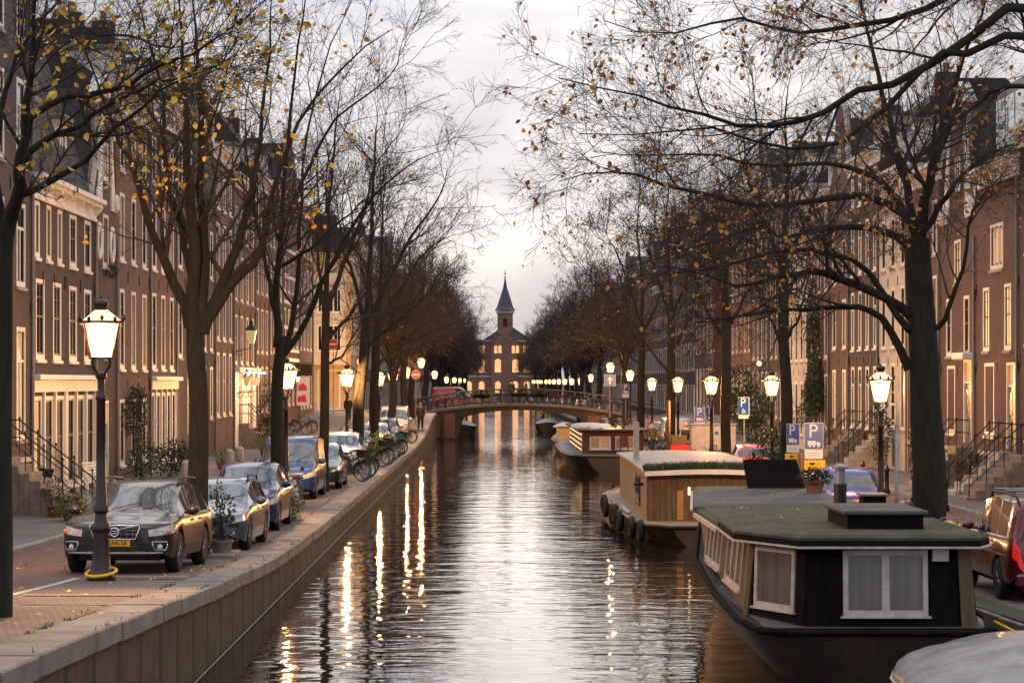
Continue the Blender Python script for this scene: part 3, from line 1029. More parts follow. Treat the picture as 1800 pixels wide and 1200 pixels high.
h, W_ = house(-1, 74.1, 78.3, 9.2, 'purple', [(4.3,5.9,1,.30,'plain')],
      'narrow brick gable house with two white oval windows and a flower box', 'neck', door=[(1.3,.1,1.2,2.7,'door_g')], top=4.6, seed=8)
for x in (.75, 3.25):
    ov = MB().torus((x, -.02, 8.15), .36, .07, 20, 6, 'y'); 
    for v_ in range(len(ov.v)): ov.v[v_] = (ov.v[v_][0], ov.v[v_][1], 8.15 + (ov.v[v_][2]-8.15)*1.5)
    o = part('oval_window', ov, M['white'], h, True)
    part('pane', MB().lathe([(.001,0),(.33,0)], 16), M['gl_b'], o, loc=(x,-.012,8.15), rot=(R(90),0,0))
add_window(h, 1.55, 7.35, 1.05, 1.75, 'plain', 'gl_b', True)
house(-1, 78.3, 85.9, 13.6, 'pink', [(.6,2.9,3,.40),(3.95,6.75,3,.40),(7.75,10.1,3,.40),(10.9,12.5,3,.36)],
      'pinkish brick house with climbing plants and three rows of tall windows', lit=.3, seed=21, white_sills=True, top=2.5)
house(-1, 85.9, 93.0, 14.2, 'purple', [(4.0,6.9,3,.44),(7.8,10.4,3,.44),(11.1,12.9,3,.40)],
      'purple-brown brick house above a low grey plastered shop front', lit=.35, seed=23, ground='shop', white_sills=True)
house(-1, 93.0, 98.6, 15.0, 'grey', [(4.5,7.2,2,.42),(8.2,10.8,2,.42),(11.6,13.4,2,.40)],
      'grey brick house with a raised door and iron landing behind the forked tree', door=[(3.6,1.3,1.2,2.9,'door_g')], lit=.2, seed=25)
house(-1, 98.6, 106.0, 13.0, 'dark', [(1.8,4.2,3,.38),(4.9,7.4,3,.40),(8.2,10.4,3,.40)],
      'dark brick house with ornate cornice below a stepped gable', 'step', lit=.3, seed=27, top=4.6)
house(-1, 106.0, 113.5, 14.6, 'pink', [(1.9,4.9,3,.40),(5.5,7.9,3,.40),(8.7,11.0,3,.40),(11.7,13.3,3,.36)],
      'tall pinkish brick house with three white stone-silled windows to a floor', lit=.15, seed=29, white_sills=True)
hp, W_ = house(-1, 113.5, 124.0, 14.0, 'purple', [(4.4,6.9,4,.38),(7.6,9.9,4,.38),(10.6,12.4,4,.36)],
      'brick house with a floodlit cream tavern front hung with lanterns', 'cornice', lit=.12, seed=31, ground=None,
      door=[(2.2,1.5,1.2,2.5,'door_r'), (7.6,1.5,1.2,2.5,'door_g')])
part('tavern_front', MB().box(.1, 1.95, -.06, .01, .2, 4.0).box(3.7, 7.3, -.06, .01, .2, 4.0).box(9.1, W_-.1, -.06, .01, .2, 4.0), M['white'], hp)
part('tavern_cornice', MB().bbox(0, W_, -.35, .02, 4.003, 4.25, .03), M['white'], hp)
stoop(hp, 2.0, W_, 1.4, 6, width=1.6)
house(-1, 124.0, 131.5, 14.8, 'red', [(1.7,4.3,3,.40),(5.0,7.5,3,.42),(8.3,10.6,3,.42),(11.4,13.2,3,.38)],
      'red-brown brick house beside the floodlit tavern', lit=.15, seed=33)
house(-1, 131.5, 140.0, 15.0, 'grey', [(1.2,4.0,4,.40),(5.0,7.4,4,.40),(8.2,10.4,4,.40),(11.2,13.0,4,.38)],
      'grey brick house of four windows a floor with a steep dark roof', lit=.2, seed=35, top=4.5)
hs, W_ = house(-1, 140.0, 152.0, 14.0, 'red', [(1.5,4.0,4,.40,'tee'),(5.2,7.6,4,.40),(8.6,10.8,4,.40)],
      'red brick house banded with white stone and topped by a stepped gable', 'step', lit=.2, seed=37, top=5.0)
for z in (4.3, 4.9, 6.3, 7.9, 9.5, 11.2):
    part('stone_band', MB().box(0, W_, -.03, .004, z, z+.22), M['white'], hs)
house(-1, 152.0, 163.0, 14.5, 'purple', [(.6,3.2,4,.50,'plain',.6),(4.6,7.0,4,.42),(8.0,10.2,4,.42),(11.0,12.8,4,.40)],
      'brown brick corner house with a shop sign hanging over its side street', lit=.25, seed=39)
hy, W_ = house(-1, 178.0, 190.0, 13.0, 'creamb', [(.5,3.6,4,.55,'plain',.7),(4.8,7.4,4,.48,'double'),(8.2,10.6,4,.45,'double')],
      'cream corner building with a white bay window lit golden by the street lamp', 'flat', front=-11.2, lit=.3, seed=41, zs=1.6)
# its gable end, which faces the near street, has a bay window and a shop window
by = MB()
facade(by, 0, 2.6, 4.1, 11.0, [(.35,2.25,5.0,7.1), (.35,2.25,8.0,9.9)], .1)
by.box(0, .06, .02, .9, 4.1, 11.0); by.box(2.54, 2.6, .02, .9, 4.1, 11.0); by.box(0, 2.6, .0, .9, 3.98, 4.097); by.box(0, 2.6, .0, .9, 11.0, 11.1)
bo = part('bay_window', by, M['cream'], hy, loc=(-.85, 2.9, 0), rot=(0, 0, R(-90)))
for z, hh in ((5.0, 2.1), (8.0, 1.9)):
    ww, h2, fr, pn, sl, sw = window_meshes(1.9, hh, 'triple', 'gl_a')
    link('window', fr, bo, (.35, 0, z)); link('pane', pn, bo, (.35, 0, z))
ww, h2, fr, pn, sl, sw = window_meshes(1.8, 3.2, 'plain', 'gl_a')
wo = link('shop_window', fr, hy, (-.02, 2.6, .4), (0, 0, R(-90))); link('pane', pn, wo); link('sill', sw, wo)

FARC = {'grey': 'grey-brown', 'purple': 'purple-brown', 'red': 'red-brown', 'dark': 'dark brown', 'pink': 'pinkish', 'warm': 'warm brown'}
FARR = {'cornice': 'a pitched roof', 'flat': 'a flat roof', 'step': 'a stepped gable', 'bell': 'a bell gable'}
def far_house(side, y, w_, Hh, wall, roof, zs, **kw):
    lab = '%s brick canal house with %s among the bare trees beyond the bridge' % (FARC[wall], FARR[roof])
    house(side, y, y+w_, Hh, wall, [(.9,3.4,4,.45,'plain',.7),(4.6,7.0,4,.42,'plain'),(8.0,10.2,4,.42,'plain')], lab, roof,
          lit=.15, group='houses beyond the bridge', zs=zs, pipe=False, **kw)
rngh = random.Random(3)
y = 190.0
while y < 470:
    w_ = rngh.uniform(9, 13)
    Hh = rngh.uniform(12.5, 16.5)
    far_house(-1, y, w_, Hh, rngh.choice(['grey','purple','red','dark','pink']), rngh.choice(['cornice','flat','step','bell','cornice']), .8, front=-11.2)
    y += w_

# ---- the right row
h, W_ = house(1, 58.0, 73.6, 12.0, 'purple', [(.15,1.0,5,.40,'double'),(1.95,4.4,5,.42),(5.0,7.2,5,.42),(7.9,9.7,5,.42)],
      'purple-brown brick house with pale basement, at the end of the row by the maroon car', lit=.2, seed=51, ground='basement', white_sills=True)
stoop(h, 1.2, W_, 1.5, 7)
h, W_ = house(1, 73.6, 80.2, 11.2, 'purple', [(.15,1.0,2,.30,'double'),(4.85,7.05,2,.30,'sash',.95),(7.6,9.15,1,.30,'triple')],
      'brick house with amber-lit upper windows and a modern glass dormer', 'cornice', lit=.9, seed=53, ground='basement', top=3.6, dorm=0,
      door=[(4.9,1.6,1.1,2.75,'door_b')])
add_window(h, 1.4, 1.95, 1.5, 2.5, 'sash', 'lit_b', True)
gd = MB(); gd.box(1.0, 5.6, .5, 3.2, 11.35, 13.9)
o = part('glass_dormer', gd, M['lead'], h)
M['gl_t'] = mat('teal_dormer_glass', (.16,.30,.30), .06, c2=(.07,.13,.15), vs=1.0, spec=1.0)
for k in range(3):
    part('dormer_pane', MB().box(1.2+k*1.45, 2.5+k*1.45, .44, .497, 11.7, 13.5), M['gl_t'], o)
stoop(h, 4.6, W_, 1.5, 6, m='sandstone')
h, W_ = house(1, 80.2, 86.6, 9.6, 'purple', [(.15,1.0,2,.30,'double'),(4.75,6.9,2,.30),(7.4,9.0,1,.18,'sash',1.0)],
      'brick house crowned by a white scrolled neck gable', 'neck', lit=.1, seed=55, ground='basement', top=5.2, door=[(4.4,1.6,1.2,2.9,'door_g')])
add_window(h, 1.3, 1.9, 1.45, 2.5, 'sash', 'lit_d', True)
part('door_hood', MB().bbox(4.0, 5.95, -.4, .02, 4.6, 4.85, .04), M['white'], h)
stoop(h, 4.2, W_, 1.5, 6, m='stone_d')
h, W_ = house(1, 86.6, 93.4, 12.2, 'warm', [(.3,1.1,3,.30,'double'),(1.9,4.4,3,.38,'sash',.8),(5.2,7.9,3,.38,'sash',.8),(8.7,10.8,3,.36)],
      'warm brick house with bright orange windows behind the thick elm trunk', lit=.3, seed=57, ground='basement')
h, W_ = house(1, 93.4, 100.4, 12.8, 'whiteb', [(1.8,4.6,3,.46,'plain',.5),(5.2,7.8,3,.42),(8.6,10.8,3,.42)],
      'white painted house with a wide door hood and planted front', lit=.15, seed=59, door=[(2.9,.2,1.2,2.6,'door_g')], dorm=2)
stoop(h, .6, W_, 1.5, 6, m='sandstone')
h, W_ = house(1, 100.4, 108.8, 14.2, 'dark', [(1.7,4.5,4,.42,'tee'),(5.3,8.0,4,.42,'tee'),(8.8,11.2,4,.42),(12.0,13.4,4,.36)],
      'dark house fronted by tall close-set pale window frames', lit=.1, seed=61, style='tee', white_sills=True)
stoop(h, 2.0, W_, 1.5, 7, m='stone_d', width=2.6)
h, W_ = house(1, 108.8, 115.2, 13.0, 'purple', [(1.5,4.4,2,.34,'sash',.6),(5.4,7.8,2,.36),(8.6,10.7,2,.36)],
      'brown brick house with one long amber window above the stone stairs', 'bell', lit=.15, seed=63, top=4.4)
h, W_ = house(1, 115.2, 122.5, 13.6, 'pink', [(1.4,4.2,3,.42,'plain',.4),(5.0,7.6,3,.42),(8.4,10.6,3,.42),(11.3,12.6,3,.36)],
      'pink-brown brick house overgrown with ivy', lit=.1, seed=65)
h, W_ = house(1, 122.5, 131.0, 14.5, 'whiteb', [(.8,3.8,4,.46,'plain',.5),(4.9,7.6,4,.42),(8.4,10.8,4,.42),(11.5,13.2,4,.38)],
      'pale painted house with a floodlit ground floor past the ivy', lit=.15, seed=67)
h, W_ = house(1, 131.0, 140.5, 15.2, 'purple', [(1.6,4.4,4,.40),(5.2,7.8,4,.40),(8.6,10.9,4,.40),(11.6,13.6,4,.38)],
      'purple-brown house with a dark iron-railed flight of steps', lit=.1, seed=69)
stoop(h, 3.0, W_, 1.5, 7, m='stone_d', width=2.2)
house(1, 140.5, 150.0, 14.6, 'grey', [(1.4,4.2,4,.42,'plain',.5),(5.0,7.5,4,.40),(8.3,10.6,4,.40),(11.4,13.2,4,.36)],
      'grey brick house with a lit lantern over its door', 'step', lit=.2, seed=71, top=4.5)
house(1, 150.0, 163.0, 15.8, 'red', [(.7,3.8,5,.50,'plain',.7),(5.0,7.6,5,.40),(8.6,11.0,5,.40),(12.0,14.0,5,.38)],
      'broad red-brown brick house with shop windows near the far bridge', lit=.2, seed=73)
house(1, 176.0, 192.0, 17.0, 'red', [(.7,3.8,5,.50,'plain',.8),(5.0,7.6,5,.40),(8.6,11.0,5,.40),(12.0,14.0,5,.38)],
      'tall red brick corner house with a high flat roof beyond the bridge', 'flat', lit=.25, seed=75)
y = 192.0
while y < 470:
    w_ = rngh.uniform(9, 13)
    Hh = rngh.uniform(12.5, 16.5)
    far_house(1, y, w_, Hh, rngh.choice(['grey','purple','red','dark','warm']), rngh.choice(['cornice','flat','step','bell','cornice']), .6)
    y += w_

# ---- the church-like building that closes the view
YC = 560.0
sC = F/YC
ch = thing('church', 'brick church with slender slate spire and rows of lit arched windows closing the canal', 'church', (xat(888, YC), YC, .7))
M['ch_brick'] = brick_pair('church_brick', (.32,.16,.115), dirt=.3)
cw = 8.6
def arch_pts(cx, z0, w, h, y, n=8):
    p = [(cx-w/2, y, z0), (cx+w/2, y, z0), (cx+w/2, y, z0+h-w/2)]
    p += [(cx+w/2*math.cos(math.pi*k/n), y, z0+h-w/2+w/2*math.sin(math.pi*k/n)) for k in range(1, n)]
    p += [(cx-w/2, y, z0+h-w/2)]
    return p
part('nave', MB().box(-11, 13, 0, 30, -1, 13.8), M['ch_brick'], ch)
part('centre_bay', MB().prism([(-3.4,-.8,-1),(3.0,-.8,-1),(3.0,-.8,13.9),(1.9,-.8,13.9),(1.9,-.8,14.7),(.9,-.8,14.7),(.9,-.8,15.6),(-1.3,-.8,15.6),(-1.3,-.8,14.7),(-2.3,-.8,14.7),(-2.3,-.8,13.9),(-3.4,-.8,13.9)], (0,.9,0)), M['ch_brick'], ch)
part('cornice', MB().box(-11.2, -3.45, -.35, .1, 13.4, 13.8), M['sandstone'], ch)
part('cornice', MB().box(3.05, 13.2, -.35, .1, 13.4, 13.8), M['sandstone'], ch)
part('string_course', MB().box(-11.1, -3.45, -.2, .1, 4.7, 5.1), M['sandstone'], ch)
part('string_course', MB().box(3.05, 13.1, -.2, .1, 4.7, 5.1), M['sandstone'], ch)
rf = MB().add([(-5.6,-.4,13.81),(6.6,-.4,13.81),(6.6,30,13.81),(-5.6,30,13.81),(0,5,17.6),(1.2,5,17.6),(0,22,17.6),(1.2,22,17.6)],
              [(0,1,5,4),(1,2,7,5),(2,3,6,7),(3,0,4,6),(4,5,7,6)])
part('roof', rf, M['roof'], ch)
part('tower', MB().box(-1.9, 1.9, 2.0, 5.8, 13, 20.5), M['ch_brick'], ch)
part('tower_cornice', MB().box(-2.2, 2.2, 1.7, 6.1, 20.5, 21.2), M['sandstone'], ch)
part('tower_louvre', MB().prism(arch_pts(0, 17.2, 1.0, 2.2, 1.93), (0,.06,0)), M['iron'], ch)
part('spire', MB().lathe([(2.8,0),(2.2,.8),(.55,5.6),(.10,8.2)], 8, (0,3.9,21.2), .5), M['slate'], ch)
part('weathervane', MB().tube([(0,3.9,29.2),(0,3.9,31.2)], .08, 5).box(-.4,.4,3.86,3.94,30.3,30.45).ball((0,3.9,29.5),.2,.2,.2), M['iron'], ch)
M['lit_ch'] = glow_mat('church_window_light', (1.0,.52,.25), .8, (.9,.36,.13), .5)
ws = MB().prism(arch_pts(0, 0, 1.5, 3.3, 0), (0,.2,0)).mesh('arched_window', M['lit_ch'])
wt = MB().prism(arch_pts(0, 0, .75, 1.9, 0), (0,.2,0)).mesh('arched_window', M['lit_ch'])
for x in (-9.2, -6.1, -2.1, .6+1.6, 5.0, 8.0):
    yy = -.88 if -3.2 < x < 2.9 else -.08
    link('arched_window', ws, ch, (x+.3, yy, 5.9))
    for d in (-.5, .5): link('arched_window', wt, ch, (x+.3+d, yy, 10.6))
    link('arched_window', ws, ch, (x+.3, yy, .9), scale=(.9,1,.85))
# ================================================================== TREES
def unit(a): return a / np.maximum(np.linalg.norm(a, axis=-1, keepdims=True), 1e-9)

def resample(ctrl, n):
    """smooth curve through control points -> n points (Catmull-Rom)"""
    P = np.asarray(ctrl, float)
    P = np.vstack([2*P[0]-P[1], P, 2*P[-1]-P[-2]])
    out = []
    m = len(P) - 3
    for q in np.linspace(0, m, n):
        i = min(int(q), m-1); t = q - i
        a, b, c, d = P[i], P[i+1], P[i+2], P[i+3]
        out.append(.5*((2*b) + (-a+c)*t + (2*a-5*b+4*c-d)*t*t + (-a+3*b-3*c+d)*t**3))
    return np.array(out)

def tubes(polys, radii, sides):
    """polys [N,P,3], radii [N,P] -> vertices and quads of all tubes"""
    N, Pn, _ = polys.shape
    tan = np.empty_like(polys)
    tan[:, 1:-1] = polys[:, 2:] - polys[:, :-2]
    tan[:, 0] = polys[:, 1] - polys[:, 0]
    tan[:, -1] = polys[:, -1] - polys[:, -2]
    tan = unit(tan)
    overall = unit(polys[:, -1] - polys[:, 0])
    ref = np.where(np.abs(overall[:, 2:3]) < .8, np.array([[0,0,1.]]), np.array([[1.,0,0]]))
    ref = ref[:, None, :] - tan*np.sum(ref[:, None, :]*tan, -1, keepdims=True)
    u = unit(ref); w = np.cross(tan, u)
    ang = np.arange(sides)*2*np.pi/sides
    ring = polys[:, :, None, :] + radii[:, :, None, None]*(np.cos(ang)[None,None,:,None]*u[:, :, None, :] + np.sin(ang)[None,None,:,None]*w[:, :, None, :])
    V = ring.reshape(-1, 3)
    base = (np.arange(N)*Pn*sides)[:, None, None] + (np.arange(Pn-1)*sides)[None, :, None]
    k = np.arange(sides)[None, None, :]; k2 = (k+1) % sides
    Q = np.stack([base+k, base+k2, base+sides+k2, base+sides+k], -1).reshape(-1, 4)
    return V, Q

def np_mesh(name, V, Q, m, smooth=True):
    me = bpy.data.meshes.new(name)
    nv, nf = len(V), len(Q)
    me.vertices.add(nv); me.vertices.foreach_set('co', np.ascontiguousarray(V, np.float32).ravel())
    k = Q.shape[1]
    me.loops.add(nf*k); me.loops.foreach_set('vertex_index', np.ascontiguousarray(Q, np.int32).ravel())
    me.polygons.add(nf)
    me.polygons.foreach_set('loop_start', np.arange(0, nf*k, k, dtype=np.int32))
    me.polygons.foreach_set('loop_total', np.full(nf, k, np.int32))
    me.polygons.foreach_set('use_smooth', np.full(nf, smooth, bool))
    me.materials.append(m)
    me.update(calc_edges=True)
    return me

def join(parts):
    Vs, Qs, o = [], [], 0
    for V, Q in parts:
        Vs.append(V); Qs.append(Q+o); o += len(V)
    return np.vstack(Vs), np.vstack(Qs)

def sprout(rng, polys, radii, count, tmin, tmax, ang, length, rscale, npts, wob, up, taper=.25, lpow=.6, rmin=.004):
    """children for every parent branch; the nearer its tip, the shorter the child"""
    N, Pn, _ = polys.shape
    par = np.repeat(np.arange(N), count)
    t = rng.uniform(tmin, tmax, len(par))
    q = t*(Pn-1); i = np.minimum(q.astype(int), Pn-2); fr = (q-i)[:, None]
    p0 = polys[par, i]*(1-fr) + polys[par, i+1]*fr
    r0 = radii[par, i]*(1-fr[:, 0]) + radii[par, i+1]*fr[:, 0]
    tan = unit(polys[par, i+1] - polys[par, i])
    rnd = unit(rng.normal(size=tan.shape))
    perp = unit(rnd - tan*np.sum(rnd*tan, -1, keepdims=True))
    a = np.radians(rng.normal(ang[0], ang[1], len(par)))[:, None]
    d = unit(tan*np.cos(a) + perp*np.sin(a))
    plen = np.linalg.norm(np.diff(polys, axis=1), axis=-1).sum(1)[par]
    L = length * rng.uniform(.65, 1.25, len(par)) * (1 - .55*t) 
    if lpow: L = L * np.clip(plen/np.median(plen), .3, 1.6)**lpow
    rad = np.maximum(np.minimum(r0*rng.uniform(rscale*.8, rscale*1.15, len(par)), r0*.9), rmin)
    pts = [p0]
    p = p0.copy()
    step = (L/(npts-1))[:, None]
    for k in range(npts-1):
        d = unit(d + rng.normal(size=d.shape)*wob + np.array([0,0,up]))
        p = p + d*step
        pts.append(p)
    P = np.stack(pts, 1)
    rr = rad[:, None]*np.linspace(1, taper, npts)[None, :]
    return P, np.maximum(rr, rmin*.6)

def leaf_mesh(name, rng, polys, n, size, m, tmin=.2, droop=.5):
    """n small folded leaves hanging on the given twigs"""
    N, Pn, _ = polys.shape
    # leaves come in sprays: a few twigs carry most of them
    w = rng.gamma(.35, 1.0, N); w /= w.sum()
    par = rng.choice(N, n, p=w)
    t = rng.uniform(tmin, 1, n)*(Pn-1); i = np.minimum(t.astype(int), Pn-2); fr = (t-i)[:, None]
    c = polys[par, i]*(1-fr) + polys[par, i+1]*fr + rng.normal(size=(n,3))*size*.5
    a = unit(rng.normal(size=(n,3)) + np.array([0,0,-droop]))
    b = unit(np.cross(a, unit(rng.normal(size=(n,3)))))
    nn = np.cross(a, b)
    s = (size*rng.uniform(.6, 1.25, n))[:, None]
    base, tip = c, c + a*s
    l1, r1 = c + a*s*.35 + b*s*.33 + nn*s*.12, c + a*s*.35 - b*s*.33 + nn*s*.12
    l2, r2 = c + a*s*.72 + b*s*.24 + nn*s*.08, c + a*s*.72 - b*s*.24 + nn*s*.08
    V = np.stack([base, r1, r2, tip, l2, l1], 1).reshape(-1, 3)
    o = (np.arange(n)*6)[:, None]
    Q = np.concatenate([o + np.array([[0,1,2,3]]), o + np.array([[0,3,4,5]])], 0)
    return np_mesh(name, V, Q, m, False)

def make_tree(seed, trunk, trunk_r, limbs, limb_r, label, loc=(0,0,0), nleaf=0, leaf=None, leaf_size=.09, group=None, l2=9, l3=8, l4=7, l5=5,
              len2=2.6, len3=1.5, len4=.8, len5=.42, up=(.05,.04,.02,0), twig=None, bark=None, rmin=.0042, ang2=40, burr=True):
    """trunk: control points; limbs: list of control point lists (local coordinates, metres)"""
    rng = np.random.default_rng(seed)
    root = thing('elm_tree', label, 'tree', loc, 0, group)
    bark = bark or M['bark_moss']; twig = twig or M['twig']
    T = resample(trunk, 22)
    tr = np.interp(np.linspace(0, 1, 22), [0,.04,.12,.5,1], [trunk_r*1.35, trunk_r*1.12, trunk_r*.96, trunk_r*.86, trunk_r*.74])
    ang = np.linspace(0, 2*np.pi, 14, endpoint=False)
    V, Q = tubes(T[None], tr[None], 14)
    # uneven trunk: ribs and burrs
    ctr = np.repeat(T, 14, 0)
    dirv = V - ctr
    ph = rng.uniform(0, 6.28, 6)
    a_ = np.arctan2(dirv[:, 1], dirv[:, 0]); z_ = V[:, 2]
    k = 1 + .05*np.sin(5*a_+ph[0]+.6*z_) + .04*np.sin(3*a_+1.7*z_+ph[1]) + .05*np.sin(2.3*z_+ph[2])*np.sin(a_+ph[3])
    V = ctr + dirv*k[:, None]
    lp, lr = [], []
    NP = 16
    for i, c in enumerate(limbs):
        P = resample(c[0], NP)
        jit = rng.normal(size=P.shape)*.022; jit[0] = 0
        P = P + jit
        lp.append(P)
        prof_ = np.interp(np.linspace(0, 1, NP), [0,.12,.3,.6,.85,1], [1,.86,.68,.40,.20,.07])
        lr.append(np.maximum(prof_*c[1]*limb_r*.80, .008))
    lp, lr = np.array(lp), np.array(lr)
    Vl, Ql = tubes(lp, lr, 9)
    me = np_mesh('trunk', *join([(V, Q), (Vl, Ql)]), bark)
    link('trunk', me, root)
    p2, r2 = sprout(rng, lp, lr, l2, .18, 1.0, (ang2, 13), len2*1.25, .5, 10, .10, up[0], rmin=rmin*2)
    p3, r3 = sprout(rng, p2, r2, l3, .15, 1.0, (40, 13), len3*1.1, .55, 7, .12, up[1], rmin=rmin*1.4)
    p3b, r3b = sprout(rng, lp, lr, l2//2+2, .25, 1.0, (48, 15), len3*1.2, .25, 7, .12, up[1], rmin=rmin*1.4)
    p3 = np.concatenate([p3, p3b]); r3 = np.concatenate([r3, r3b])
    p4, r4 = sprout(rng, p3, r3, l4, .12, 1.0, (38, 13), len4, .6, 5, .13, up[2], rmin=rmin)
    ps = [tubes(p2, r2, 6), tubes(p3, r3, 4), tubes(p4, r4, 3)]
    tips = p4
    if l5:
        p5, r5 = sprout(rng, p4, r4, l5, .1, 1.0, (38, 13), len5, .7, 4, .15, up[3], rmin=rmin*.85)
        ps.append(tubes(p5, r5, 3)); tips = p5
    me = np_mesh('crown', *join(ps), twig)
    cr = link('crown', me, root)
    if nleaf:
        lf = stuff(link('leaves', leaf_mesh('leaves', rng, tips, nleaf, leaf_size, leaf or M['leaf_y']), root))
    return root

def px_tree(seed, D, base_px, trunk_px, r, limbs_px, lr, label, yspread=2.2, **kw):
    """a tree whose main limbs follow their outline in the photograph; depth of each limb varies round the trunk's own distance"""
    rng = np.random.default_rng(seed+1000)
    zf = zl if base_px[0] < VX else zr
    base = Vector((xat(base_px[0], D), D, zf(D)))
    def L(p, d=0.0):
        q = at(p[0], p[1], D + d)
        return (q.x - base.x, q.y - base.y, q.z - base.z)
    tk = [(0,0,-.3)] + [L(p) for p in trunk_px]
    limbs = []
    for pts, w in limbs_px:
        ys = rng.uniform(-yspread, yspread)
        n = len(pts)
        limbs.append(([L(p, ys*i/(n-1)) for i, p in enumerate(pts)], w))
    return make_tree(seed, tk, r, limbs, lr, label, tuple(base), **kw)

# -- the thick elm among the parked cars on the houseboat side
px_tree(1, 48, (1632, 1000), [(1634,960),(1632,800),(1628,690),(1622,600),(1616,500),(1612,420)], .37,
 [([(1597,650),(1558,568),(1510,541),(1430,543),(1350,548),(1270,560),(1195,575)], .62),
  ([(1607,560),(1563,525),(1483,490),(1433,477),(1387,483),(1333,494),(1287,503),(1240,478),(1170,470)], .72),
  ([(1612,590),(1570,548),(1520,470),(1440,440),(1380,440),(1290,462),(1200,478),(1120,482)], .55),
  ([(1604,440),(1553,403),(1500,400),(1433,404),(1387,416),(1330,400),(1260,420),(1180,446),(1100,470)], .60),
  ([(1610,410),(1577,365),(1533,350),(1483,343),(1387,360),(1327,360),(1240,342),(1178,327),(1120,304),(1050,302),(985,318)], .70),
  ([(1610,400),(1583,365),(1550,318),(1500,297),(1433,283),(1340,290),(1250,270),(1150,272),(1040,268)], .60),
  ([(1612,430),(1600,360),(1575,260),(1545,130),(1515,20),(1490,-90)], .75),
  ([(1616,420),(1632,330),(1660,210),(1700,90),(1750,-40)], .85),
  ([(1632,580),(1660,560),(1690,470),(1712,370),(1740,330),(1775,290)], .45),
  ([(1614,430),(1660,350),(1710,290),(1760,260),(1820,250)], .5)], .20,
 'thick-trunked elm with long low limbs reaching over the houseboats', nleaf=850, leaf=M['leaf_o'], leaf_size=.115, l2=9, l3=6, l4=5, l5=4, len2=2.2, up=(.03,.03,.02,0))
# -- its neighbour: the trunk stands outside the picture, the limbs reach in at the top
px_tree(2, 34, (1925, 1100), [(1925,1000),(1915,700),(1900,400),(1890,200),(1880,60)], .33,
 [([(1885,60),(1800,5),(1710,62),(1600,138),(1511,164),(1422,209),(1356,222),(1267,213),(1178,187),(1089,164),(985,140)], .8),
  ([(1888,100),(1800,55),(1700,92),(1640,105),(1560,190),(1500,240),(1440,258),(1360,255),(1250,225),(1150,235),(1020,235)], .65),
  ([(1888,20),(1790,-50),(1690,-20),(1590,30),(1480,45),(1390,60),(1290,30),(1180,60),(1060,40)], .7),
  ([(1890,180),(1790,150),(1720,180),(1660,230),(1600,300),(1560,330)], .45),
  ([(1880,40),(1760,-80),(1640,-110),(1500,-60),(1380,-20),(1250,-30)], .6),
  ([(1890,160),(1830,100),(1790,20),(1770,-60)], .6)], .135,
 'elm with orange-brown leaves whose long boughs arch high over the canal', yspread=2.5, nleaf=1350, leaf=M['leaf_o'], leaf_size=.10, l2=11, l3=6, l4=5, l5=4, len2=1.7, len3=1.1, len4=.6, len5=.32, up=(.0,.02,.01,0), rmin=.0035)
# -- elms on the side of the parked wagon
px_tree(3, 43.4, (347, 960), [(347,900),(349,800),(348,700),(344,620),(343,560)], .215,
 [([(333,575),(300,480),(265,410),(245,330),(215,250),(180,170),(140,60)], .75),
  ([(342,580),(342,450),(332,330),(327,220),(322,110),(312,-30)], .95),
  ([(350,580),(358,450),(352,330),(352,200),(345,90),(338,-40)], .85),
  ([(356,585),(385,515),(417,430),(437,357),(455,250),(470,120),(480,-10)], .85),
  ([(360,570),(410,495),(450,460),(467,407),(480,350),(520,230),(590,130),(690,50)], .75),
  ([(345,590),(325,440),(290,300),(285,180),(260,60),(230,-40)], .55)], .19,
 'elm forking above the dark wagon, yellow leaves on its outer twigs', nleaf=520, leaf=M['leaf_y'], leaf_size=.135, l2=8, l3=5, l4=5, l5=3, len2=2.2, up=(.07,.05,.03,.01))
px_tree(4, 26.5, (-3, 1130), [(-3,1100),(-3,900),(-4,700),(-2,560),(2,440),(10,390)], .18,
 [([(14,400),(30,330),(42,240),(52,130),(62,20),(70,-80)], .9),
  ([(10,420),(28,353),(100,313),(160,273),(230,205),(300,150),(400,110)], .55),
  ([(40,260),(60,203),(127,167),(200,157),(267,127),(333,93),(400,50),(470,0)], .5),
  ([(30,320),(53,267),(100,240),(150,213),(207,180),(267,153),(330,130),(420,100)], .5),
  ([(2,400),(-10,300),(0,200),(30,100),(90,20),(140,-60)], .6),
  ([(55,100),(80,55),(150,58),(220,65),(290,85),(350,75)], .35)], .13,
 'elm with a few bright yellow leaves leaning in beside the stone stoop', nleaf=620, leaf=M['leaf_y'], leaf_size=.10, l2=9, l3=5, l4=4, l5=3, len2=1.2, len3=.85, len4=.5, len5=.28, yspread=1.2, rmin=.0034)
px_tree(5, 60, (487, 905), [(487,850),(486,760),(488,680),(492,620),(493,590)], .19,
 [([(487,610),(487,520),(492,430),(499,340),(512,200),(530,50),(545,-60)], .9),
  ([(498,620),(512,570),(525,480),(528,380),(540,240),(575,100),(620,0)], .75),
  ([(500,622),(545,545),(573,480),(615,405),(660,340),(720,290),(785,265)], .7),
  ([(490,470),(540,440),(600,390),(640,355),(690,320)], .5),
  ([(488,560),(462,450),(440,330),(430,220),(445,90)], .55),
  ([(490,420),(540,300),(600,200),(690,130),(715,40)], .5)], .16,
 'elm standing by the blue van, its limbs spreading over the quay', nleaf=110, leaf=M['leaf_y'], leaf_size=.14, l2=8, l3=5, l4=5, l5=3, len2=2.4, up=(.06,.05,.03,.01), rmin=.005)
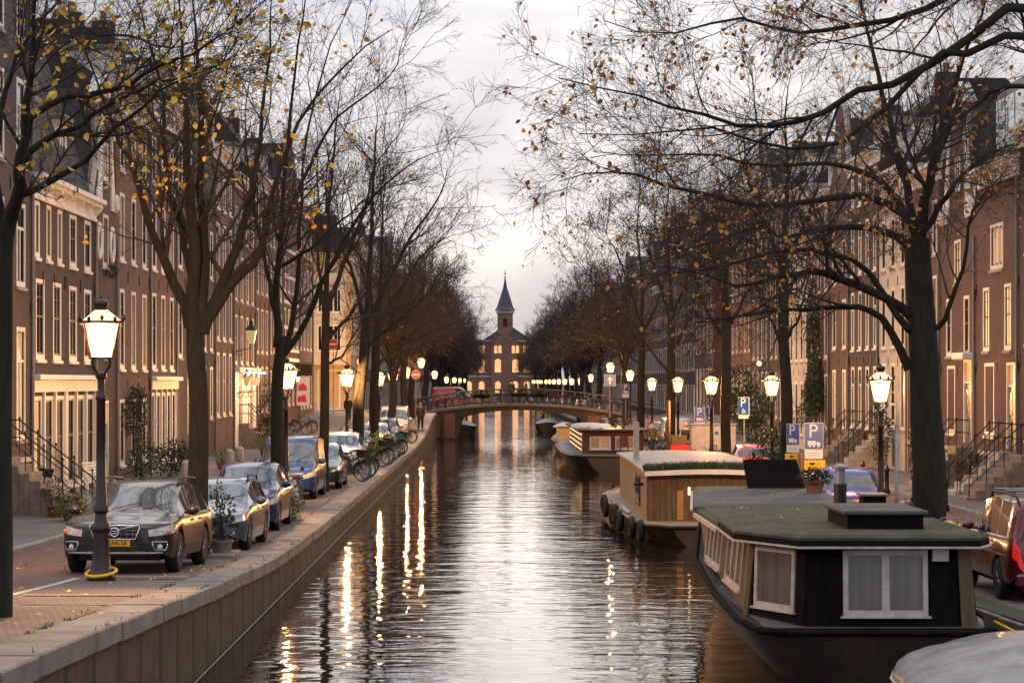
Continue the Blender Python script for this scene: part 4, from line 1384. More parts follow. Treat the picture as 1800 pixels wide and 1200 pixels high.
px_tree(6, 73.1, (570, 880), [(570,840),(571,700),(572,600),(573,540)], .17,
 [([(572,560),(575,450),(580,340),(590,230),(600,150)], .9),
  ([(574,600),(610,560),(640,520),(690,470),(740,430)], .6),
  ([(575,570),(560,470),(555,380),(540,300)], .7),
  ([(575,540),(610,450),(640,370),(660,290),(700,240)], .8),
  ([(572,640),(600,625),(640,560),(670,500)], .45)], .15,
 'slender dark elm next to the hanging shop sign', l2=7, l3=4, l4=4, l5=3, len2=3.0, len3=1.8, len4=1.0, len5=.55, up=(.06,.05,.03,.01), rmin=.006)
px_tree(7, 94, (630, 800), [(629,780),(632,700),(640,620),(645,560)], .27,
 [([(642,600),(650,480),(655,360),(660,260),(665,200)], .9),
  ([(645,570),(690,480),(720,420),(770,350),(790,290)], .8),
  ([(643,580),(620,480),(600,420),(590,330)], .7),
  ([(646,610),(690,570),(740,530),(780,470)], .6)], .2,
 'elm with its trunk lit golden by the lamp beside it', l2=7, l3=5, l4=4, l5=2, len2=3.2, len3=1.9, len4=1.1, len5=.6, up=(.06,.05,.03,.01), rmin=.0075)
px_tree(8, 109, (657, 790), [(657,760),(658,690),(662,600),(665,560)], .25,
 [([(664,590),(670,480),(672,390),(680,300)], .9),
  ([(666,570),(710,500),(750,440),(800,410)], .8),
  ([(663,570),(640,490),(625,410)], .7),
  ([(666,640),(700,610),(760,585),(820,560)], .55)], .19,
 'dark elm leaning over the parked bicycles on the quay', l2=7, l3=5, l4=4, l5=2, len2=3.2, len3=1.9, len4=1.1, len5=.6, up=(.06,.05,.03,.01), rmin=.008)
px_tree(9, 70, (1382, 880), [(1382,830),(1383,740),(1380,640),(1376,560),(1378,480)], .20,
 [([(1377,500),(1380,400),(1385,300),(1380,210),(1390,130)], .9),
  ([(1380,620),(1345,540),(1325,490),(1300,430)], .5),
  ([(1380,600),(1410,540),(1425,470),(1450,380)], .5),
  ([(1377,480),(1340,380),(1310,300),(1290,230)], .7),
  ([(1379,470),(1420,380),(1450,290),(1480,220)], .7)], .15,
 'grey-barked young elm beside the blue parking sign', nleaf=420, leaf=M['leaf_y'], leaf_size=.12, l2=7, l3=5, l4=4, l5=3, len2=2.8, len3=1.7, len4=.9, len5=.5, up=(.06,.05,.03,.01), rmin=.006)
px_tree(10, 90, (1276, 830), [(1276,800),(1275,700),(1277,600),(1276,540)], .22,
 [([(1276,560),(1278,460),(1285,370),(1280,280)], .9),
  ([(1276,600),(1240,540),(1215,470),(1190,420)], .6),
  ([(1277,580),(1310,520),(1340,440),(1360,380)], .65),
  ([(1276,540),(1250,440),(1235,350)], .7)], .17,
 'elm dotted with yellow leaves behind the planted houseboat roof', nleaf=420, leaf=M['leaf_y'], leaf_size=.12, l2=7, l3=5, l4=4, l5=3, len2=3.1, len3=1.9, len4=1.0, len5=.55, up=(.06,.05,.03,.01), rmin=.007)
px_tree(11, 118, (1180, 800), [(1180,780),(1179,700),(1180,620),(1180,560)], .25,
 [([(1180,600),(1178,480),(1172,380),(1180,300)], .9),
  ([(1179,660),(1140,610),(1105,560),(1070,540)], .55),
  ([(1181,620),(1210,560),(1235,480)], .6),
  ([(1180,570),(1150,470),(1120,400)], .7),
  ([(1181,560),(1220,460),(1250,380)], .7)], .19,
 'elm with its lower trunk lit pale by the lamp close by', nleaf=260, leaf=M['leaf_b'], leaf_size=.16, l2=7, l3=5, l4=5, l5=3, len2=3.4, len3=2.0, len4=1.1, len5=.6, up=(.06,.05,.03,.01), rmin=.009)
px_tree(12, 143, (1126, 770), [(1126,750),(1127,690),(1128,620),(1127,570)], .27,
 [([(1127,600),(1128,490),(1120,400),(1125,330)], .9),
  ([(1126,610),(1090,550),(1050,500),(1010,460)], .8),
  ([(1128,590),(1160,520),(1180,430)], .7),
  ([(1127,640),(1080,610),(1040,600),(990,600)], .5),
  ([(1127,570),(1090,460),(1060,400)], .7)], .2,
 'dark full-crowned elm just before the far bridge on the houseboat side', nleaf=350, leaf=M['leaf_b'], leaf_size=.18, l2=8, l3=5, l4=4, l5=3, len2=3.6, len3=2.1, len4=1.2, len5=.65, up=(.06,.05,.03,.01), rmin=.011, twig=M['twig_far'])

# -- the rows beyond the bridge: two built once, the rest copies
def generic_limbs(rng, n, h0, H, spread):
    out = []
    for i in range(n):
        a = 2*math.pi*i/n + rng.uniform(-.4, .4)
        z0 = h0 + rng.uniform(-.6, 1.2)
        s = spread*rng.uniform(.6, 1.1); top = H*rng.uniform(.78, 1.0)
        if i == 0: s *= .15; top = H
        out.append(([(0,0,z0), (math.cos(a)*s*.35, math.sin(a)*s*.35, z0+(top-z0)*.28), (math.cos(a)*s*.7, math.sin(a)*s*.7, z0+(top-z0)*.62), (math.cos(a)*s, math.sin(a)*s, top)], rng.uniform(.6, .95)))
    for i in range(4):
        a = rng.uniform(0, 6.28); z0 = h0 + rng.uniform(-.8, 1.5); s = spread*rng.uniform(.9, 1.25)
        out.append(([(0,0,z0), (math.cos(a)*s*.4, math.sin(a)*s*.4, z0+1.4), (math.cos(a)*s*.8, math.sin(a)*s*.8, z0+2.3), (math.cos(a)*s*1.1, math.sin(a)*s*1.1, z0+2.6)], .5))
    return out
FARTREE = 'bare full-crowned elm in the row along the canal beyond the bridge'
GFT = 'elms beyond the bridge'
protos = []
for k in range(3):
    rg = random.Random(40+k)
    protos.append(make_tree(60+k, [(0,0,-.3),(.1,.05,1.5),(-.05,.1,3.0),(0,0,4.6)], .30, generic_limbs(rg, 7, 4.0, 12.0+k, 2.4), .2, FARTREE,
        (0,0,0), nleaf=220, leaf=M['leaf_b'], leaf_size=.22, group=GFT, l2=8, l3=5, l4=3, l5=2, len2=2.6, len3=1.8, len4=1.1, len5=.65,
        up=(.05,.04,.03,.01), rmin=.012, twig=M['twig_far'], bark=M['bark']))
rg = random.Random(9)
spots = []
y = 124.0
for y in (126, 141, 156): spots.append((-5.6, y))
y = 190
while y < 480:
    spots.append((-5.7 + rg.uniform(-.3, .3), y)); spots.append((9.1 + rg.uniform(-.3, .3), y + 5)); y += rg.uniform(15, 19)
spots.append((9.2, 160))
for i, (x, y) in enumerate(spots):
    src = protos[i % 3]
    loc = (x, y, (zl if x < 0 else zr)(y))
    lab = FARTREE if y > 170 else ['bare elm between the parked light van and the silver hatchback', 'bare elm where the quay starts to climb to the bridge', 'bare elm at the near corner of the bridge by the no-entry sign', 'bare elm at the bridge corner by the blue arrow sign'][min(i, 3)]
    s = rg.uniform(.92, 1.08) if y > 170 else .86
    o = src if i < 3 else dup(src, loc)
    if i < 3: o.location = loc
    o.rotation_euler = (0, 0, rg.uniform(0, 6.28)); o.scale = (s, s, s)
    o['label'] = lab
    if y < 170 and 'group' in o: del o['group']
    elif y > 170: o['group'] = GFT
# ================================================================== STREET LAMPS
def text_mesh(name, s, size, m, align='CENTER'):
    cu = bpy.data.curves.new(name, 'FONT')
    cu.body = s; cu.size = size; cu.align_x = align; cu.align_y = 'CENTER'; cu.extrude = .002
    o = bpy.data.objects.new(name, cu)
    me = bpy.data.meshes.new_from_object(o)
    bpy.data.objects.remove(o)
    me.name = name
    me.materials.clear(); me.materials.append(m)
    return me

def make_lamp():
    t = thing('street_lamp', 'x', 'street lamp', (0,0,0), 0)
    prof = [(.23,0),(.23,.06),(.19,.10),(.155,.2),(.128,.5),(.122,.75),(.15,.79),(.15,.84),(.10,.92),(.09,1.05),(.125,1.09),(.125,1.14),(.085,1.2),(.072,2.0),(.065,2.80),(.085,2.83),(.085,2.88),(.058,2.92),(.055,3.15),(.09,3.18),(.09,3.24),(.03,3.27)]
    part('post', MB().lathe(prof, 14), M['lamp_iron'], t, auto=35)
    yk = MB()
    for k in range(4):
        a = R(45+90*k); c, s = math.cos(a), math.sin(a)
        yk.tube([(c*.03,s*.03,3.2),(c*.10,s*.10,3.27),(c*.19,s*.19,3.37),(c*.20,s*.20,3.43),(c*.16,s*.16,3.485)], .018, 5)
    part('yoke', yk, M['lamp_iron'], t, True)
    def sq(h, z): return [(-h,-h,z),(h,-h,z),(h,h,z),(-h,h,z)]
    gl = part('lantern_glass', MB().loft([sq(.155,3.51), sq(.265,4.01)], cap=False), M['lamp_glass'], t)
    fr = MB()
    for k in range(4):
        c, s = ((-1,-1),(1,-1),(1,1),(-1,1))[k]
        fr.tube([(c*.16,s*.16,3.49),(c*.272,s*.272,4.03)], .013, 4)
    fr.loft([sq(.185,3.47), sq(.185,3.50), sq(.15,3.505)])
    fr.loft([sq(.31,4.015), sq(.33,4.03), sq(.33,4.06), sq(.30,4.07)])
    for k in range(4):
        for d in (-.2, 0, .2):
            p = [(d,-.32),(.32,d),(d,.32),(-.32,d)][k]
            fr.ball((p[0],p[1],4.09+.02*(d==0)), .03,.03,.045, 6, 4)
        c, s = ((-1,-1),(1,-1),(1,1),(-1,1))[k]
        fr.tube([(c*.31,s*.31,4.06),(c*.35,s*.35,4.10),(c*.34,s*.34,4.16)], [.02,.018,.008], 5)
    part('lantern_frame', fr, M['lamp_iron'], t)
    part('lantern_roof', MB().loft([sq(.29,4.072), sq(.10,4.235)], cap=False), M['lamp_roof'], t)
    part('crown', MB().lathe([(.09,4.23),(.10,4.25),(.085,4.27),(.115,4.31),(.12,4.36),(.09,4.395),(.03,4.41),(.02,4.43),(.028,4.445),(.005,4.46)], 12), M['lamp_iron'], t, True)
    return t
M['lamp_roof'] = glow_mat('lamp_roof_glass', (1.0,.55,.25), 1.6)
LBL_L = 'lit crown-topped lantern on a dark red post among the parked cars'
LBL_R = 'lit crown-topped lantern on a dark red post on the houseboat quay'
LBL_F = 'small lit street lantern in the double row beyond the bridge'
lamp0 = make_lamp()
lamp_far = copy_tree(lamp0)
bl_ = bpy.data.lights.new('burner', 'POINT'); bl_.energy = 2400; bl_.color = (1.0, .48, .16); bl_.shadow_soft_size = .07
burner = bpy.data.objects.new('burner', bl_); col.objects.link(burner); burner.parent = lamp0; burner.location = (0, 0, 3.72)
far_used = []
lamp_spots = [(-6.16,35.7,1.0)] + [(-5.85,64,.95),(-6.0,93.0,.95),(-5.95,118,.95),(-5.85,132,.95),(-5.5,143,.95),(-5.35,168,.95)]
lamp_spots += [(-9.9,169.5,.95)]  # added lantern, hidden behind the trees, to light the cream corner building
lamp_spots += [(9.35,55,.95),(9.85,80.6,.95),(8.75,91.5,.95),(8.9,110,.95),(9.1,131,.95),(9.1,152,.95),(8.3,162,.95)]
yy = 196.0
while yy < 500:
    lamp_spots += [(8.7,yy+8,.95)]
    if yy < 420 and int(yy) % 2 == 0: lamp_spots += [(-5.2,yy+4,.95)]
    yy += 25
for i, (x, y, s) in enumerate(lamp_spots):
    zf = zl if x < 0 else zr
    lab, grp = (LBL_F, 'lanterns beyond the bridge') if y > 170 else ((LBL_L, 'lanterns on the car-lined quay') if x < 0 else (LBL_R, 'lanterns on the houseboat quay'))
    if i == 0:
        o = lamp0; o.location = (x, y, zf(y)); o['label'] = 'tall crown-topped lantern with a yellow band round its base in front of the wagon'
        o.rotation_euler = (0,0,R(12))
    elif y > 170 and not far_used:
        far_used.append(1); o = lamp_far
        o.location = (x, y, zf(y)); o.scale = (s,)*3; o['label'] = lab; o['group'] = grp
    else:
        o = dup(lamp_far if y > 170 else lamp0, (x, y, zf(y)), R(random.Random(i).uniform(-20, 20)), lab, grp, s)
for o in list(col.objects):
    if o.name.startswith('street_lamp') and abs(o.location.x + 9.9) < .01 and abs(o.location.y - 169.5) < .01:
        o['label'] = 'unseen lantern added at the side-street corner to light the cream building'; del o['group']
hose = [(.235*math.cos(a), .235*math.sin(a), .13 + .05*math.sin(a*1.0+.6)) for a in [2*math.pi*k/20 for k in range(21)]]
part('yellow_band', MB().tube(hose, .028, 6), M['yel_p'], lamp0, True)

# ================================================================== CARS
CARPTS = 8
def car(name, label, cat, pos, rz, P, paint_m, lit_tail=False, extras=None, plate_txt=None, zf=None):
    """nose towards -y. P: L W H, hood front, cowl, roof etc. pos = (x, y of the nose end or tail end)"""
    L, W, H = P['L'], P['W']/2, P['H']
    ztop = P['top']          # control points (y, z) of the centre line
    belt0, belt1 = P['belt']
    wy, wr = P['wheels'], P['wr']
    ys = set()
    for a, _ in ztop: ys.add(round(a, 3))
    for c in wy:
        for k in range(-5, 6): ys.add(round(c + (wr+.07)*math.sin(k/5*math.pi/2), 3))
    for k in range(int(L/.14)+1): ys.add(round(k*.14, 3))
    for q in (0,.03,.07,.13,.2,.3): ys.add(q); ys.add(round(L-q, 3))
    for a, b in P['side']: ys.add(a); ys.add(b)
    ys = sorted(y for y in ys if 0 <= y <= L)
    ys = [y for i, y in enumerate(ys) if i == 0 or y - ys[i-1] > .012 or y in (0, L)]
    sm = P.get('smooth', .1)
    def zc(y):
        s = 0
        for d in (-1, -.5, 0, .5, 1): s += interp(ztop, min(max(y + d*sm, 0), L))
        return s/5 if .25 < y < L-.15 else interp(ztop, y)
    plan = P.get('plan', [(0,.60),(.03,.74),(.07,.83),(.13,.90),(.2,.945),(.3,.975),(.5,1)])
    planr = P.get('planr', [(0,.72),(.03,.84),(.07,.91),(.13,.95),(.2,.975),(.3,.99),(.5,1)])
    def ww(y): return W*min(interp(plan, y), interp(planr, L-y))
    base = P.get('base', .24)
    rings = []
    for y in ys:
        w = ww(y); z = zc(y)
        bl = min(lerp(belt0, belt1, y/L), z - .03)
        t = min(max((z - bl)/(H - (belt0+belt1)/2), 0), 1)
        zb = base + .10*max(0, 1 - y/.25) + .12*max(0, 1-(L-y)/.3)
        for c in wy:
            d = abs(y-c)
            if d < wr+.07: zb = max(zb, wr + math.sqrt((wr+.07)**2 - d*d))
        z1 = max(.46, zb+.02); z2 = max(lerp(z1, bl, .55), z1+.02)
        z3 = max(bl-.03, z2+.01)
        wt = W*P.get('tumble', .76)*min(1, w/W+.05)
        p = [(w*.965, zb), (w*1.0, z1), (w*.995, z2), (w*.97, z3), (w*.945, max(bl, z3+.005)),
             (lerp(w*.86, wt, t), lerp(max(bl, z3+.005)+.012, z-.055, t)), (lerp(w*.55, wt*.80, t), z-.012), (0, z)]
        rings.append([(x_, y, z_) for x_, z_ in p])
    n = len(ys)
    yc, yr0, yr1, yrb = P['glass']       # cowl, roof front, roof rear, rear glass foot
    cls = {}
    def put(k, quad): cls.setdefault(k, MB()).add(quad, [(0,1,2,3)])
    hl, tl = P.get('hl', (.0,.34)), P.get('tl', .16)
    for i in range(n-1):
        ym = (ys[i]+ys[i+1])/2
        for j in range(7):
            for s in (-1, 1):
                q = [rings[i][j], rings[i+1][j], rings[i+1][j+1], rings[i][j+1]]
                q = [(s*a, b, c) for a, b, c in q]
                if s > 0: q = q[::-1]
                k = 'body'
                if yc+.05 < ym < yr0-.04 and j in (5, 6): k = 'windscreen'
                elif yr1+.04 < ym < yrb-.05 and j in (5, 6) and P.get('rear_glass', True): k = 'rear_window'
                elif j == 4:
                    for a, b in P['side']:
                        if a <= ym <= b: k = 'side_window%d%s' % (P['side'].index((a, b)), 'LR'[s > 0])
                elif j in (2,) and hl[0] <= ym < hl[1]: k = 'headlight%s' % 'LR'[s > 0]
                elif j in P.get('tlj', (2, 3)) and L - ym < tl: k = 'tail_light%s' % 'LR'[s > 0]
                elif j == 0 and P.get('clad'): k = 'lower_cladding'
                put(k, q)
    for i, fl in ((0, False), (n-1, True)):
        ring = [(-a,b,c) for a,b,c in rings[i]] + rings[i][-2::-1]
        cls['body'].add(ring, [tuple(range(len(ring))) if not fl else tuple(range(len(ring)-1,-1,-1))])
    x, y0 = pos
    zf = zf or (zl if x < 0 else zr)
    if abs(rz) < 1:                                    # nose at y0
        za, zb2 = zf(y0+wy[0]), zf(y0+wy[1])
        pitch = math.atan2(zb2-za, wy[1]-wy[0])
        org = (x, y0, za - (zb2-za)/(wy[1]-wy[0])*wy[0])
        root = thing(name, label, cat, org, 0, rot=(pitch, 0, rz))
    else:                                              # tail at y0
        za, zb2 = zf(y0+L-wy[1]), zf(y0+L-wy[0])
        root = thing(name, label, cat, (x, y0+L, zb2), 0, rot=(0, 0, rz))
    mats = {'windscreen': M['carglass_f'], 'rear_window': M['carglass'], 'lower_cladding': M['plastic']}
    body = None
    for k in ['body'] + sorted(q for q in cls if q != 'body'):
        nm = k.rstrip('LR0123456789')
        m_ = paint_m if nm == 'body' else mats.get(nm, M['carglass'])
        if nm == 'headlight': m_ = M['hl']
        if nm == 'tail_light': m_ = M['red_lit'] if lit_tail else M['red_lens']
        me = cls[k].mesh(nm, m_)
        import bmesh
        b = bmesh.new(); b.from_mesh(me)
        bmesh.ops.remove_doubles(b, verts=b.verts, dist=.0008)
        b.to_mesh(me); b.free()
        smooth_by_angle(me, 38 if nm == 'body' else 60)
        o = link(nm, me, root)
        if nm == 'body': body = o
    # underbody, wheels
    part('underbody', MB().box(-W*.72, W*.72, .35, L-.3, .22, .62), M['plastic'], root)
    ty = MB().lathe([(wr*.62,-.10),(wr*.9,-.11),(wr,-.085),(wr,.085),(wr*.9,.11),(wr*.62,.10)], 22)
    tym = ty.mesh('tyre', M['rubber'], True)
    rm = MB().lathe([(wr*.63,-.09),(wr*.63,.07),(wr*.55,.085),(wr*.50,.05),(wr*.12,.06),(wr*.10,.085)], 18)
    for k in range(5):
        a = 2*math.pi*k/5
        c, s_ = math.cos(a), math.sin(a)
        rm.tube([(c*wr*.1,s_*wr*.1,.075),(c*wr*.58,s_*wr*.58,.078)], [.035,.022], 4)
    rmm = rm.mesh('rim', M['rim'])
    for c in wy:
        for s in (-1, 1):
            wo = link('wheel', tym, root, (s*(W-.12), c, wr), (0, R(90)*s, 0))
            link('rim', rmm, wo)
    # mirrors, grille, plate, lower grille, wipers, handles
    ym_ = P.get('mirror', yc+.42); zm = lerp(belt0, belt1, .4)+.08
    for s in (-1, 1):
        part('mirror', MB().ball((s*(W+.09), ym_, zm), .115,.07,.085, 10, 6).tube([(s*(W-.06),ym_+.03,zm-.05),(s*(W+.04),ym_+.02,zm-.03)], .025, 5), paint_m, root, True)
    zg = P.get('zg', .62)
    gw = P.get('gw', .36)
    if abs(rz) < 1:
        part('grille', MB().bbox(-gw, gw, -.035, .03, zg-.085, zg+.085, .03), M['plastic'], root)
        part('lower_grille', MB().bbox(-W*.52, W*.52, -.02, .05, .30, .40, .02), M['plastic'], root)
        pl = part('number_plate', MB().bbox(-.26, .26, -.05, -.03, zg-.235, zg-.125, .005), M['plate_y'], root)
        wm = MB()
        for s in (-.3, .25): wm.tube([(s, yc+.02, zc(yc)+.03), (s+.45, yc+.22, zc(yc+.22)+.03)], .009, 4)
        part('wiper', wm, M['plastic'], root)
    else:
        pl = part('number_plate', MB().bbox(-.26, .26, L+.005, L+.025, P.get('zp', .72), P.get('zp', .72)+.11, .005), M['plate_y'], root)
        part('rear_bumper', MB().bbox(-W*.9, W*.9, L-.06, L+.05, .32, .54, .04), M['plastic'] if P.get('clad') else paint_m, root)
    for s in (-1, 1):
        for a, b in P['side'][:2]:
            part('door_handle', MB().bbox(s*(W*.99)-.02, s*(W*.99)+.02, b-.28, b-.10, lerp(belt0,belt1,.5)-.12, lerp(belt0,belt1,.5)-.085, .008), paint_m, root)
    if P.get('rails'):
        for s in (-1, 1):
            r0 = W*P.get('tumble', .76)*.93
            part('roof_rail', MB().tube([(s*r0,yr0+.35,H-.07),(s*r0,yr0+.45,H+.03),(s*r0,(yr0+yr1)/2,H+.045),(s*r0,yr1-.25,H+.02),(s*r0,yr1-.12,H-.07)], .022, 6), M['plastic'], root, True)
    if extras: extras(root, P, body)
    return root

WAGON = dict(L=4.82, W=1.88, H=1.54, top=[(0,.80),(.06,.84),(.2,.875),(.6,.92),(1.18,1.01),(1.95,1.44),(2.3,1.51),(3.0,1.54),(4.1,1.49),(4.35,1.43),(4.68,1.02),(4.76,.92),(4.82,.6)],
    belt=(.92,1.0), wheels=(.92,3.68), wr=.345, side=[(1.62,2.42),(2.50,3.32),(3.42,4.2)], glass=(1.18,1.95,4.35,4.68), rails=True, clad=True, zg=.70, gw=.36, base=.27, hl=(.0,.42))
TOURING = dict(WAGON, L=4.52, W=1.80, H=1.43, top=[(0,.68),(.06,.74),(.2,.79),(.6,.86),(1.32,.95),(2.0,1.33),(2.35,1.40),(3.0,1.43),(3.9,1.38),(4.1,1.32),(4.4,.98),(4.46,.88),(4.52,.55)],
    belt=(.86,.95), wheels=(.80,3.56), wr=.32, side=[(1.7,2.4),(2.48,3.2),(3.3,3.95)], glass=(1.32,2.0,4.1,4.4), zg=.60, gw=.3, base=.20, clad=False)
MPV = dict(WAGON, L=4.15, W=1.75, H=1.56, top=[(0,.74),(.06,.80),(.2,.86),(.55,.93),(.98,1.04),(1.75,1.46),(2.1,1.54),(2.6,1.56),(3.5,1.50),(3.72,1.42),(4.02,1.02),(4.1,.85),(4.15,.55)],
    belt=(.94,1.03), wheels=(.82,3.38), wr=.31, side=[(1.5,2.2),(2.28,2.95),(3.05,3.5)], glass=(.98,1.75,3.72,4.02), rails=False, zg=.55, gw=.34, base=.21, clad=False, hl=(.0,.5))
VAN = dict(WAGON, L=4.15, W=1.78, H=1.86, top=[(0,.80),(.06,.87),(.2,.94),(.5,1.00),(.85,1.08),(1.38,1.70),(1.62,1.82),(2.2,1.86),(3.9,1.83),(4.05,1.74),(4.1,1.1),(4.12,.9),(4.15,.6)],
    belt=(1.02,1.08), wheels=(.78,3.45), wr=.31, side=[(1.28,2.05)], glass=(.85,1.38,4.05,4.1), rails=False, zg=.6, gw=.42, base=.24, clad=False, tumble=.88, hl=(.0,.42), rear_glass=False)
HATCH = dict(MPV, L=3.95, W=1.70, H=1.45, top=[(0,.68),(.06,.74),(.2,.79),(.6,.86),(1.08,.95),(1.75,1.36),(2.1,1.43),(2.6,1.45),(3.3,1.40),(3.5,1.34),(3.82,.98),(3.9,.85),(3.95,.55)],
    belt=(.88,.96), wheels=(.76,3.24), wr=.30, side=[(1.5,2.25),(2.33,3.1)], glass=(1.08,1.75,3.5,3.82), base=.2)
ROUND = dict(HATCH, W=1.76, H=1.62, top=[(a, b*1.62/1.45 if b > .9 else b*1.06) for a, b in HATCH['top']], belt=(.98,1.06), tumble=.74, planr=[(0,.55),(.03,.72),(.07,.82),(.13,.88),(.2,.93),(.35,.97),(.6,1)], tl=.0)
SUV = dict(WAGON, L=4.75, W=1.84, H=1.80, top=[(0,.72),(.06,.92),(.2,1.0),(.6,1.06),(1.35,1.12),(1.95,1.66),(2.15,1.76),(2.8,1.80),(4.35,1.78),(4.5,1.72),(4.62,1.15),(4.7,1.0),(4.75,.55)],
    belt=(1.08,1.14), wheels=(.85,3.68), wr=.37, side=[(1.7,2.5),(2.58,3.4),(3.48,4.35)], glass=(1.35,1.95,4.5,4.62), rails=True, zg=.8, gw=.4, base=.36, clad=False, tumble=.82, tl=.12, tlj=(2,3), zp=.75)

def wagon_extras(root, P, body):
    zg = P['zg']
    part('grille_surround', MB().tube([(-.40,-.05,zg+.115),(.40,-.05,zg+.115),(.42,-.05,zg+.08),(.34,-.05,zg-.115),(-.34,-.05,zg-.115),(-.42,-.05,zg+.08),(-.40,-.05,zg+.115)], .014, 6), M['chrome'], root, True)
    gr = MB()
    for k in range(7): gr.tube([(-.3+.1*k,-.045,zg-.09),(-.3+.1*k,-.045,zg+.09)], .007, 4)
    for k in (-.03,.03): gr.tube([(-.36,-.045,zg+k),(.36,-.045,zg+k)], .007, 4)
    part('grille_bars', gr, M['steel'], root)
    em = MB().torus((0,-.07,zg), .07, .016, 20, 6, 'y').tube([(-.07,-.066,zg-.02),(.07,-.066,zg-.02)], .012, 4).tube([(-.07,-.066,zg+.015),(.07,-.066,zg+.015)], .012, 4)
    em.tube([(.06,-.065,zg+.04),(.36,-.06,zg+.115)], .014, 5).tube([(-.36,-.06,zg-.1),(-.06,-.065,zg-.04)], .014, 5)
    part('emblem', em, M['chrome'], root, True)
    for s in (-1, 1):
        fg = part('fog_light_surround', MB().tube([(s*.62,.0,.54),(s*.84,.10,.54),(s*.85,.11,.46),(s*.82,.09,.40),(s*.66,.02,.40),(s*.62,.0,.46),(s*.62,.0,.54)], .017, 5), M['rim'], root, True)
        part('fog_light', MB().ball((s*.73,.05,.45), .055,.03,.055, 10, 6), M['hl'], fg, True)
        part('indicator', MB().ball((s*.865,.15,.70), .03,.07,.05, 8, 6), M['amber'], root, True)
    part('skid_bar', MB().tube([(-.78,.03,.36),(-.6,-.02,.355),(.6,-.02,.355),(.78,.03,.36)], .02, 6), M['rim'], root, True)
    link('plate_lettering', text_mesh('plate_lettering', 'KNS-28', .095, M['ink']), root, (.045, -.053, zg-.18), (R(90),0,0))
    st = MB().torus((.38, 1.75, 1.12), .17, .014, 20, 5, 'y')
def light_extras(root, P, body):
    pass
def kidney(root, P, body):
    for s in (-1, 1):
        part('kidney_grille', MB().tube([(s*.04,-.05,.68),(s*.2,-.05,.68),(s*.22,-.05,.63),(s*.19,-.05,.56),(s*.05,-.05,.56),(s*.04,-.05,.68)], .012, 5), M['chrome'], root, True)
        part('fog_light', MB().ball((s*.62,.01,.36), .06,.04,.05, 10, 6), M['hl'], root, True)
def suv_extras(root, P, body):
    part('roof_rack', MB().tube([(-.66,2.3,1.86),(.66,2.3,1.86)], .02, 5).tube([(-.66,3.2,1.87),(.66,3.2,1.87)], .02, 5).tube([(-.66,4.0,1.86),(.66,4.0,1.86)], .02, 5), M['steel'], root)
    for s in (-1, 1):
        part('trim_strip', MB().box(s*.925-.012, s*.925+.012, 1.3, 4.3, .80, .825), M['chrome'], root)
def round_tail(root, P, body):
    for s in (-1, 1):
        part('tail_light', MB().ball((s*.62, P['L']-.05, .80), .10,.06,.11, 14, 8), M['red_lens'], root, True)
        part('tail_light', MB().ball((s*.62, P['L']-.01, .80), .055,.04,.06, 12, 6), M['amber'], root, True)

car('parked_car', 'dark brown wagon with roof rails and yellow number plate behind the lamp post', 'car', (-6.26, 37.6), R(-1.5), WAGON, paint('paint_dark_brown', (.020,.014,.011), .15, coat=.45), extras=wagon_extras)
car('parked_car', 'silver-grey estate car nose-on behind the potted shrub', 'car', (-5.9, 45.9), R(-1), TOURING, paint('paint_silver_blue', (.15,.18,.23), .6), extras=kidney)
car('parked_car', 'dark blue compact car with wide clear headlights', 'car', (-5.92, 52.8), R(-1), MPV, paint('paint_navy', (.02,.035,.12), .4))
car('parked_van', 'blue panel van parked behind the scooter', 'van', (-6.2, 67.6), R(-1), VAN, paint('paint_van_blue', (.022,.055,.17), .3))
car('parked_car', 'charcoal hatchback between the blue van and the white car', 'car', (-5.85, 74.4), R(0), HATCH, paint('paint_charcoal', (.05,.05,.052), .5))
car('parked_car', 'white saloon-like hatchback with bicycles at its nose', 'car', (-5.95, 87.0), R(0), MPV, paint('paint_white', (.62,.60,.56), .1))
car('parked_car', 'grey estate car beside the golden-lit trunk', 'car', (-6.2, 99.0), R(0), TOURING, paint('paint_grey', (.16,.17,.18), .5))
car('parked_car', 'silver hatchback among quay bicycles under the leaning elm', 'car', (-6.0, 113.0), R(0), HATCH, paint('paint_silver', (.26,.27,.29), .6))
car('parked_car', 'pale grey hatchback just before the light delivery van', 'car', (-6.0, 122.0), R(0), MPV, paint('paint_pale_grey', (.22,.24,.26), .5))
car('parked_van', 'pale delivery van with teal windscreen near the bridge', 'van', (-5.95, 134.5), R(0), dict(VAN), paint('paint_pale_van', (.50,.52,.52), .2))
car('parked_car', 'maroon off-road estate with roof rack and lit red tail lights', 'car', (9.62, 38.3), R(180), SUV, paint('paint_maroon', (.12,.010,.016), .15), lit_tail=True, extras=suv_extras)
car('parked_car', 'deep blue hatchback with round orange-red tail lights', 'car', (9.05, 57.4), R(180), ROUND, paint('paint_deep_blue', (.018,.03,.20), .4), extras=round_tail)
car('parked_car', 'bright red hatchback half hidden by the roof plants', 'car', (9.9, 85.5), R(180), HATCH, paint('paint_red', (.55,.02,.035), .1))
car('parked_car', 'white hatchback behind the grey utility cabinet', 'car', (10.0, 113.0), R(180), HATCH, paint('paint_white_b', (.60,.57,.52), .1))
car('parked_van', 'silver panel van parked past the white hatchback', 'van', (10.1, 124.0), R(180), VAN, paint('paint_silver_van', (.40,.42,.46), .5), extras=None)
car('parked_car', 'dark hatchback at the foot of the bridge ramp', 'car', (9.9, 134.0), R(180), HATCH, paint('paint_dark_b', (.05,.055,.07), .4), lit_tail=True)
car('parked_van', 'red van standing across the far end of the bridge street', 'van', (-1.2, 190.0), R(90), dict(VAN), paint('paint_red_van', (.40,.02,.025), .1), zf=lambda y: 1.98)

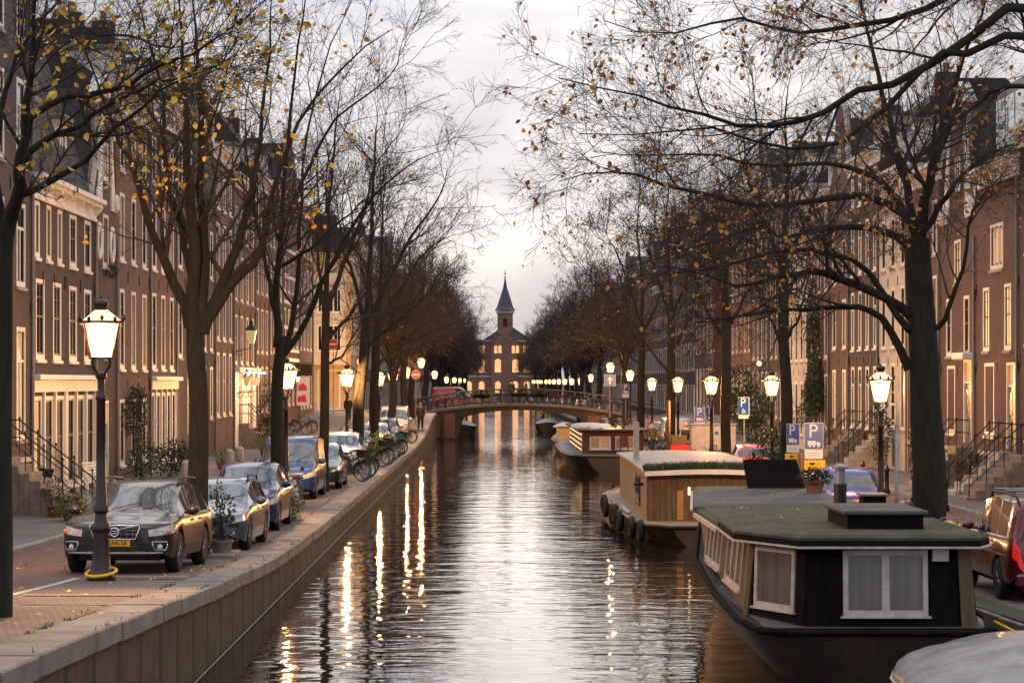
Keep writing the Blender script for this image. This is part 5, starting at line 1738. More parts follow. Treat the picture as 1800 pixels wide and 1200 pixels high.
# ================================================================== SCOOTER
def scooter(pos, rz, label, c=(.62,.56,.46)):
    t = thing('motor_scooter', label, 'scooter', pos, rz)
    pm = paint('scooter_paint', c, .05)
    part('front_shield', MB().loft([[(-.18,-.32,.35),(.18,-.32,.35),(.16,-.26,.35),(-.16,-.26,.35)], [(-.22,-.26,.7),(.22,-.26,.7),(.2,-.2,.7),(-.2,-.2,.7)], [(-.14,-.2,.98),(.14,-.2,.98),(.12,-.14,.98),(-.12,-.14,.98)]]), pm, t, auto=40)
    part('body', MB().loft([[(-.12,-.2,.22),(.12,-.2,.22),(.12,-.2,.3),(-.12,-.2,.3)], [(-.16,.15,.22),(.16,.15,.22),(.16,.15,.32),(-.16,.15,.32)], [(-.2,.35,.3),(.2,.35,.3),(.18,.35,.66),(-.18,.35,.66)], [(-.17,.85,.42),(.17,.85,.42),(.13,.85,.72),(-.13,.85,.72)]]), pm, t, auto=40)
    part('seat', MB().loft([[(-.12,.2,.68),(.12,.2,.68),(.1,.2,.74),(-.1,.2,.74)], [(-.15,.5,.67),(.15,.5,.67),(.13,.5,.80),(-.13,.5,.80)], [(-.12,.88,.70),(.12,.88,.70),(.1,.88,.82),(-.1,.88,.82)]]), M['plastic'], t, auto=40)
    part('handlebar', MB().tube([(-.34,-.1,1.04),(-.15,-.16,1.06),(.15,-.16,1.06),(.34,-.1,1.04)], .02, 6).ball((0,-.2,1.02), .09,.08,.09), M['plastic'], t, True)
    part('headlight', MB().ball((0,-.27,1.02), .06,.03,.06), M['hl'], t, True)
    part('fender', MB().loft([[(-.07,-.62,.42),(.07,-.62,.42),(.05,-.62,.44),(-.05,-.62,.44)], [(-.08,-.45,.50),(.08,-.45,.50),(.06,-.45,.53),(-.06,-.45,.53)], [(-.08,-.25,.46),(.08,-.25,.46),(.06,-.25,.50),(-.06,-.25,.50)]]), pm, t, auto=40)
    for y in (-.45, .65):
        w_ = part('wheel', MB().torus((0,y,.22), .16, .06, 16, 6, 'x'), M['rubber'], t, True)
        part('rim', MB().lathe([(.11,-.03),(.11,.03)], 12), M['rim'], w_, loc=(0,y,.22), rot=(0,R(90),0))
    for s in (-1, 1):
        part('mirror', MB().tube([(s*.2,-.14,1.06),(s*.3,-.14,1.24)], .008, 4).ball((s*.31,-.14,1.27), .055,.02,.04), M['plastic'], t, True)
scooter((-5.25, 58.6, zl(58.6)), R(8), 'cream motor scooter parked between the blue compact car and the blue van')

scooter((8.75, 60.6, zr(60)), R(70), 'black motor scooter by the deep blue hatchback', (.02,.02,.022))
scooter((8.8, 98.2, zr(98)), R(100), 'dark red motor scooter beside the utility cabinet', (.20,.015,.015))
scooter((8.8, 90.6, zr(90)), R(60), 'white motor scooter by the third lantern on the houseboat quay', (.6,.6,.6))
# ================================================================== BICYCLES
def make_bike(name, label, frame_m, basket=False, group=None):
    t = thing(name, label, 'bicycle', (0,0,0), 0, group)
    wb, r = 1.08, .34
    fr = MB()
    A, Bp, S, Hd = (0,-.54,r), (0,.10,.29), (0,.26,.86), (0,-.36,.80)
    for a, b, q in (((0,.54,r),Bp,.012), ((0,.54,r),(0,.22,.74),.010), (Bp,S,.017), (Bp,(0,-.40,.66),.019), ((0,.20,.62),Hd,.016), (A,(0,-.36,.80),.015), ((0,-.36,.80),(0,-.33,.98),.014)):
        fr.tube([a,b], q, 5)
    part('frame', fr, frame_m, t)
    part('handlebar', MB().tube([(-.29,-.12,1.02),(-.24,-.28,1.04),(-.08,-.34,1.02),(.08,-.34,1.02),(.24,-.28,1.04),(.29,-.12,1.02)], .013, 5), M['steel'], t, True)
    part('saddle', MB().loft([[(-.02,.08,.90),(.02,.08,.90),(.02,.08,.93),(-.02,.08,.93)], [(-.06,.22,.89),(.06,.22,.89),(.05,.22,.94),(-.05,.22,.94)], [(-.10,.36,.89),(.10,.36,.89),(.08,.36,.96),(-.08,.36,.96)]]), M['plastic'], t)
    part('luggage_rack', MB().tube([(-.06,.3,.72),(-.06,.78,.72)], .008, 4).tube([(.06,.3,.72),(.06,.78,.72)], .008, 4).tube([(-.06,.78,.72),(.06,.78,.72)], .008, 4).tube([(-.06,.6,.72),(0,.54,r)], .007, 4).tube([(.06,.6,.72),(0,.54,r)], .007, 4), M['plastic'], t)
    part('crank', MB().torus((.04,.10,.29), .09, .008, 14, 4, 'x').tube([(.06,.10,.29),(.07,.2,.16)], .01, 4).tube([(-.06,.10,.29),(-.07,0,.42)], .01, 4).box(.07,.16,.17,.24,.14,.16).box(-.16,-.07,-.04,.04,.41,.43), M['steel'], t)
    for y in (-.54, .54):
        a0, a1 = (20, 170) if y > 0 else (10, 150)
        part('mudguard', MB().tube([(0, y+math.cos(R(a))*(r+.03), r+math.sin(R(a))*(r+.03)) for a in range(a0, a1, 15)], .016, 4), M['plastic'], t)
    tm = MB().torus((0,0,0), r-.015, .019, 24, 5, 'x').mesh('wheel', M['rubber'], True)
    rmb = MB().torus((0,0,0), r-.045, .011, 20, 4, 'x')
    for k in range(10):
        a = 2*math.pi*k/10
        rmb.tube([(.02*(-1)**k,0,0),(0,(r-.05)*math.cos(a),(r-.05)*math.sin(a))], .0035, 3, False)
    rmb.tube([(-.05,0,0),(.05,0,0)], .02, 6)
    rmm = rmb.mesh('rim', M['rim'])
    for y in (-.54, .54):
        w_ = link('wheel', tm, t, (0,y,r)); link('rim', rmm, w_)
    part('headlight', MB().ball((0,-.44,.86), .035,.045,.035, 8, 5), M['chrome'], t, True)
    if basket:
        b = MB().loft([[(-.16,-.62,.86),(.16,-.62,.86),(.16,-.40,.86),(-.16,-.40,.86)], [(-.2,-.68,1.08),(.2,-.68,1.08),(.2,-.38,1.08),(-.2,-.38,1.08)]])
        part('crate', b, M['plastic'] if basket is True else basket, t)
    return t
M['bk_black'] = mat('bike_black', (.015,.015,.016), .3, coat=.5)
M['bk_teal'] = mat('bike_teal', (.03,.20,.20), .35, coat=.5)
M['bk_red'] = mat('bike_red', (.35,.03,.03), .35, coat=.5)
M['bk_grey'] = mat('bike_grey', (.32,.33,.33), .35, coat=.5)
M['bk_yel'] = mat('bike_yellow', (.70,.38,.02), .4, coat=.5)
M['wicker'] = mat('wicker', (.25,.15,.08), .8, var=.5, vs=30)
bk = {'black': make_bike('bicycle', 'x', M['bk_black']), 'crate': make_bike('bicycle', 'x', M['bk_black'], True), 'teal': make_bike('bicycle', 'x', M['bk_teal'], M['bk_teal']),
      'red': make_bike('bicycle', 'x', M['bk_red']), 'grey': make_bike('bicycle', 'x', M['bk_grey']), 'yellow': make_bike('bicycle', 'x', M['bk_yel'])}
used_bk = set()
def bike(kind, x, y, z, rz, label, group=None, lean=6):
    src = bk[kind]
    rot = (0, R(lean), R(rz))
    if kind not in used_bk:
        used_bk.add(kind); o = src
        o.location = (x, y, z); o.rotation_euler = rot
    else: o = dup(src, (x, y, z), 0, rot=rot)
    o['label'] = label
    if group: o['group'] = group
    elif 'group' in o: del o['group']
    return o
bike('crate', -12.3, 62.0, zl(62)+.1, 12, 'dark bicycle with a front crate leaning by the stone stoop')
bike('black', -11.6, 86.5, zl(86)+.1, 60, 'dark bicycle parked by the bollards behind the forked elm')
QB = 'bicycles standing on the stone quay edge'
for i, (k, x, y, rz) in enumerate((('crate',-5.2,81.2,62),('black',-5.1,82.6,70),('grey',-5.15,84.6,-75),('black',-4.95,96.2,62),('crate',-5.0,97.6,55),('black',-5.0,105.5,65),('teal',-4.95,107.5,60),('black',-4.95,109.2,70),('crate',-4.95,110.6,62),('grey',-5.3,119.5,60),('crate',-5.1,80.0,66),('black',-5.15,85.6,72),('crate',-5.05,94.0,60),('black',-5.0,101.2,66),('black',-5.0,104.2,58),('grey',-5.0,111.8,62),('black',-5.1,127.6,62),('black',-5.1,128.8,66))):
    lab = {'crate': 'black bicycle with a crate standing on the quay edge between parked cars', 'black': 'plain black bicycle standing on the quay edge between parked cars', 'grey': 'pale grey bicycle standing on the quay edge between parked cars', 'teal': 'bicycle with a teal frame and crate on the quay edge'}[k]
    bike(k, x, y, zl(y)+.01, rz, lab, QB if k != 'teal' else None, 5)
rgb = random.Random(2)
for i, x in enumerate([-5.6,-5.0,-4.4,-3.9,-3.3,-2.8,-2.2,-1.6,-1.0,-.5,.2,.7,1.6,2.2,2.7,3.4,3.9,4.4,5.0,5.6,6.1,6.7,7.2,7.8,8.4,9.0]):
    k = rgb.choice(['black','grey','red','black','crate'])
    lab = {'crate': 'black bicycle with a crate parked against the bridge railing', 'black': 'plain black bicycle parked against the bridge railing', 'grey': 'pale grey bicycle parked against the bridge railing', 'red': 'red bicycle parked against the bridge railing'}[k]
    bike(k, x, YB+.45+rgb.uniform(0,.2), deck_z(x)+.005, 90+rgb.uniform(-14,14), lab, 'bicycles on the bridge', 5)
for i, (k, x, y, rz) in enumerate((('grey',8.9,51.2,70),('black',9.3,52.4,100),('black',8.8,53.6,80))):
    bike(k, x, y, zr(y)+.01, rz, {'grey': 'pale grey bicycle behind the near houseboat chimney', 'black': 'dark bicycle leaning by the blue hatchback tail'}[k], None if k == 'grey' else 'bicycles by the blue hatchback')
for i, (k, x, y, rz) in enumerate((('black',8.7,86.5,70),('grey',8.8,88.0,95),('black',8.6,89.6,75),('red',8.7,100.8,60),('black',8.7,101.9,70),('black',8.5,107,80),('grey',8.6,121,70),('black',8.6,123,80),('yellow',8.6,92,75),('red',8.7,94.4,85),('black',8.6,96.0,70),('grey',8.7,99,80),('yellow',8.6,103.5,60),('black',8.7,105,95),('black',8.5,126,70),('red',8.6,128,80),('black',8.5,130,60),('grey',8.6,136,75),('black',8.6,139,85),('black',8.5,144,70),('red',8.6,147,70))):
    bike(k, x, y, zr(y)+.01, rz, {'yellow': 'yellow bicycle parked on the houseboat quay', 'red': 'red bicycle parked on the houseboat quay', 'black': 'black bicycle parked on the houseboat quay', 'grey': 'pale grey bicycle parked on the houseboat quay'}[k], 'bicycles on the houseboat quay')
for i, (x, y) in enumerate(((-11.9,118.5),(-11.7,120.5),(-11.8,137),(-11.6,139),(-11.8,141))):
    bike('black', x, y, zl(y)+.1, 80, 'black bicycle parked on the pavement along the tavern row', 'bicycles along the tavern row')
bike('red', 9.3, 45.9, zr(46), 150, 'red bicycle with a yellow seat cover between the thick elm and the maroon car', None, 4)
part('seat_cover', MB().loft([[(-.04,.1,1.0),(.04,.1,1.0),(.05,.3,1.0),(-.05,.3,1.0)], [(-.13,.05,.93),(.13,.05,.93),(.14,.36,.94),(-.14,.36,.92)], [(-.15,-.06,.74),(.17,.0,.70),(.19,.42,.72),(-.18,.46,.68)]]), M['bk_yel'], [o for o in col.objects if o.get('label','').startswith('red bicycle with a yellow')][0], True)
# ================================================================== BOATS
M['hull_k'] = mat('hull_black_steel', (.012,.010,.009), .5, c2=(.055,.030,.016), vs=1.3, bump=.008, bs=5, detail=8)
M['wood_d'] = plank_mat('dark_stained_wood', (.013,.010,.009), (.006,.005,.005), rough=.9)
M['wood_d'].node_tree.nodes['Principled BSDF'].inputs['Specular IOR Level'].default_value = .12
M['wood_w'] = plank_mat('weathered_wood', (.15,.098,.042), (.07,.046,.022))
M['wood_p'] = plank_mat('pale_wood', (.32,.235,.17), (.18,.13,.09), stretch=(4,4,.8))
M['wood_r'] = mat('red_stained_boards', (.15,.035,.022), .55, c2=(.08,.02,.014), vs=3, stretch=(1,1,14), bump=.004, bs=6)
M['roof_moss'] = mat('mossy_roof_felt', (.085,.070,.052), .95, c2=(.016,.030,.007), vs=1.8, bump=.012, bs=30, detail=8)
M['roof_moss2'] = mat('green_moss_roof', (.07,.075,.035), .95, c2=(.025,.045,.010), vs=1.2, bump=.012, bs=30, detail=8)
M['roof_felt'] = mat('grey_roof_felt', (.11,.105,.105), .9, c2=(.055,.055,.05), vs=1.6, bump=.008, bs=25, detail=8)
M['tarp'] = mat('grey_tarpaulin', (.25,.245,.25), .36, c2=(.12,.115,.115), vs=1.6, bump=.05, bs=2.2, detail=7)
M['tarp_w'] = mat('white_tarpaulin', (.50,.50,.52), .45, var=.25, vs=3, bump=.02, bs=4)
M['tarp_g'] = mat('green_tarpaulin', (.04,.085,.055), .5, var=.3, vs=3)
M['tarp_b'] = mat('blue_tarpaulin', (.03,.07,.14), .5, var=.3, vs=3)
M['curtain'] = mat('net_curtain_glass', (.17,.145,.125), .08, c2=(.10,.085,.075), vs=2.0, spec=.8, stretch=(6,1,.2))
M['old_white'] = mat('chipped_white_paint', (.58,.52,.47), .6, c2=(.36,.30,.26), vs=5, detail=8)

def hull(root, st, m, name='hull', rail=None, n=4):
    """st: (y, xl gunwale, xr gunwale, z gunwale, xl waterline, xr waterline)"""
    rings = []
    for y, a, b, z, c, d in st:
        rings.append([(c+.3, y, -.7), (c, y, -.02), (lerp(c,a,.62), y, z*.45), (a, y, z), (b, y, z), (lerp(d,b,.62), y, z*.45), (d, y, -.02), (d-.3, y, -.7)])
    o = part(name, MB().loft(rings), m, root, auto=50)
    r = MB()
    for s in (1, 2):
        r.tube([(q[s], q[0], q[3]+.0) for q in st], .05, 6)
    r.tube([(st[0][1], st[0][0], st[0][3]), (st[0][2], st[0][0], st[0][3])], .05, 6)
    part('rubbing_strake', r, rail or m, root, True)
    return o

def frame_window(root, c, ux, uz, w, h, leaves=1, m='old_white', pane='curtain', t=.07):
    """window frame on any wall: c lower-left corner, ux/uz unit vectors; parts frame, pane"""
    ux, uz = Vector(ux).normalized(), Vector(uz).normalized()
    nn = ux.cross(uz)                      # outwards
    c = Vector(c)
    f = MB()
    def bar(a0, a1, b0, b1, d=.035):
        p = [c+ux*a0+uz*b0-nn*.02, c+ux*a1+uz*b0-nn*.02, c+ux*a1+uz*b1-nn*.02, c+ux*a0+uz*b1-nn*.02]
        f.prism(p, nn*(d+.02))
    bar(0,t,0,h); bar(w-t,w,0,h); bar(t,w-t,0,t*1.1); bar(t,w-t,h-t,h)
    for k in range(1, leaves): bar(w*k/leaves-t*.75, w*k/leaves+t*.75, t*1.1, h-t, .033)
    o = part('window', f, M[m], root)
    q = [c+ux*.03+uz*.03+nn*.012, c+ux*(w-.03)+uz*.03+nn*.012, c+ux*(w-.03)+uz*(h-.03)+nn*.012, c+ux*.03+uz*(h-.03)+nn*.012]
    part('pane', MB().poly(q), M[pane], o)
    bs = [c-ux*.04-uz*.03, c+ux*(w+.04)-uz*.03, c+ux*(w+.04), c-ux*.04]
    part('sill', MB().prism(bs, nn*.07), M[m], o)
    return o

# ---- the near houseboat
hb = thing('houseboat', 'dark houseboat with mossy roof, rooftop skylight box and white double window', 'houseboat', (0,0,0))
hull(hb, [(30.75,3.95,6.5,.86,4.7,6.2),(31.0,3.6,6.75,.88,4.4,6.4),(32.0,3.42,6.92,.92,4.2,6.6),(35,3.38,6.98,1.02,4.12,6.7),(39,3.46,6.98,1.22,4.2,6.7),(43,3.86,6.9,1.36,4.5,6.55),(47,4.3,6.6,1.45,4.95,6.3),(50,4.8,6.1,1.55,5.2,5.85),(51.6,5.2,5.45,1.62,5.25,5.4)], M['hull_k'], rail=M['wood_d'])
part('deck', MB().add([(3.7,31.0,.90),(6.7,31.0,.90),(6.9,35,1.03),(6.85,43,1.37),(6.0,50,1.56),(4.85,50,1.56),(3.92,43,1.37),(3.45,35,1.03)], [tuple(range(8))]), M['roof_felt'], hb)
# cabin walls, faceted at the stern, leaning in a little
lo = [(3.62,32.45),(4.24,31.15),(6.58,31.15),(6.72,31.6),(6.72,46.0),(3.66,46.0)]
hi = [(3.74,32.5),(4.28,31.22),(6.52,31.22),(6.62,31.65),(6.62,46.0),(3.78,46.0)]
def wallpoly(i, j, z0=.86, z1=2.0):
    (a,b),(c,d) = lo[i], lo[j]; (e,f_),(g_,h_) = hi[i], hi[j]
    return [(a,b,z0),(c,d,z0),(g_,h_,z1),(e,f_,z1)]
part('stern_wall', MB().poly(wallpoly(1,2)).poly(wallpoly(2,3)), M['wood_d'], hb)
part('stern_corner_wall', MB().poly(wallpoly(0,1)), M['wood_d'], hb)
part('side_wall', MB().poly([(3.64,39.6,1.0),(3.62,32.45,.86),(3.74,32.5,2.0),(3.76,39.6,2.0)]).poly([(4.12,46,1.0),(3.64,39.6,1.0),(3.76,39.6,2.0),(4.22,46,2.0)]), M['wood_w'], hb)
part('side_wall', MB().poly([(6.72,31.6,.86),(6.72,46,1.0),(6.62,46,2.0),(6.62,31.65,2.0)]), M['wood_d'], hb)
part('corner_post', MB().prism([(6.40,31.13,.88),(6.60,31.13,.88),(6.53,31.20,1.98),(6.35,31.20,1.98)], (0,-.03,0)), M['wood_w'], hb)
part('corner_post', MB().tube([(3.60,32.43,.86),(3.72,32.48,2.0)], .06, 4), M['wood_w'], hb)
rng_ = random.Random(1)
for k in range(11):                                       # stained boards on the stern, each lapping the next
    z = .90 + k*.098
    q = (z-.86)/1.14
    x0, x1 = lerp(4.26,4.30,q), lerp(6.36,6.32,q)
    part('board', MB().prism([(x0, lerp(31.15,31.22,q)-.004, z),(x1, lerp(31.15,31.22,q)-.004, z),(x1, lerp(31.15,31.22,q+.08)-.004, z+.092),(x0, lerp(31.15,31.22,q+.08)-.004, z+.092)], (0,-.012-rng_.uniform(0,.004),0)), M['wood_d'], hb)
frame_window(hb, (4.78,31.135,1.05), (1,0,0), (0,.055,1), 1.16, .90, 2)
d_ = Vector((.62,-1.25,0)).normalized()
frame_window(hb, Vector((3.66,32.42,1.08))+d_*.14+Vector((-.01,-.01,0)), d_, (.03,.03,1), 1.0, .86, 1)
part('vent_grille', MB().box(6.0,6.22,31.10,31.18,1.80,1.96), M['old_white'], hb)
for y0, w_, lv, pn in ((36.6,2.6,4,'gl_b'),(33.6,2.2,3,'curtain'),):
    frame_window(hb, (3.655,y0+w_,1.14+.02*(y0-33)), (0,-1,0), (.105,0,1), w_, .82, lv, pane=pn)
# roofs: stern slab, mossy middle, raised fore roof
def slab(pts, z, th, m, name, camber=0.0):
    n = len(pts)
    v = [(a,b,z-th) for a,b in pts] + [(a,b,z) for a,b in pts]
    cx = sum(p[0] for p in pts)/n; cyv = sum(p[1] for p in pts)/n
    ins = [(lerp(a,cx,.06), lerp(b,cyv,.06), z+.02+camber) for a,b in pts]
    v += ins
    f = [tuple(range(n-1,-1,-1)), tuple(range(2*n,3*n))]
    for i in range(n):
        j = (i+1) % n
        f += [(i,j,n+j,n+i),(n+i,n+j,2*n+j,2*n+i)]
    return part(name, MB().add(v, f), m, hb)
rp = [(3.42,32.5),(4.16,30.98),(6.62,30.98),(6.86,31.5),(6.86,35.2),(3.46,35.2)]
slab(rp, 2.085, .075, M['wood_d'], 'roof_edge', 0)
slab([(lerp(a,5,.006),lerp(b,33,.006)) for a,b in rp], 2.125, .035, M['roof_moss'], 'stern_roof', .02)
slab([(lerp(a,5,-.012),lerp(b,33,-.012)) for a,b in rp], 2.005, .024, M['old_white'], 'fascia')
slab([(3.50,35.22),(6.84,35.22),(6.84,39.4),(3.50,39.4)], 2.03, .06, M['roof_moss2'], 'middle_roof', .05)
part('gutter_board', MB().box(3.44,3.49,35.3,39.3,1.92,1.99), M['old_white'], hb)
slab([(3.46,39.42),(6.55,39.42),(6.26,46.3),(4.06,46.3)], 2.09, .08, M['roof_felt'], 'fore_roof', .03)
part('fore_wall', MB().box(3.62,6.72,39.44,39.5,1.9,2.03), M['wood_d'], hb)
part('gutter_board', MB().prism([(3.40,39.45,2.0),(3.45,39.45,2.0),(4.03,46.0,2.0),(3.98,46.0,2.0)], (0,0,.05)), M['old_white'], hb)
sk = part('skylight_box', MB().bbox(5.02,6.10,32.3,34.2,2.10,2.36,.02), M['wood_d'], hb)
part('skylight_lid', MB().bbox(4.96,6.16,32.22,34.28,2.362,2.43,.02), M['roof_felt'], sk)
part('skylight_flashing', MB().box(4.99,6.13,32.26,34.24,2.085,2.125), M['old_white'], sk)
ck = part('chimney', MB().lathe([(.10,2.1),(.10,2.66)], 12, (5.42,35.6,0)), M['iron'], hb)
part('flue', MB().lathe([(.075,2.66),(.075,2.88),(.13,2.89),(.13,2.93),(.02,2.96)], 12, (5.42,35.6,0)), M['steel'], ck)
part('vent_box', MB().bbox(5.92,6.28,36.4,36.9,2.18,2.42,.02), M['wood_d'], hb)
part('vent_box_lid', MB().bbox(5.88,6.32,36.35,36.95,2.422,2.46,.01), M['wood_p'], hb)
# dark hatch cover leaning on the fore roof
tag(part('hatch_cover', MB().prism([(5.05,45.2,2.11),(6.2,45.2,2.11),(6.05,45.5,2.70),(4.98,45.5,2.70)], (0,.08,0)), M['wood_d'], None), 'black rectangular hatch cover propped on the near houseboat roof', 'hatch cover')

# ---- the houseboat with grass on its roof
gb = thing('houseboat', 'pale timber houseboat with grass-edged white roof and dark tyres along its side deck', 'houseboat', (0,0,0))
hull(gb, [(58.6,4.6,7.2,.50,5.0,7.0),(59.2,4.0,7.45,.52,4.5,7.2),(61,3.75,7.5,.52,4.2,7.3),(68,3.55,7.5,.55,4.0,7.3),(74,3.55,7.45,.60,4.1,7.2),(77,4.2,7.0,.66,4.8,6.8),(78.5,5.4,5.8,.7,5.5,5.7)], M['hull_k'])
part('deck', MB().add([(4.2,59.0,.53),(7.4,59.0,.53),(7.45,68,.56),(7.4,74,.61),(6.9,77,.67),(4.3,77,.67),(3.62,74,.61),(3.62,68,.56),(3.82,61,.53)], [tuple(range(9))]), M['wood_p'], gb)
cl = [(4.14,61.0),(7.35,61.0),(7.35,74.0),(4.14,74.0)]
part('cabin', MB().add([(a,b,.5) for a,b in cl]+[(4.14,61,1.80),(7.35,61,1.80),(7.35,74,1.92),(4.14,74,1.92)], [(0,1,5,4),(1,2,6,5),(2,3,7,6),(3,0,4,7)]), M['wood_w'], gb)
for k in range(20):                                       # upright boards of the end wall
    x0 = 4.13 + k*.1615
    part('board', MB().box(x0, x0+.152, 60.965+rng_.uniform(-.006,.006), 60.996, .50, 1.80), M['wood_w'], gb)
part('side_panel', MB().box(4.10,4.137,61.02,73.98,.52,1.84), M['wood_p'], gb)
dr = part('door', MB().bbox(4.90,5.08,60.93,60.962,.55,1.35,.01), mat('ochre_door', (.42,.24,.06), .5, var=.2), gb)
part('handle', MB().ball((5.05,60.92,.95),.015,.015,.015,6,4), M['chrome'], dr)
part('wall_light', MB().bbox(5.20,5.26,60.90,60.962,1.22,1.44,.01), glow_mat('cabin_wall_light', (1.0,.62,.32), 1.6), gb)
part('wall_light', MB().prism([(6.75,60.95,1.22),(6.86,60.95,1.22),(6.83,60.95,1.46),(6.79,60.95,1.46)], (0,-.03,0)), glow_mat('cabin_uplight', (1.0,.5,.12), 1.0), gb)
sw_ = part('side_window', MB().box(4.07,4.10,63.6,65.6,.78,1.62), M['iron'], gb)
part('pane', MB().box(4.062,4.069,63.7,65.5,.84,1.56), M['gl_a'], sw_)
part('pipe', MB().tube([(4.1,62.4,1.45),(3.85,62.4,1.45)], .045, 6), M['iron'], gb)
rings = []
for y, dz in ((60.7,0),(63,.07),(68,.13),(74.4,.14)):
    rings.append([(lerp(4.0,7.5,k/10), y, 1.84+dz*.8+.07*math.sin(math.pi*k/10)) for k in range(11)] + [(lerp(7.5,4.0,k/10), y, 1.78+dz*.8+.06*math.sin(math.pi*(10-k)/10)) for k in range(11)])
part('roof', MB().loft(rings), mat('pale_roof_sheet', (.28,.25,.24), .55, var=.45, vs=1.5, bump=.006, bs=3), gb, auto=30)
part('roof_edge', MB().loft([[(lerp(4.02,7.48,k/10), 60.62, 1.74+.05*math.sin(math.pi*k/10)), (lerp(4.02,7.48,k/10), 60.62, 1.86+.06*math.sin(math.pi*k/10)), (lerp(4.02,7.48,k/10), 60.69, 1.86+.06*math.sin(math.pi*k/10)), (lerp(4.02,7.48,k/10), 60.69, 1.74+.05*math.sin(math.pi*k/10))] for k in range(11)]), M['white'], gb)
part('chimney', MB().bbox(4.18,4.34,67.9,68.06,1.9,3.05,.01), M['steel'], gb)
part('deck_plank', MB().bbox(3.74,3.86,64.0,67.5,.565,.60,.01), M['old_white'], gb)
tyre_m = MB().torus((0,0,0), .22, .09, 16, 8, 'x').mesh('fender_tyre', M['rubber'], True)
for i, (y, z) in enumerate(((59.8,.22),(60.9,.25),(64.5,.2),(66.0,.3),(67.2,.24),(70.4,.25),(71.6,.3))):
    tag(link('fender_tyre', tyre_m, None, (interp([(58.6,4.55),(59.2,3.95),(61,3.68),(68,3.47),(74,3.47)], y), y, z+.12), (0,0,R(4))), 'black rubber tyre fender hung along the side of the pale timber houseboat', 'tyre', 'tyre fenders')

# ---- the red-boarded houseboat
rb = thing('houseboat', 'red-boarded houseboat with fairy lights and white dinghies on its roof', 'houseboat', (0,0,0))
hull(rb, [(105.2,4.3,7.2,.80,4.9,6.9),(106,3.6,7.4,.82,4.3,7.1),(110,3.3,7.45,.85,3.9,7.1),(120,3.25,7.45,.92,3.85,7.1),(126,3.6,7.3,1.0,4.3,6.9),(129,4.8,6.4,1.1,5.2,6.1),(130,5.5,5.7,1.15,5.55,5.65)], mat('hull_brown_steel', (.02,.017,.015), .5, c2=(.05,.036,.026), vs=1.0, detail=7))
part('deck', MB().add([(4.2,105.4,.83),(7.2,105.4,.83),(7.4,110,.87),(7.4,120,.94),(7.2,126,1.02),(3.7,126,1.02),(3.35,120,.94),(3.4,110,.87)], [tuple(range(8))]), mat('blue_grey_deck', (.06,.085,.11), .5, var=.3), rb)
part('cabin', MB().box(4.2,7.1,108,125,.8,1.88), M['wood_r'], rb)
part('roof', MB().bbox(3.95,7.3,107.6,125.4,1.883,1.99,.03), mat('brown_roof_felt', (.06,.038,.03), .9, var=.4, vs=2), rb)
for x0 in (4.55, 5.75): frame_window(rb, (x0,107.99,1.05), (1,0,0), (0,0,1), 1.0, .62, 2, m='white', pane='lit_d')
bulb = MB().ball((0,0,0), .018,.018,.018, 6, 4).mesh('fairy_light', glow_mat('fairy_light_bulb', (1.0,.65,.35), 2.2))
for r_ in range(4):
    for k in range(16):
        tag_ = link('fairy_light', bulb, rb, (4.17, 108.4+k*1.05, 1.02+r_*.24))
cr_ = part('garden_chair', MB().box(5.9,6.3,106.3,106.7,1.2,1.24).box(5.9,6.3,106.66,106.7,1.24,1.72).tube([(5.92,106.32,.86),(5.92,106.32,1.2)],.02,4).tube([(6.28,106.32,.86),(6.28,106.32,1.2)],.02,4).tube([(5.92,106.68,.86),(5.92,106.68,1.2)],.02,4).tube([(6.28,106.68,.86),(6.28,106.68,1.2)],.02,4), M['wood_r'], None)
tag(cr_, 'reddish wooden garden chair on the aft deck of the red houseboat', 'chair')
for i, (x, y, s, a) in enumerate(((4.9,112,1.0,20),(5.4,109.6,.9,60),(5.5,108.7,.6,80))):
    prs = [(t_, w_, h_) for t_, w_, h_ in ((0,.05,.04),(.15,.28,.2),(.5,.42,.26),(.85,.36,.24),(1,.2,.15))]
    rings = [[(-w_*s, (t_-.5)*2.2*s, 0), (-w_*.7*s, (t_-.5)*2.2*s, h_*.8*s), (0,(t_-.5)*2.2*s,h_*s), (w_*.7*s,(t_-.5)*2.2*s,h_*.8*s), (w_*s,(t_-.5)*2.2*s,0)] for t_, w_, h_ in prs]
    tag(part('dinghy', MB().loft(rings), M['tarp_w'], None, auto=50, loc=(x,y,1.995), rot=(0,0,R(a+60))), 'white dinghy upside down on the roof of the red houseboat', 'dinghy', 'dinghies on the red houseboat')

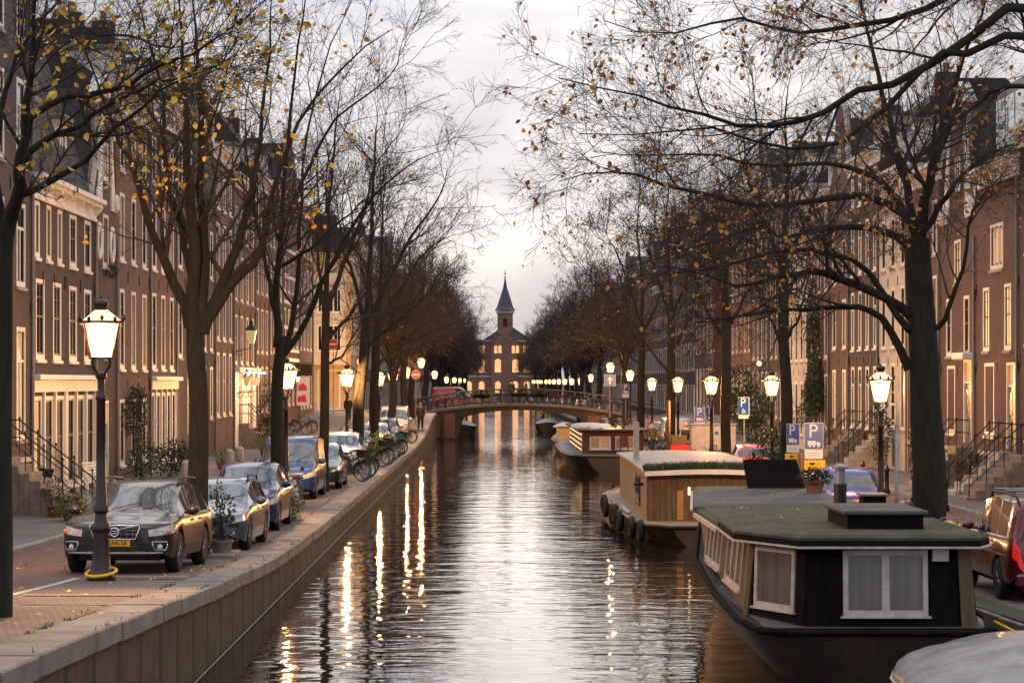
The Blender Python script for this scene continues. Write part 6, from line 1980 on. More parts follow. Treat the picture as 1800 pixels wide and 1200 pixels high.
# ---- smaller boats further along
cb = thing('cabin_boat', 'small cream cabin boat moored past the red houseboat', 'boat', (0,0,0))
hull(cb, [(137.2,4.1,5.6,.6,4.4,5.3),(138,3.7,5.9,.62,4.0,5.6),(142,3.6,6.0,.7,3.9,5.7),(146,4.0,5.6,.9,4.3,5.3),(147.4,4.7,4.9,1.0,4.75,4.85)], M['hull_k'])
part('cabin', MB().bbox(3.95,5.6,138.4,143.5,.6,1.5,.05), mat('cream_boat_paint', (.55,.40,.22), .5, var=.2), cb)
part('cabin_roof', MB().bbox(3.85,5.7,138.2,143.7,1.503,1.58,.03), M['old_white'], cb)
def covered_boat(label, x, y, L, w, h, m, rz=0, hm=None):
    t = thing('covered_boat', label, 'boat', (x, y, 0), R(rz))
    st = [(0,-w*.30,w*.30,h*.75,-w*.25,w*.25),(.3,-w*.46,w*.46,h*.72,-w*.38,w*.38),(L*.4,-w*.5,w*.5,h*.7,-w*.42,w*.42),(L*.75,-w*.42,w*.42,h*.78,-w*.32,w*.32),(L*.95,-w*.14,w*.14,h*.95,-w*.08,w*.08),(L,-.03,.03,h,-.02,.02)]
    hull(t, st, hm or M['hull_k'])
    rings = []
    for yy, a, b, z, c, d in st:
        rings.append([(lerp(a,b,k/8), yy, z + .03 + .32*h*math.sin(math.pi*k/8)*min(1, .35+(yy/L)*2.2)*(1 if yy < L*.9 else .3)) for k in range(9)])
    part('tarpaulin', MB().loft(rings, closed=False, cap=False), m, t, True)
    return t
covered_boat('motor sloop under a green cover beyond the bridge arch', -2.5, 180, 7.5, 2.2, 1.0, M['tarp_g'])
covered_boat('sloop under a dark blue cover past the bridge', 4.6, 190, 7, 2.2, 1.0, M['tarp_b'])
covered_boat('sloop under a pale grey cover past the bridge', 5.8, 178.5, 6.5, 2.2, .9, M['tarp_w'])
covered_boat('dark open sloop behind the cabin boat', 5.6, 150, 6, 2.0, .8, M['tarp'])

# ---- the covered boat in the near corner
nb = thing('covered_boat', 'boat wrapped in a grey tarpaulin moored beside the near quay', 'boat', (0,0,0))
def ell(cx, cyv, rx, ry, z, n=28, ph=0): return [(cx+rx*math.cos(2*math.pi*k/n), cyv+ry*math.sin(2*math.pi*k/n), z) for k in range(n)]
rings = [ell(6.98,27.2,1.85,2.9,-.4), ell(6.98,27.2,2.05,3.1,.42), ell(6.98,27.2,2.12,3.18,.65)]
part('hull', MB().loft(rings), mat('white_hull', (.55,.55,.56), .35, var=.2), nb, True)
def tarp_ring(q, z, n=72):
    out = []
    for k in range(n):
        a = 2*math.pi*k/n
        rx, ry = 2.14*q, 3.2*q
        fold = .022*math.sin(9*a+3*q) + .015*math.sin(17*a-5*q)
        out.append((6.98+(rx+fold)*math.cos(a), 27.2+(ry+fold)*math.sin(a), z + (.03*math.sin(6*a+4*q) + .018*math.sin(13*a))*(1-q)*1.6 - .05*abs(math.cos(a))*q))
    return out
part('tarpaulin', MB().loft([tarp_ring(q, z) for q, z in ((1,.56),(1.005,.70),(.985,.78),(.93,.87),(.84,.95),(.72,1.02),(.58,1.07),(.42,1.12),(.25,1.16),(.1,1.18),(.02,1.185))]), M['tarp'], nb, True)
part('cover_edge_rope', MB().tube([(a,b,c) for a,b,c in ell(6.98,27.2,2.16,3.22,.62)]+[ell(6.98,27.2,2.16,3.22,.62)[0]], .02, 5), M['old_white'], nb, True)
part('cover_seam', MB().tube([(6.98, 27.2+d, 1.19-.42*(abs(d)/3.2)**2.4) for d in [-3.1+.31*k for k in range(21)]], .012, 5), M['old_white'], nb)
for k in range(7):
    a = R(150+14*k)
    part('lashing', MB().tube([(6.98+2.15*math.cos(a), 27.2+3.22*math.sin(a), .60), (6.98+2.0*math.cos(a), 27.2+3.0*math.sin(a), .30)], .012, 4), M['old_white'], nb)
part('wooden_hatch', MB().prism([(6.1,24.3,.97),(8.6,24.6,.97),(8.6,25.8,1.08),(6.5,25.5,1.08)], (0,0,.05)), M['wood_w'], nb)
tag(part('waterside_line', MB().tube([(6.9,31.4,.95),(7.3,31.2,.75),(7.7,31.0,.72),(8.3,30.6,.85)], .022, 5), M['yel_p'], None, True), 'yellow mooring rope from the near houseboat to the quay', 'rope')

# ================================================================== PLANTS AND POTS
def foliage(seed, blobs, n, size, m, up=.3):
    """blobs: (cx,cy,cz,rx,ry,rz); n leaves of given size scattered through them, denser near the skin"""
    rng = np.random.default_rng(seed)
    B_ = np.array(blobs, float)
    vol = B_[:,3]*B_[:,4]*B_[:,5]; pick = rng.choice(len(B_), n, p=vol/vol.sum())
    d = unit(rng.normal(size=(n,3))); r = rng.uniform(.25, 1.08, n)**.5
    c = B_[pick,:3] + d*r[:,None]*B_[pick,3:]
    a = unit(d*.6 + rng.normal(size=(n,3))*.7 + np.array([0,0,up])); b = unit(np.cross(a, rng.normal(size=(n,3))))
    nn = np.cross(a, b); s = (size*rng.uniform(.6,1.3,n))[:,None]
    V = np.stack([c, c+a*s*.45-b*s*.3+nn*s*.1, c+a*s, c+a*s*.45+b*s*.3+nn*s*.1], 1).reshape(-1,3)
    return np_mesh('foliage', V, np.arange(n*4).reshape(-1,4), m, False)

def plant(label, pos, blobs, n, size, m, pot=None, stems=3, name='potted_plant', seed=None, group=None, potm=None):
    sd = seed if seed is not None else int(abs(pos[0]*131+pos[1]*17)) % 9999
    t = thing(name, label, 'plant', pos, 0, group)
    z0 = 0
    if pot:
        r, h = pot
        po = part('pot', MB().lathe([(r*.72,0),(r*.92,h*.82),(r*1.05,h*.84),(r*1.05,h),(r*.9,h),(r*.85,h*.9)], 14), potm or M['terra'], t, auto=40)
        z0 = h*.9
    blobs = [(a,b,c+z0,d,e,f) for a,b,c,d,e,f in blobs]
    stuff(link('foliage', foliage(sd, blobs, n, size, M[m]), t))
    rg_ = random.Random(sd)
    st = MB()
    for k in range(stems):
        bl = rg_.choice(blobs)
        st.tube([(rg_.uniform(-.04,.04),rg_.uniform(-.04,.04),z0*.9-.02), (bl[0]*.5+rg_.uniform(-.05,.05),bl[1]*.5,(z0+bl[2])*.5), (bl[0],bl[1],bl[2]+bl[5]*.4)], [.014,.01,.006], 4)
    part('stems', st, M['twig'], t)
    return t

# left street
plant('leggy potted shrub on a stone ledge before the silver-grey estate', (-5.25, 43.9, zl(43.9)), [(0,0,.25,.3,.3,.25),(.05,0,.6,.22,.22,.3),(-.1,0,.95,.12,.12,.25)], 420, .085, 'leaf_d', (.22,.34), 6, potm=M['stone_d'])
plant('small potted plant beside the leggy shrub by the wagon', (-5.62, 43.6, zl(43.6)), [(0,0,.15,.2,.2,.18)], 160, .07, 'leaf_d', (.15,.22), 3)
tag(part('stone_ledge', MB().bbox(-5.95,-4.95,43.3,44.6,zl(44)-.1,zl(44)+.10,.02), M['stone_d']), 'low stone ledge at the foot of the forked elm', 'ledge')
plant('lime-green flowering plant in a stone trough behind the blue compact car', (-5.15, 57.4, zl(57.4)), [(0,0,.35,.35,.35,.3),(.1,.3,.55,.25,.25,.3)], 420, .09, 'leaf_l', None, 5, name='flowering_plant')
tag(part('stone_trough', MB().bbox(-5.6,-4.92,56.9,58.2,zl(57.4)-.05,zl(57.4)+.16,.02), M['stone_d']), 'low stone trough at the quay edge behind the blue compact car', 'trough')
plant('round clipped box bush beside the stone stoop', (-11.0, 57.5, zl(57.5)+.1), [(0,0,.32,.42,.42,.38)], 900, .05, 'leaf_d', (.3,.3), 2)
plant('leafy lime-green hydrangea at the foot of the stoop', (-10.4, 56.0, zl(56)+.1), [(0,0,.3,.4,.4,.3),(.1,-.3,.25,.3,.3,.25)], 520, .11, 'leaf_l', None, 4, name='hydrangea')
plant('trailing shrub on the pavement before the pinkish house', (-11.9, 76.5, zl(76)+.1), [(0,0,.6,.5,.5,.6),(0,.6,1.0,.4,.4,.8),(0,1.4,.7,.5,.6,.6)], 900, .10, 'leaf_g', None, 8, name='shrub')
plant('broad dark shrub along the pinkish house front', (-11.6, 81.5, zl(81)+.1), [(0,0,.6,.7,.8,.6),(0,1.4,.7,.7,.9,.65),(0,2.6,.5,.6,.8,.5)], 1300, .11, 'leaf_d', None, 8, name='shrub')
plant('climbing plant over the pinkish house front', (-12.86, 81.8, zl(81)+.1), [(0,-1.5,2.2,.15,.7,.8),(0,0,2.7,.18,.9,.6),(0,1.4,2.4,.15,.8,.8),(.05,.4,1.4,.12,.5,1.0)], 1300, .10, 'leaf_d', None, 6, name='climbing_plant')
plant('tall conical shrub against the tavern stairs', (-11.2, 112.6, zl(112)+.1), [(0,0,.7,.6,.6,.7),(0,0,1.7,.5,.5,.8),(0,0,2.6,.3,.3,.6)], 1500, .10, 'leaf_d', (.3,.35), 2, name='conical_shrub')
plant('small yellow-green potted plant next to the bollards', (-10.6, 88.6, zl(88)+.1), [(0,0,.25,.3,.3,.3)], 260, .09, 'leaf_l', (.2,.28), 3)
plant('yellow-green potted plant by the conical shrub', (-10.5, 104.5, zl(104)+.1), [(0,0,.3,.4,.4,.35)], 320, .10, 'leaf_l', (.26,.35), 3)
for i, (x, y) in enumerate(((-5.2,95.0),(-5.15,98.9),(-5.2,103.2))):
    plant('weedy yellow-green bush among the quay bicycles', (x, y, zl(y)), [(0,0,.5,.4,.4,.5),(.1,.2,.95,.3,.3,.4)], 420, .12, 'leaf_l', None, 6, name='quay_bush', group='bushes among the quay bicycles')
# window box on the narrow gable
tag(stuff(link('window_box_flowers', foliage(5, [(-12.8,76.2,7.95,.2,.5,.22)], 260, .09, M['leaf_d']))), 'green window box under the gable hatch of the oval-windowed house', 'plant')
# boat plants
plant('round dark shrub in a terracotta pot on the near houseboat roof', (6.12, 43.4, 2.12), [(0,0,.10,.33,.33,.15)], 700, .055, 'leaf_d', (.2,.25), 2)
g_ = thing('roof_grass', 'strip of tufted grass along the roof edge of the pale timber houseboat', 'grass', (0,0,0)); g_['kind'] = 'stuff'
rn = np.random.default_rng(4)
n = 5200
gx = rn.uniform(4.05, 7.45, n); gy = rn.uniform(60.75, 61.6, n)
gz = 1.84 + .07*np.sin(np.pi*(gx-4)/3.5)
b0 = np.stack([gx, gy, gz], 1); dv = rn.normal(size=(n,3))*.04 + np.array([0,0,.15]); sd_ = unit(rn.normal(size=(n,3))*np.array([1,1,0]))*.012
V = np.stack([b0-sd_, b0+sd_, b0+dv+sd_*.3, b0+dv-sd_*.3], 1).reshape(-1,3)
link('grass_blades', np_mesh('grass_blades', V, np.arange(n*4).reshape(-1,4), M['leaf_g'], False), g_)
for i, (x, y, s) in enumerate(((5.75,108.9,.9),(6.3,110,.7),(5.9,112,.8))):
    plant('potted plant on the roof of the red houseboat', (x, y, 1.995), [(0,0,.2*s,.3*s,.3*s,.25*s)], 160, .10, 'leaf_d', (.18*s,.2*s), 2, group='pots on the red houseboat')
# right quay greenery
plant('upright reedy shrub on the quay between the two near houseboats', (9.0, 73.2, zr(73)), [(0,0,.7,.6,.6,.7),(-.5,.3,1.0,.4,.4,.6),(.4,0,1.2,.4,.4,.5)], 1300, .13, 'leaf_g', None, 10, name='quay_shrub')
plant('round ochre-green shrub under the second lantern', (9.7, 79.2, zr(79)), [(0,0,1.2,.5,.5,.55)], 700, .10, 'leaf_g', (.3,.5), 4, name='quay_shrub')
plant('bushy green tree-like shrub overhanging the lantern by the utility cabinet', (11.6, 104, zr(104)), [(0,0,2.6,1.0,1.2,1.0),(-.4,.5,3.6,.9,1.0,.9),(.2,0,1.6,.7,.7,.8)], 2600, .15, 'leaf_g', None, 10, name='shrub')
plant('ivy cascading down the pink-brown house front', (16.75, 118.2, zr(118)+.1), [(0,0,3.6,.5,1.2,1.2),(-.2,-.8,3.0,.6,1.0,1.0),(0,.4,5.6,.4,.9,1.6),(-.1,.6,7.6,.3,.6,1.4),(-.3,-1.2,2.4,.5,.8,.7)], 4200, .16, 'leaf_g', None, 8, name='ivy')
plant('dark round bush on the landing below the ivy', (15.6, 114, zr(114)+1.5), [(0,0,.6,.6,.6,.6)], 700, .10, 'leaf_d', None, 3, name='bush')
plant('climbing rose at the white painted house', (16.3, 95.5, zr(95)+.1), [(0,0,1.6,.4,.9,.9),(0,.6,2.5,.35,.7,.6),(-.2,-.5,.8,.4,.6,.6)], 1100, .11, 'leaf_d', None, 8, name='climbing_plant')
plant('tall leafy vine by the scrolled gable house steps', (15.2, 80.4, zr(80)+.1), [(0,0,1.4,.5,.5,.5),(0,0,.8,.35,.35,.5)], 620, .11, 'leaf_d', None, 6, name='shrub')
plant('dry golden shrub in a tub by the pale basement', (15.9, 75.4, zr(75)+.1), [(0,0,.5,.6,.6,.4)], 700, .10, 'leaf_b', (.35,.45), 4, potm=M['sandstone'])
plant('fern-like shrub against the pale basement wall', (16.2, 71.6, zr(71)+.1), [(0,0,.35,.6,.8,.35)], 600, .12, 'leaf_d', None, 4, name='shrub')
plant('weeds at the foot of the thick elm', (8.95, 47.0, zr(47)), [(0,0,.2,.5,.4,.2)], 300, .09, 'leaf_l', None, 4, name='weeds')
plant('bush growing behind the bicycles by the thick elm', (9.0, 49.6, zr(49)), [(.2,0,.6,.35,.35,.55),(.3,.3,1.1,.25,.25,.4)], 420, .10, 'leaf_g', None, 6, name='quay_shrub')
# hedge boxes on the bridge railing
for x in (-.9, 1.9, 3.3):
    o = thing('planter_box', 'green planter hung along the bridge railing', 'planter', (x, YB-.12, deck_z(x)+.55), 0, 'planters on the bridge railing')
    part('box', MB().bbox(-.6,.6,-.12,.1,-.05,.2,.02), M['wood_d'], o)
    stuff(link('foliage', foliage(int(x*10)+70, [(-.3,0,.35,.4,.2,.25),(.3,0,.35,.4,.2,.25)], 400, .11, M['leaf_g']), o))

rn = np.random.default_rng(12)
n = 9000
lx = rn.uniform(3.55, 6.75, n); ly = np.concatenate([rn.uniform(31.4, 39.2, n//2), rn.uniform(31.2, 35.1, n-n//2)])
edge = rn.random(n) < .6                                     # thickest along the edges
lx = np.where(edge & (rn.random(n) < .4), 3.55 + np.abs(rn.normal(size=n))*.12, lx)
keep = (ly > 31.15 + np.clip(4.3 - lx, 0, 1)*1.75) & (np.sin(lx*3.1+1)+np.sin(ly*2.3)+np.sin(lx*7-ly*5)*.7+rn.normal(size=n)*.5 > .55)
lx, ly = lx[keep], ly[keep]; n = len(lx)
lz = np.where(ly < 35.2, 2.15, 2.085)
b0 = np.stack([lx, ly, lz], 1); dv = rn.normal(size=(n,3))*.008 + np.array([0,0,.012]); sd_ = unit(rn.normal(size=(n,3))*np.array([1,1,.2]))*.013
V = np.stack([b0-sd_, b0+dv*.5+np.roll(sd_,1,1)*.5, b0+sd_, b0+dv], 1).reshape(-1,3)
o = link('roof_moss', np_mesh('roof_moss', V, np.arange(n*4).reshape(-1,4), M['moss'], False)); stuff(tag(o, 'clumps of moss grown over the near houseboat roof', 'moss'))
n = 130
lx = rn.uniform(3.9, 6.2, n); ly = rn.uniform(32.2, 42.5, n); lz = np.where(ly < 35.2, 2.16, np.where(ly < 39.4, 2.10, 2.14))
a_ = unit(rn.normal(size=(n,3))*np.array([1,1,.2])); b_ = unit(np.cross(a_, np.array([[0,0,1.]]))); s_ = rn.uniform(.05,.09,n)[:,None]; c_ = np.stack([lx,ly,lz],1)
V = np.stack([c_, c_+a_*s_*.45-b_*s_*.35, c_+a_*s_, c_+a_*s_*.45+b_*s_*.35], 1).reshape(-1,3)
o = link('fallen_leaves', np_mesh('fallen_leaves', V, np.arange(n*4).reshape(-1,4), M['leaf_o'], False)); stuff(tag(o, 'orange elm leaves fallen on the near houseboat roof', 'leaves'))
# ================================================================== SIGNS AND STREET FURNITURE
def pole(root, h, r=.03, m='steel'): part('pole', MB().tube([(0,0,-.1),(0,0,h)], r, 8), M[m], root)
def plate(root, w, h, z, m, y=-.045, name='sign_plate', rim=None):
    o = part(name, MB().bbox(-w/2, w/2, y-.006, y+.004, z-h/2, z+h/2, .003), M[m], root)
    if rim: part('sign_rim', MB().box(-w/2-.015, w/2+.015, y+.006, y+.012, z-h/2-.015, z+h/2+.015), M[rim], root)
    return o
def truck_pict(root, z, s, y):
    t = MB().box(-.17*s,.06*s,y-.004,y,z-.02*s,z+.10*s).prism([(.08*s,y-.004,z-.02*s),(.19*s,y-.004,z-.02*s),(.19*s,y-.004,z+.03*s),(.14*s,y-.004,z+.075*s),(.08*s,y-.004,z+.075*s)], (0,.004,0))
    t.box(-.19*s,.20*s,y-.004,y,z-.042*s,z-.024*s)
    for x in (-.11, .0, .13): t.lathe([(.034*s,-.002),(.034*s,.002)], 12, (0,0,0))
    part('truck_symbol', t, M['white_p'], root)
def fix_truck(root, z, s, y):
    t = MB().box(-.17*s,.06*s,y-.004,y,z-.02*s,z+.10*s).prism([(.08*s,y-.004,z-.02*s),(.19*s,y-.004,z-.02*s),(.19*s,y-.004,z+.03*s),(.14*s,y-.004,z+.075*s),(.08*s,y-.004,z+.075*s)], (0,.004,0))
    part('truck_symbol', t, M['white_p'], root)
    for x in (-.11, .0, .13):
        part('truck_wheel', MB().lathe([(.036*s,-.003),(.036*s,.003)], 12), M['white_p'], root, loc=(x*s, y-.003, z-.045*s), rot=(R(90),0,0))
def arrow(root, z, s, y, d, m):
    p = [(-.20*d*s,.012*s),(.08*d*s,.012*s),(.08*d*s,.05*s),(.21*d*s,0),(.08*d*s,-.05*s),(.08*d*s,-.012*s),(-.20*d*s,-.012*s)]
    if d < 0: p = p[::-1]
    part('arrow', MB().prism([(a, y-.004, z+b) for a, b in p], (0,.004,0)), M[m], root)
TP = text_mesh('letter_P', 'P', .46, M['white_p'])
def parking_sign(label, pos, rz, top=2.6, arrow_dir=1, sub=True, s=1.0, disabled=False):
    t = thing('parking_sign', label, 'sign', pos, R(rz))
    pole(t, top+.03)
    z = top - .34*s
    plate(t, .44*s, .62*s, z, 'blue_p', rim='white_p')
    link('letter_P', TP, t, (-.02, -.054, z+.11*s), (R(90),0,0), (s,s,s))
    if disabled:
        part('wheelchair_symbol', MB().torus((0,-.053,z-.2*s), .055*s, .01, 14, 4, 'y').tube([(-.02*s,-.053,z-.08*s),(-.01*s,-.053,z-.17*s),(.05*s,-.053,z-.17*s),(.07*s,-.053,z-.24*s)], .01, 4), M['white_p'], t)
        plate(t, .42*s, .12*s, z-.40*s, 'white_p')
    else:
        fix_truck(t, z-.20*s, .85*s, -.052)
        plate(t, .44*s, .22*s, z-.44*s, 'white_p')
        part('small_print', MB().box(-.16*s,.16*s,-.053,-.051,z-.42*s,z-.405*s).box(-.16*s,.16*s,-.053,-.051,z-.475*s,z-.46*s), M['steel'], t)
    if sub:
        plate(t, .56*s, .24*s, z-.70*s, 'yel_p')
        tow = MB().prism([(-.10*s,-.055,z-.70*s),(.02*s,-.055,z-.70*s),(.02*s,-.055,z-.67*s),(.06*s,-.055,z-.64*s),(-.10*s,-.055,z-.64*s)], (0,.003,0)).prism([(.06*s,-.055,z-.655*s),(.15*s,-.055,z-.665*s),(.15*s,-.055,z-.68*s),(.06*s,-.055,z-.67*s)], (0,.003,0))
        tow.box(-.18*s,.18*s,-.055,-.052,z-.745*s,z-.733*s); tow.box(-.18*s,.18*s,-.055,-.052,z-.785*s,z-.773*s)
        part('tow_symbol', tow, M['ink'], t)
        plate(t, .56*s, .20*s, z-.935*s, 'white_p')
        arrow(t, z-.935*s, 1.1*s, -.051, arrow_dir, 'ink')
    return t
def sgn(px, D): return (xat(px, D), D, zr(D))
parking_sign('blue parking sign with truck and right-pointing arrow plate', sgn(1430, 61.5), 0, 2.72, 1, s=1.12)
parking_sign('blue parking sign with left-pointing arrow plate beside the young elm', sgn(1395, 69), -42, 2.55, -1)
parking_sign('blue parking sign with truck plate near the utility cabinet', sgn(1230, 99), -8, 2.7, 1)
parking_sign('blue disabled parking sign turned aside on a thin pole', sgn(1308, 84), -35, 3.25, 1, sub=False, disabled=True)
parking_sign('small blue parking sign by the lantern near the bridge', sgn(1100, 148), -10, 3.3, 1, sub=False)
parking_sign('blue parking sign seen almost edge-on past the utility cabinet', sgn(1250, 102), -58, 2.7, 1)
def round_sign(label, pos, top, rz=0, r=.3):
    t = thing('no_entry_sign', label, 'sign', pos, R(rz)); pole(t, top)
    part('disc', MB().lathe([(r,-.006),(r,.006)], 24), M['red_p'], t, loc=(0,-.045,top-r), rot=(R(90),0,0))
    part('sign_rim', MB().torus((0,-.05,top-r), r*.98, .014, 24, 5, 'y'), M['white_p'], t, True)
    part('bar', MB().box(-r*.72,r*.72,-.058,-.053,top-r-.055,top-r+.055), M['white_p'], t)
round_sign('red no-entry sign on a pale post by the bridge', (xat(731,150), 150, zl(150)), 3.55)
round_sign('red no-entry sign high on a pole by the hanging shop sign', (xat(586,158), 158, zl(158)), 5.4, r=.36)
t = thing('arrow_sign', 'square blue sign with white upward arrow on a yellow-lit post', 'sign', (xat(1072,158), 158, zr(158)), 0); pole(t, 3.4)
plate(t, .78, .78, 3.0, 'blue_p', rim='white_p')
part('arrow', MB().prism([(-.06,-.06,2.72),(.06,-.06,2.72),(.06,-.06,3.0),(.2,-.06,3.0),(0,-.06,3.28),(-.2,-.06,3.0),(-.06,-.06,3.0)], (0,.006,0)), M['white_p'], t)
# hanging dark shop sign, banner
t = thing('hanging_sign', 'dark hanging shop board on an iron arm by the slender elm', 'sign', (FL, 143, zl(143)), 0)
part('arm', MB().tube([(0,0,4.3),(1.6,0,4.3)], .025, 5), M['iron'], t)
part('board', MB().bbox(.5,1.6,-.03,.03,3.5,4.22,.01), M['plastic'], t)
t = thing('banner', 'white banner with pink shapes at the red-and-white banded house', 'banner', (FL+.35, 150.2, zl(150)+1.2), 0)
part('cloth', MB().bbox(-.5,.5,-.012,.012,0,1.9,.004), M['white'], t)
part('pink_shape', MB().prism([(-.3,-.02,.25),(.3,-.02,.25),(.22,-.02,.75),(-.3,-.02,.6)], (0,.006,0)).prism([(-.25,-.02,1.0),(.3,-.02,1.0),(.3,-.02,1.3),(.05,-.02,1.5),(-.25,-.02,1.3)], (0,.006,0)), mat('pink_print', (.62,.05,.16), .6), t)
# utility cabinet
t = thing('utility_cabinet', 'grey metal utility cabinet behind the grass-roofed houseboat', 'cabinet', (xat(1253,97), 97, zr(97)), R(4))
part('body', MB().bbox(-.95,.95,-.25,.25,0,1.95,.03), mat('cabinet_grey', (.42,.41,.42), .6, var=.2, vs=3), t)
part('lid', MB().bbox(-1.0,1.0,-.3,.3,1.953,2.03,.02), M['steel'], t)
part('door_seam', MB().box(-.006,.006,-.256,-.252,.1,1.88), M['ink'], t)
part('handle', MB().bbox(.1,.14,-.28,-.25,.9,1.15,.01), M['ink'], t)
part('sticker', MB().box(.05,.2,-.257,-.252,1.55,1.7), M['blue_p'], t)
# red crate boxes on the quay
t = thing('planter_crate', 'red wooden crate stacked under a brown one on the quay', 'crate', (xat(1192,96), 96, zr(96)), R(10))
part('crate_body', MB().bbox(-.42,.42,-.3,.3,0,1.15,.02), M['red_p'], t); part('upper_crate', MB().bbox(-.32,.32,-.26,.26,1.153,1.55,.02), M['wood_w'], t)
# wooden mooring posts
for px, D, h in ((1175,92,3.0),(1408,60,1.9)):
    t = part('mooring_post', MB().lathe([(.09,-.5),(.085,h),(.05,h+.05)], 10), M['wood_w'], None, True, loc=(xat(px,D), D, zr(D)))
    tag(t, 'slim wooden post %s' % ('rising behind the grass-roofed houseboat' if D > 80 else 'beside the left-arrow parking sign'), 'post')
tag(part('mast_pole', MB().tube([(0,0,-.1),(0,0,2.9)], .04, 8), M['steel'], None, True, loc=(xat(1576,47), 47, zr(47))), 'thin galvanised pole rising behind the skylight box', 'pole')
# bollards
bol = MB().lathe([(.17,0),(.17,.62),(.15,.70),(.16,.72),(.15,.80),(.10,.86),(.02,.88)], 12).mesh('bollard', M['sandstone'], True)
for i, (x, y) in enumerate(((-10.0,86.0),(-10.0,89.5),(-10.0,101.0),(-10.0,104.0),(-10.0,74.0),(-10.0,78.5))):
    tag(link('bollard', bol, None, (x, y, zl(y)+.1)), 'squat pale stone bollard along the pavement edge', 'bollard', 'stone bollards')
amst = MB().lathe([(.12,0),(.11,.15),(.075,.2),(.07,.75),(.09,.78),(.09,.84),(.065,.88),(.03,.98),(.0,1.0)], 10).mesh('bollard', M['lamp_iron'], True)
for i, (x, y) in enumerate(((13.3,67),(13.3,72),(13.3,77),(13.3,82))):
    tag(link('bollard', amst, None, (x, y, zr(y))), 'slim dark red iron bollard along the kerb by the scrolled gable house', 'bollard', 'iron bollards')
# bench at the shop front
t = thing('bench', 'white slatted garden bench beside the shop front', 'bench', (-12.3, 70.2, zl(70)+.1), R(80))
for k in range(4): part('seat_slat', MB().bbox(-.75,.75,-.45+.11*k,-.36+.11*k,.42,.445,.006), M['white'], t)
for k in range(5): part('back_slat', MB().bbox(-.75,.75,.02+.03*k,.045+.03*k,.52+.09*k,.59+.09*k,.006), M['white'], t)
for s in (-.65, .65):
    part('leg', MB().tube([(s,-.42,0),(s,-.40,.42)], .025, 5), M['white'], t); part('leg', MB().tube([(s,.0,0),(s,.02,.5),(s,.16,.98)], .025, 5), M['white'], t)
# wall lanterns of the tavern
def wall_lantern(label, pos, h, lit, s=1.0, group=None):
    t = thing('wall_lantern', label, 'lantern', pos, 0, group)
    arm = MB().tube([(0,0,h-.35),(.3,0,h-.30),(.55*s,0,h-.2),(.55*s,0,h)], .022, 5)
    arm.torus((.22,0,h-.45), .13, .014, 14, 4, 'y')
    part('arm', arm, M['iron'], t)
    def sq(a, z): return [(.55*s-a,-a,z),(.55*s+a,-a,z),(.55*s+a,a,z),(.55*s-a,a,z)]
    part('lantern_glass', MB().loft([sq(.09*s,h+.02), sq(.17*s,h+.46*s)], cap=False), glow_mat('tavern_lantern_glass', (1.0,.62,.3), 5.0 if lit else .25), t)
    part('lantern_roof', MB().loft([sq(.20*s,h+.461*s), sq(.12*s,h+.58*s), sq(.06*s,h+.64*s), sq(.05*s,h+.74*s), sq(.01,h+.86*s)]), M['iron'], t)
zt = zl(118)
wall_lantern('large unlit wall lantern above the tavern cornice', (FL, 114.2, zt), 5.4, False, 1.5)
for i, y in enumerate((114.6, 117.4, 119.8)):
    wall_lantern('small wall lantern in a row on the tavern front', (FL, y, zt), 3.3, False, 1.0, 'small tavern lanterns')
wall_lantern('little lit wall lantern beside the landing of the grey brick house', (FL, 98.2, zl(98)), 2.9, True, .6)
wall_lantern('lit wall lamp on the red-and-white banded house', (FL, 146.5, zl(146)), 3.0, True, .7)
t = thing('wall_lamp', 'round lit lamp high over the door of the stepped-gable house', 'lamp', (FR, 141.5, zr(141)), 0)
part('globe', MB().ball((-.5,0,4.9), .16,.16,.16), M['lamp_glass'], t, True); part('arm', MB().tube([(0,0,4.7),(-.5,0,4.72),(-.5,0,4.78)], .02, 5), M['iron'], t)
# tavern floodlight strip under its cornice, which lights the cream front
t = thing('floodlight', 'warm floodlight bar under the tavern cornice', 'floodlight', (FL+.62, 118.7, zt+3.95), 0)
part('housing', MB().bbox(-.06,.06,-4.5,4.5,.04,.12,.01), M['iron'], t)
part('light_bar', MB().box(-.045,.045,-4.4,4.4,.03,.038), glow_mat('flood_bar', (1.0,.66,.40), 45), t)

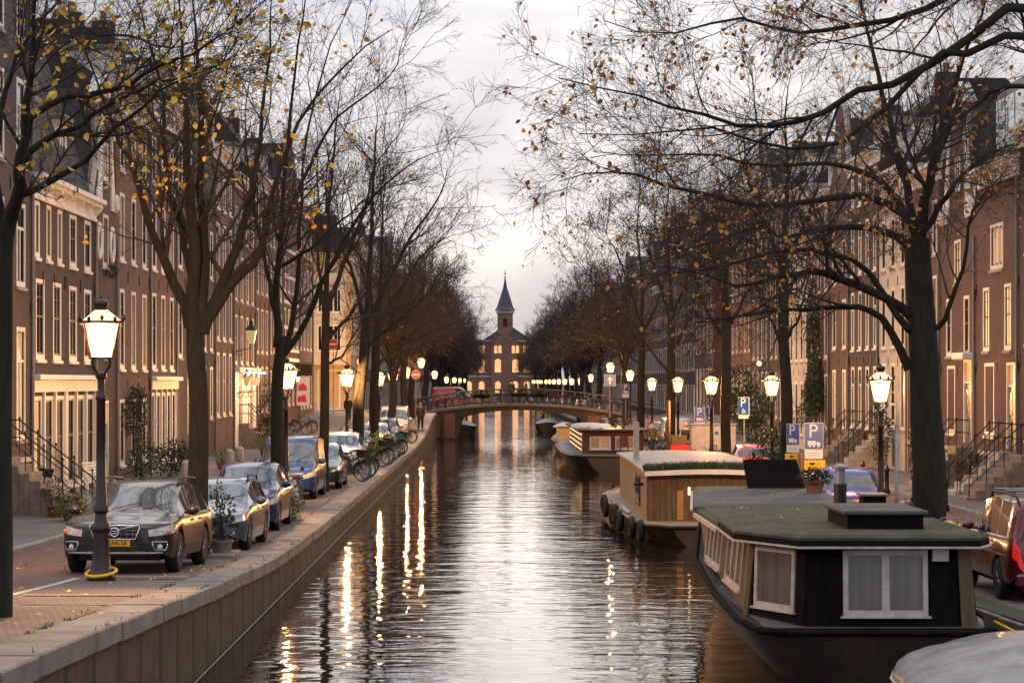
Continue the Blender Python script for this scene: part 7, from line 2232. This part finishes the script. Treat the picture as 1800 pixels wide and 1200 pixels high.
# ================================================================== PEOPLE
M['skin'] = mat('skin', (.50,.32,.24), .6)
def person(label, pos, rz, coat, legs, hair, pose='stand', backpack=None, scale=1.0, bag=None, shoes=None):
    t = thing('person', label, 'person', pos, R(rz)); t.scale = (scale,)*3
    # joints in metres, facing -y
    st = .0
    if pose == 'walk': fl, fr = -.26, .28
    else: fl, fr = -.02, .03
    def skin_mesh(name, V, E, rad, m, root_i=0, sub=2):
        me = bpy.data.meshes.new(name); me.from_pydata(V, E, []); me.materials.append(m)
        o = link(name, me, t)
        md = o.modifiers.new('skin', 'SKIN'); md.use_smooth_shade = True
        if not me.skin_vertices:
            pass
        sv = me.skin_vertices[0].data
        for i, r_ in enumerate(rad): sv[i].radius = r_ if hasattr(r_, '__len__') else (r_, r_)
        for i in range(len(V)): sv[i].use_root = (i == root_i)
        s_ = o.modifiers.new('sub', 'SUBSURF'); s_.levels = sub; s_.render_levels = sub
        return o
    V = [(0,0,.95),(0,0,1.15),(0,0,1.38),(0,-.01,1.47),(0,-.02,1.60),(0,-.02,1.70),
         (-.17,0,1.40),(-.23,.02,1.13),(-.21,-.10,.90),(.17,0,1.40),(.23,.02,1.13),(.21,-.10,.90),
         (-.10,0,.90),(-.11,fl*.45-.03,.50),(-.11,fl,.10),(-.11,fl-.16,.04),(.10,0,.90),(.11,fr*.45-.03,.50),(.11,fr,.10),(.11,fr-.16,.04),
         (-.20,-.17,.82),(.20,-.17,.82)]
    E = [(0,1),(1,2),(2,3),(3,4),(4,5),(2,6),(6,7),(7,8),(8,20),(2,9),(9,10),(10,11),(11,21),(0,12),(12,13),(13,14),(14,15),(0,16),(16,17),(17,18),(18,19)]
    rad = [(.15,.11),(.15,.11),(.17,.11),.055,(.085,.10),(.06,.07),.075,.055,.04,.075,.055,.04,.095,.065,.045,.04,.095,.065,.045,.04,.035,.035]
    skin_mesh('body', V, E, rad, M['skin'])
    cv = [(0,0,.82),(0,0,1.15),(0,0,1.36),(0,0,1.46),(-.18,0,1.40),(-.24,.02,1.12),(-.215,-.09,.92),(.18,0,1.40),(.24,.02,1.12),(.215,-.09,.92)]
    ce = [(0,1),(1,2),(2,3),(2,4),(4,5),(5,6),(2,7),(7,8),(8,9)]
    skin_mesh('coat', cv, ce, [(.19,.15),(.18,.14),(.20,.14),.085,.095,.075,.058,.095,.075,.058], coat)
    lv = [(0,0,.96),(-.10,0,.88),(-.11,fl*.45-.03,.50),(-.11,fl,.13),(.10,0,.88),(.11,fr*.45-.03,.50),(.11,fr,.13)]
    skin_mesh('trousers', lv, [(0,1),(1,2),(2,3),(0,4),(4,5),(5,6)], [(.13,.12),.115,.082,.065,.115,.082,.065], legs)
    hr = MB().ball((0,.015,1.70), .095,.115,.105, 12, 8)
    hr.v = [(a, b, c if (b > -.03 or c > 1.71) else 1.71) for a, b, c in hr.v]
    part('hair', hr, hair, t, True)
    face = MB().ball((0,-.118,1.615), .014,.02,.022, 6, 4).ball((-.032,-.108,1.645), .011,.008,.007, 6, 4).ball((.032,-.108,1.645), .011,.008,.007, 6, 4)
    part('nose', MB().ball((0,-.118,1.615), .014,.02,.022, 6, 4), M['skin'], t, True)
    for s in (-1, 1):
        part('shoe', MB().bbox(s*.11-.05, s*.11+.05, (fl if s < 0 else fr)-.2, (fl if s < 0 else fr)+.07, -.005, .09, .03), shoes or M['plastic'], t)
        part('eye', MB().ball((s*.032,-.106,1.645), .011,.008,.007, 6, 4), M['ink'], t)
    if backpack: part('backpack', MB().bbox(-.17,.17,.12,.32,1.0,1.45,.06), backpack, t, auto=60)
    if bag: part('shoulder_bag', MB().bbox(.24,.34,-.15,.15,.72,1.0,.03).tube([(.29,0,1.0),(.12,0,1.46)], .012, 4), bag, t)
    return t
cm = lambda n_, c: mat(n_, c, .85, var=.3, vs=6)
blk, navy, olive, brn, grey_c = cm('black_coat',(.02,.02,.024)), cm('navy_coat',(.03,.035,.06)), cm('olive_coat',(.10,.085,.04)), cm('brown_coat',(.10,.06,.04)), cm('grey_jacket',(.16,.16,.18))
jeans, khaki, dk = cm('blue_jeans',(.05,.07,.13)), cm('khaki_trousers',(.24,.19,.14)), cm('dark_trousers',(.025,.025,.03))
hair_b, hair_k, hair_g = cm('brown_hair',(.07,.04,.02)), cm('black_hair',(.02,.015,.012)), cm('grey_hair',(.38,.36,.34))
person('person in a grey jacket with a backpack climbing towards the stone stairs', (xat(1437,98), 98, zr(98)+.1), 190, grey_c, khaki, hair_b, 'walk', navy, 1.02)
person('person in a dark brown coat walking along the quay edge to the bridge', (-4.62, 143.5, zl(143.5)), 180, brn, dk, hair_g, 'walk')
person('person in a black coat standing at the bridge railing', (1.3, YB+1.5, deck_z(1.3)), 170, blk, dk, hair_k, 'stand')
person('person in navy passing over the bridge beside the black-coated one', (2.4, YB+2.2, deck_z(2.4)), 95, navy, jeans, hair_b, 'walk')
person('person in an olive coat with a shoulder bag on the houseboat quay', (xat(1146,116), 116, zr(116)), 20, olive, dk, hair_b, 'walk', bag=brn)
person('person in a dark coat with fair hair by the pale-lit trunk', (xat(1206,112), 112, zr(112)), 160, blk, jeans, cm('fair_hair',(.45,.28,.12)), 'walk')
person('person in a dark coat by the cream corner building', (xat(612,150), 150, zl(150)+.1), 180, blk, dk, hair_k, 'stand')
# ================================================================== FALLEN LEAVES
rn = np.random.default_rng(8)
n = 420
fy = rn.uniform(22, 75, n); sd2 = rn.random(n) < .7
fx = np.where(sd2, rn.uniform(-9.3, -4.3, n), rn.uniform(8.0, 13.4, n))
fz = np.array([(zl if a < 0 else zr)(b) for a, b in zip(fx, fy)]) + .03
a_ = unit(rn.normal(size=(n,3))*np.array([1,1,.25])); b_ = unit(np.cross(a_, rn.normal(size=(n,3))*.25+np.array([0,0,1.])))
s_ = rn.uniform(.05, .09, n)[:, None]; c_ = np.stack([fx, fy, fz], 1)
V = np.stack([c_, c_+a_*s_*.45-b_*s_*.35, c_+a_*s_, c_+a_*s_*.45+b_*s_*.35], 1).reshape(-1, 3)
fl_ = link('fallen_leaves', np_mesh('fallen_leaves', V, np.arange(n*4).reshape(-1, 4), M['leaf_y'], False))
stuff(tag(fl_, 'yellow elm leaves fallen on the paving and quay stones', 'leaves'))

# weeds in the seam behind the cap stones and moss along the front edges
rn = np.random.default_rng(21)
n = 2600
wy = 20 + 70*rn.random(n)**1.5
clump = np.sin(wy*2.1)+np.sin(wy*.77+1)+np.sin(wy*5.3+2)
keep = clump > .6
wy = wy[keep]; n = len(wy)
wx = np.where(rn.random(n) < .75, XL-.60+rn.normal(size=n)*.03, XL-.02+rn.normal(size=n)*.02)
b0 = np.stack([wx, wy, np.array([zl(q) for q in wy])], 1)
dv = rn.normal(size=(n,3))*.02 + np.array([0,0,.028]); sd_ = unit(rn.normal(size=(n,3))*np.array([1,1,0]))*.008
V = np.stack([b0-sd_, b0+sd_, b0+dv+sd_*.3, b0+dv-sd_*.3], 1).reshape(-1,3)
o = link('quay_weeds', np_mesh('quay_weeds', V, np.arange(n*4).reshape(-1,4), M['leaf_g'], False))
stuff(tag(o, 'tufts of weeds in the seam behind the quay cap stones', 'weeds'))
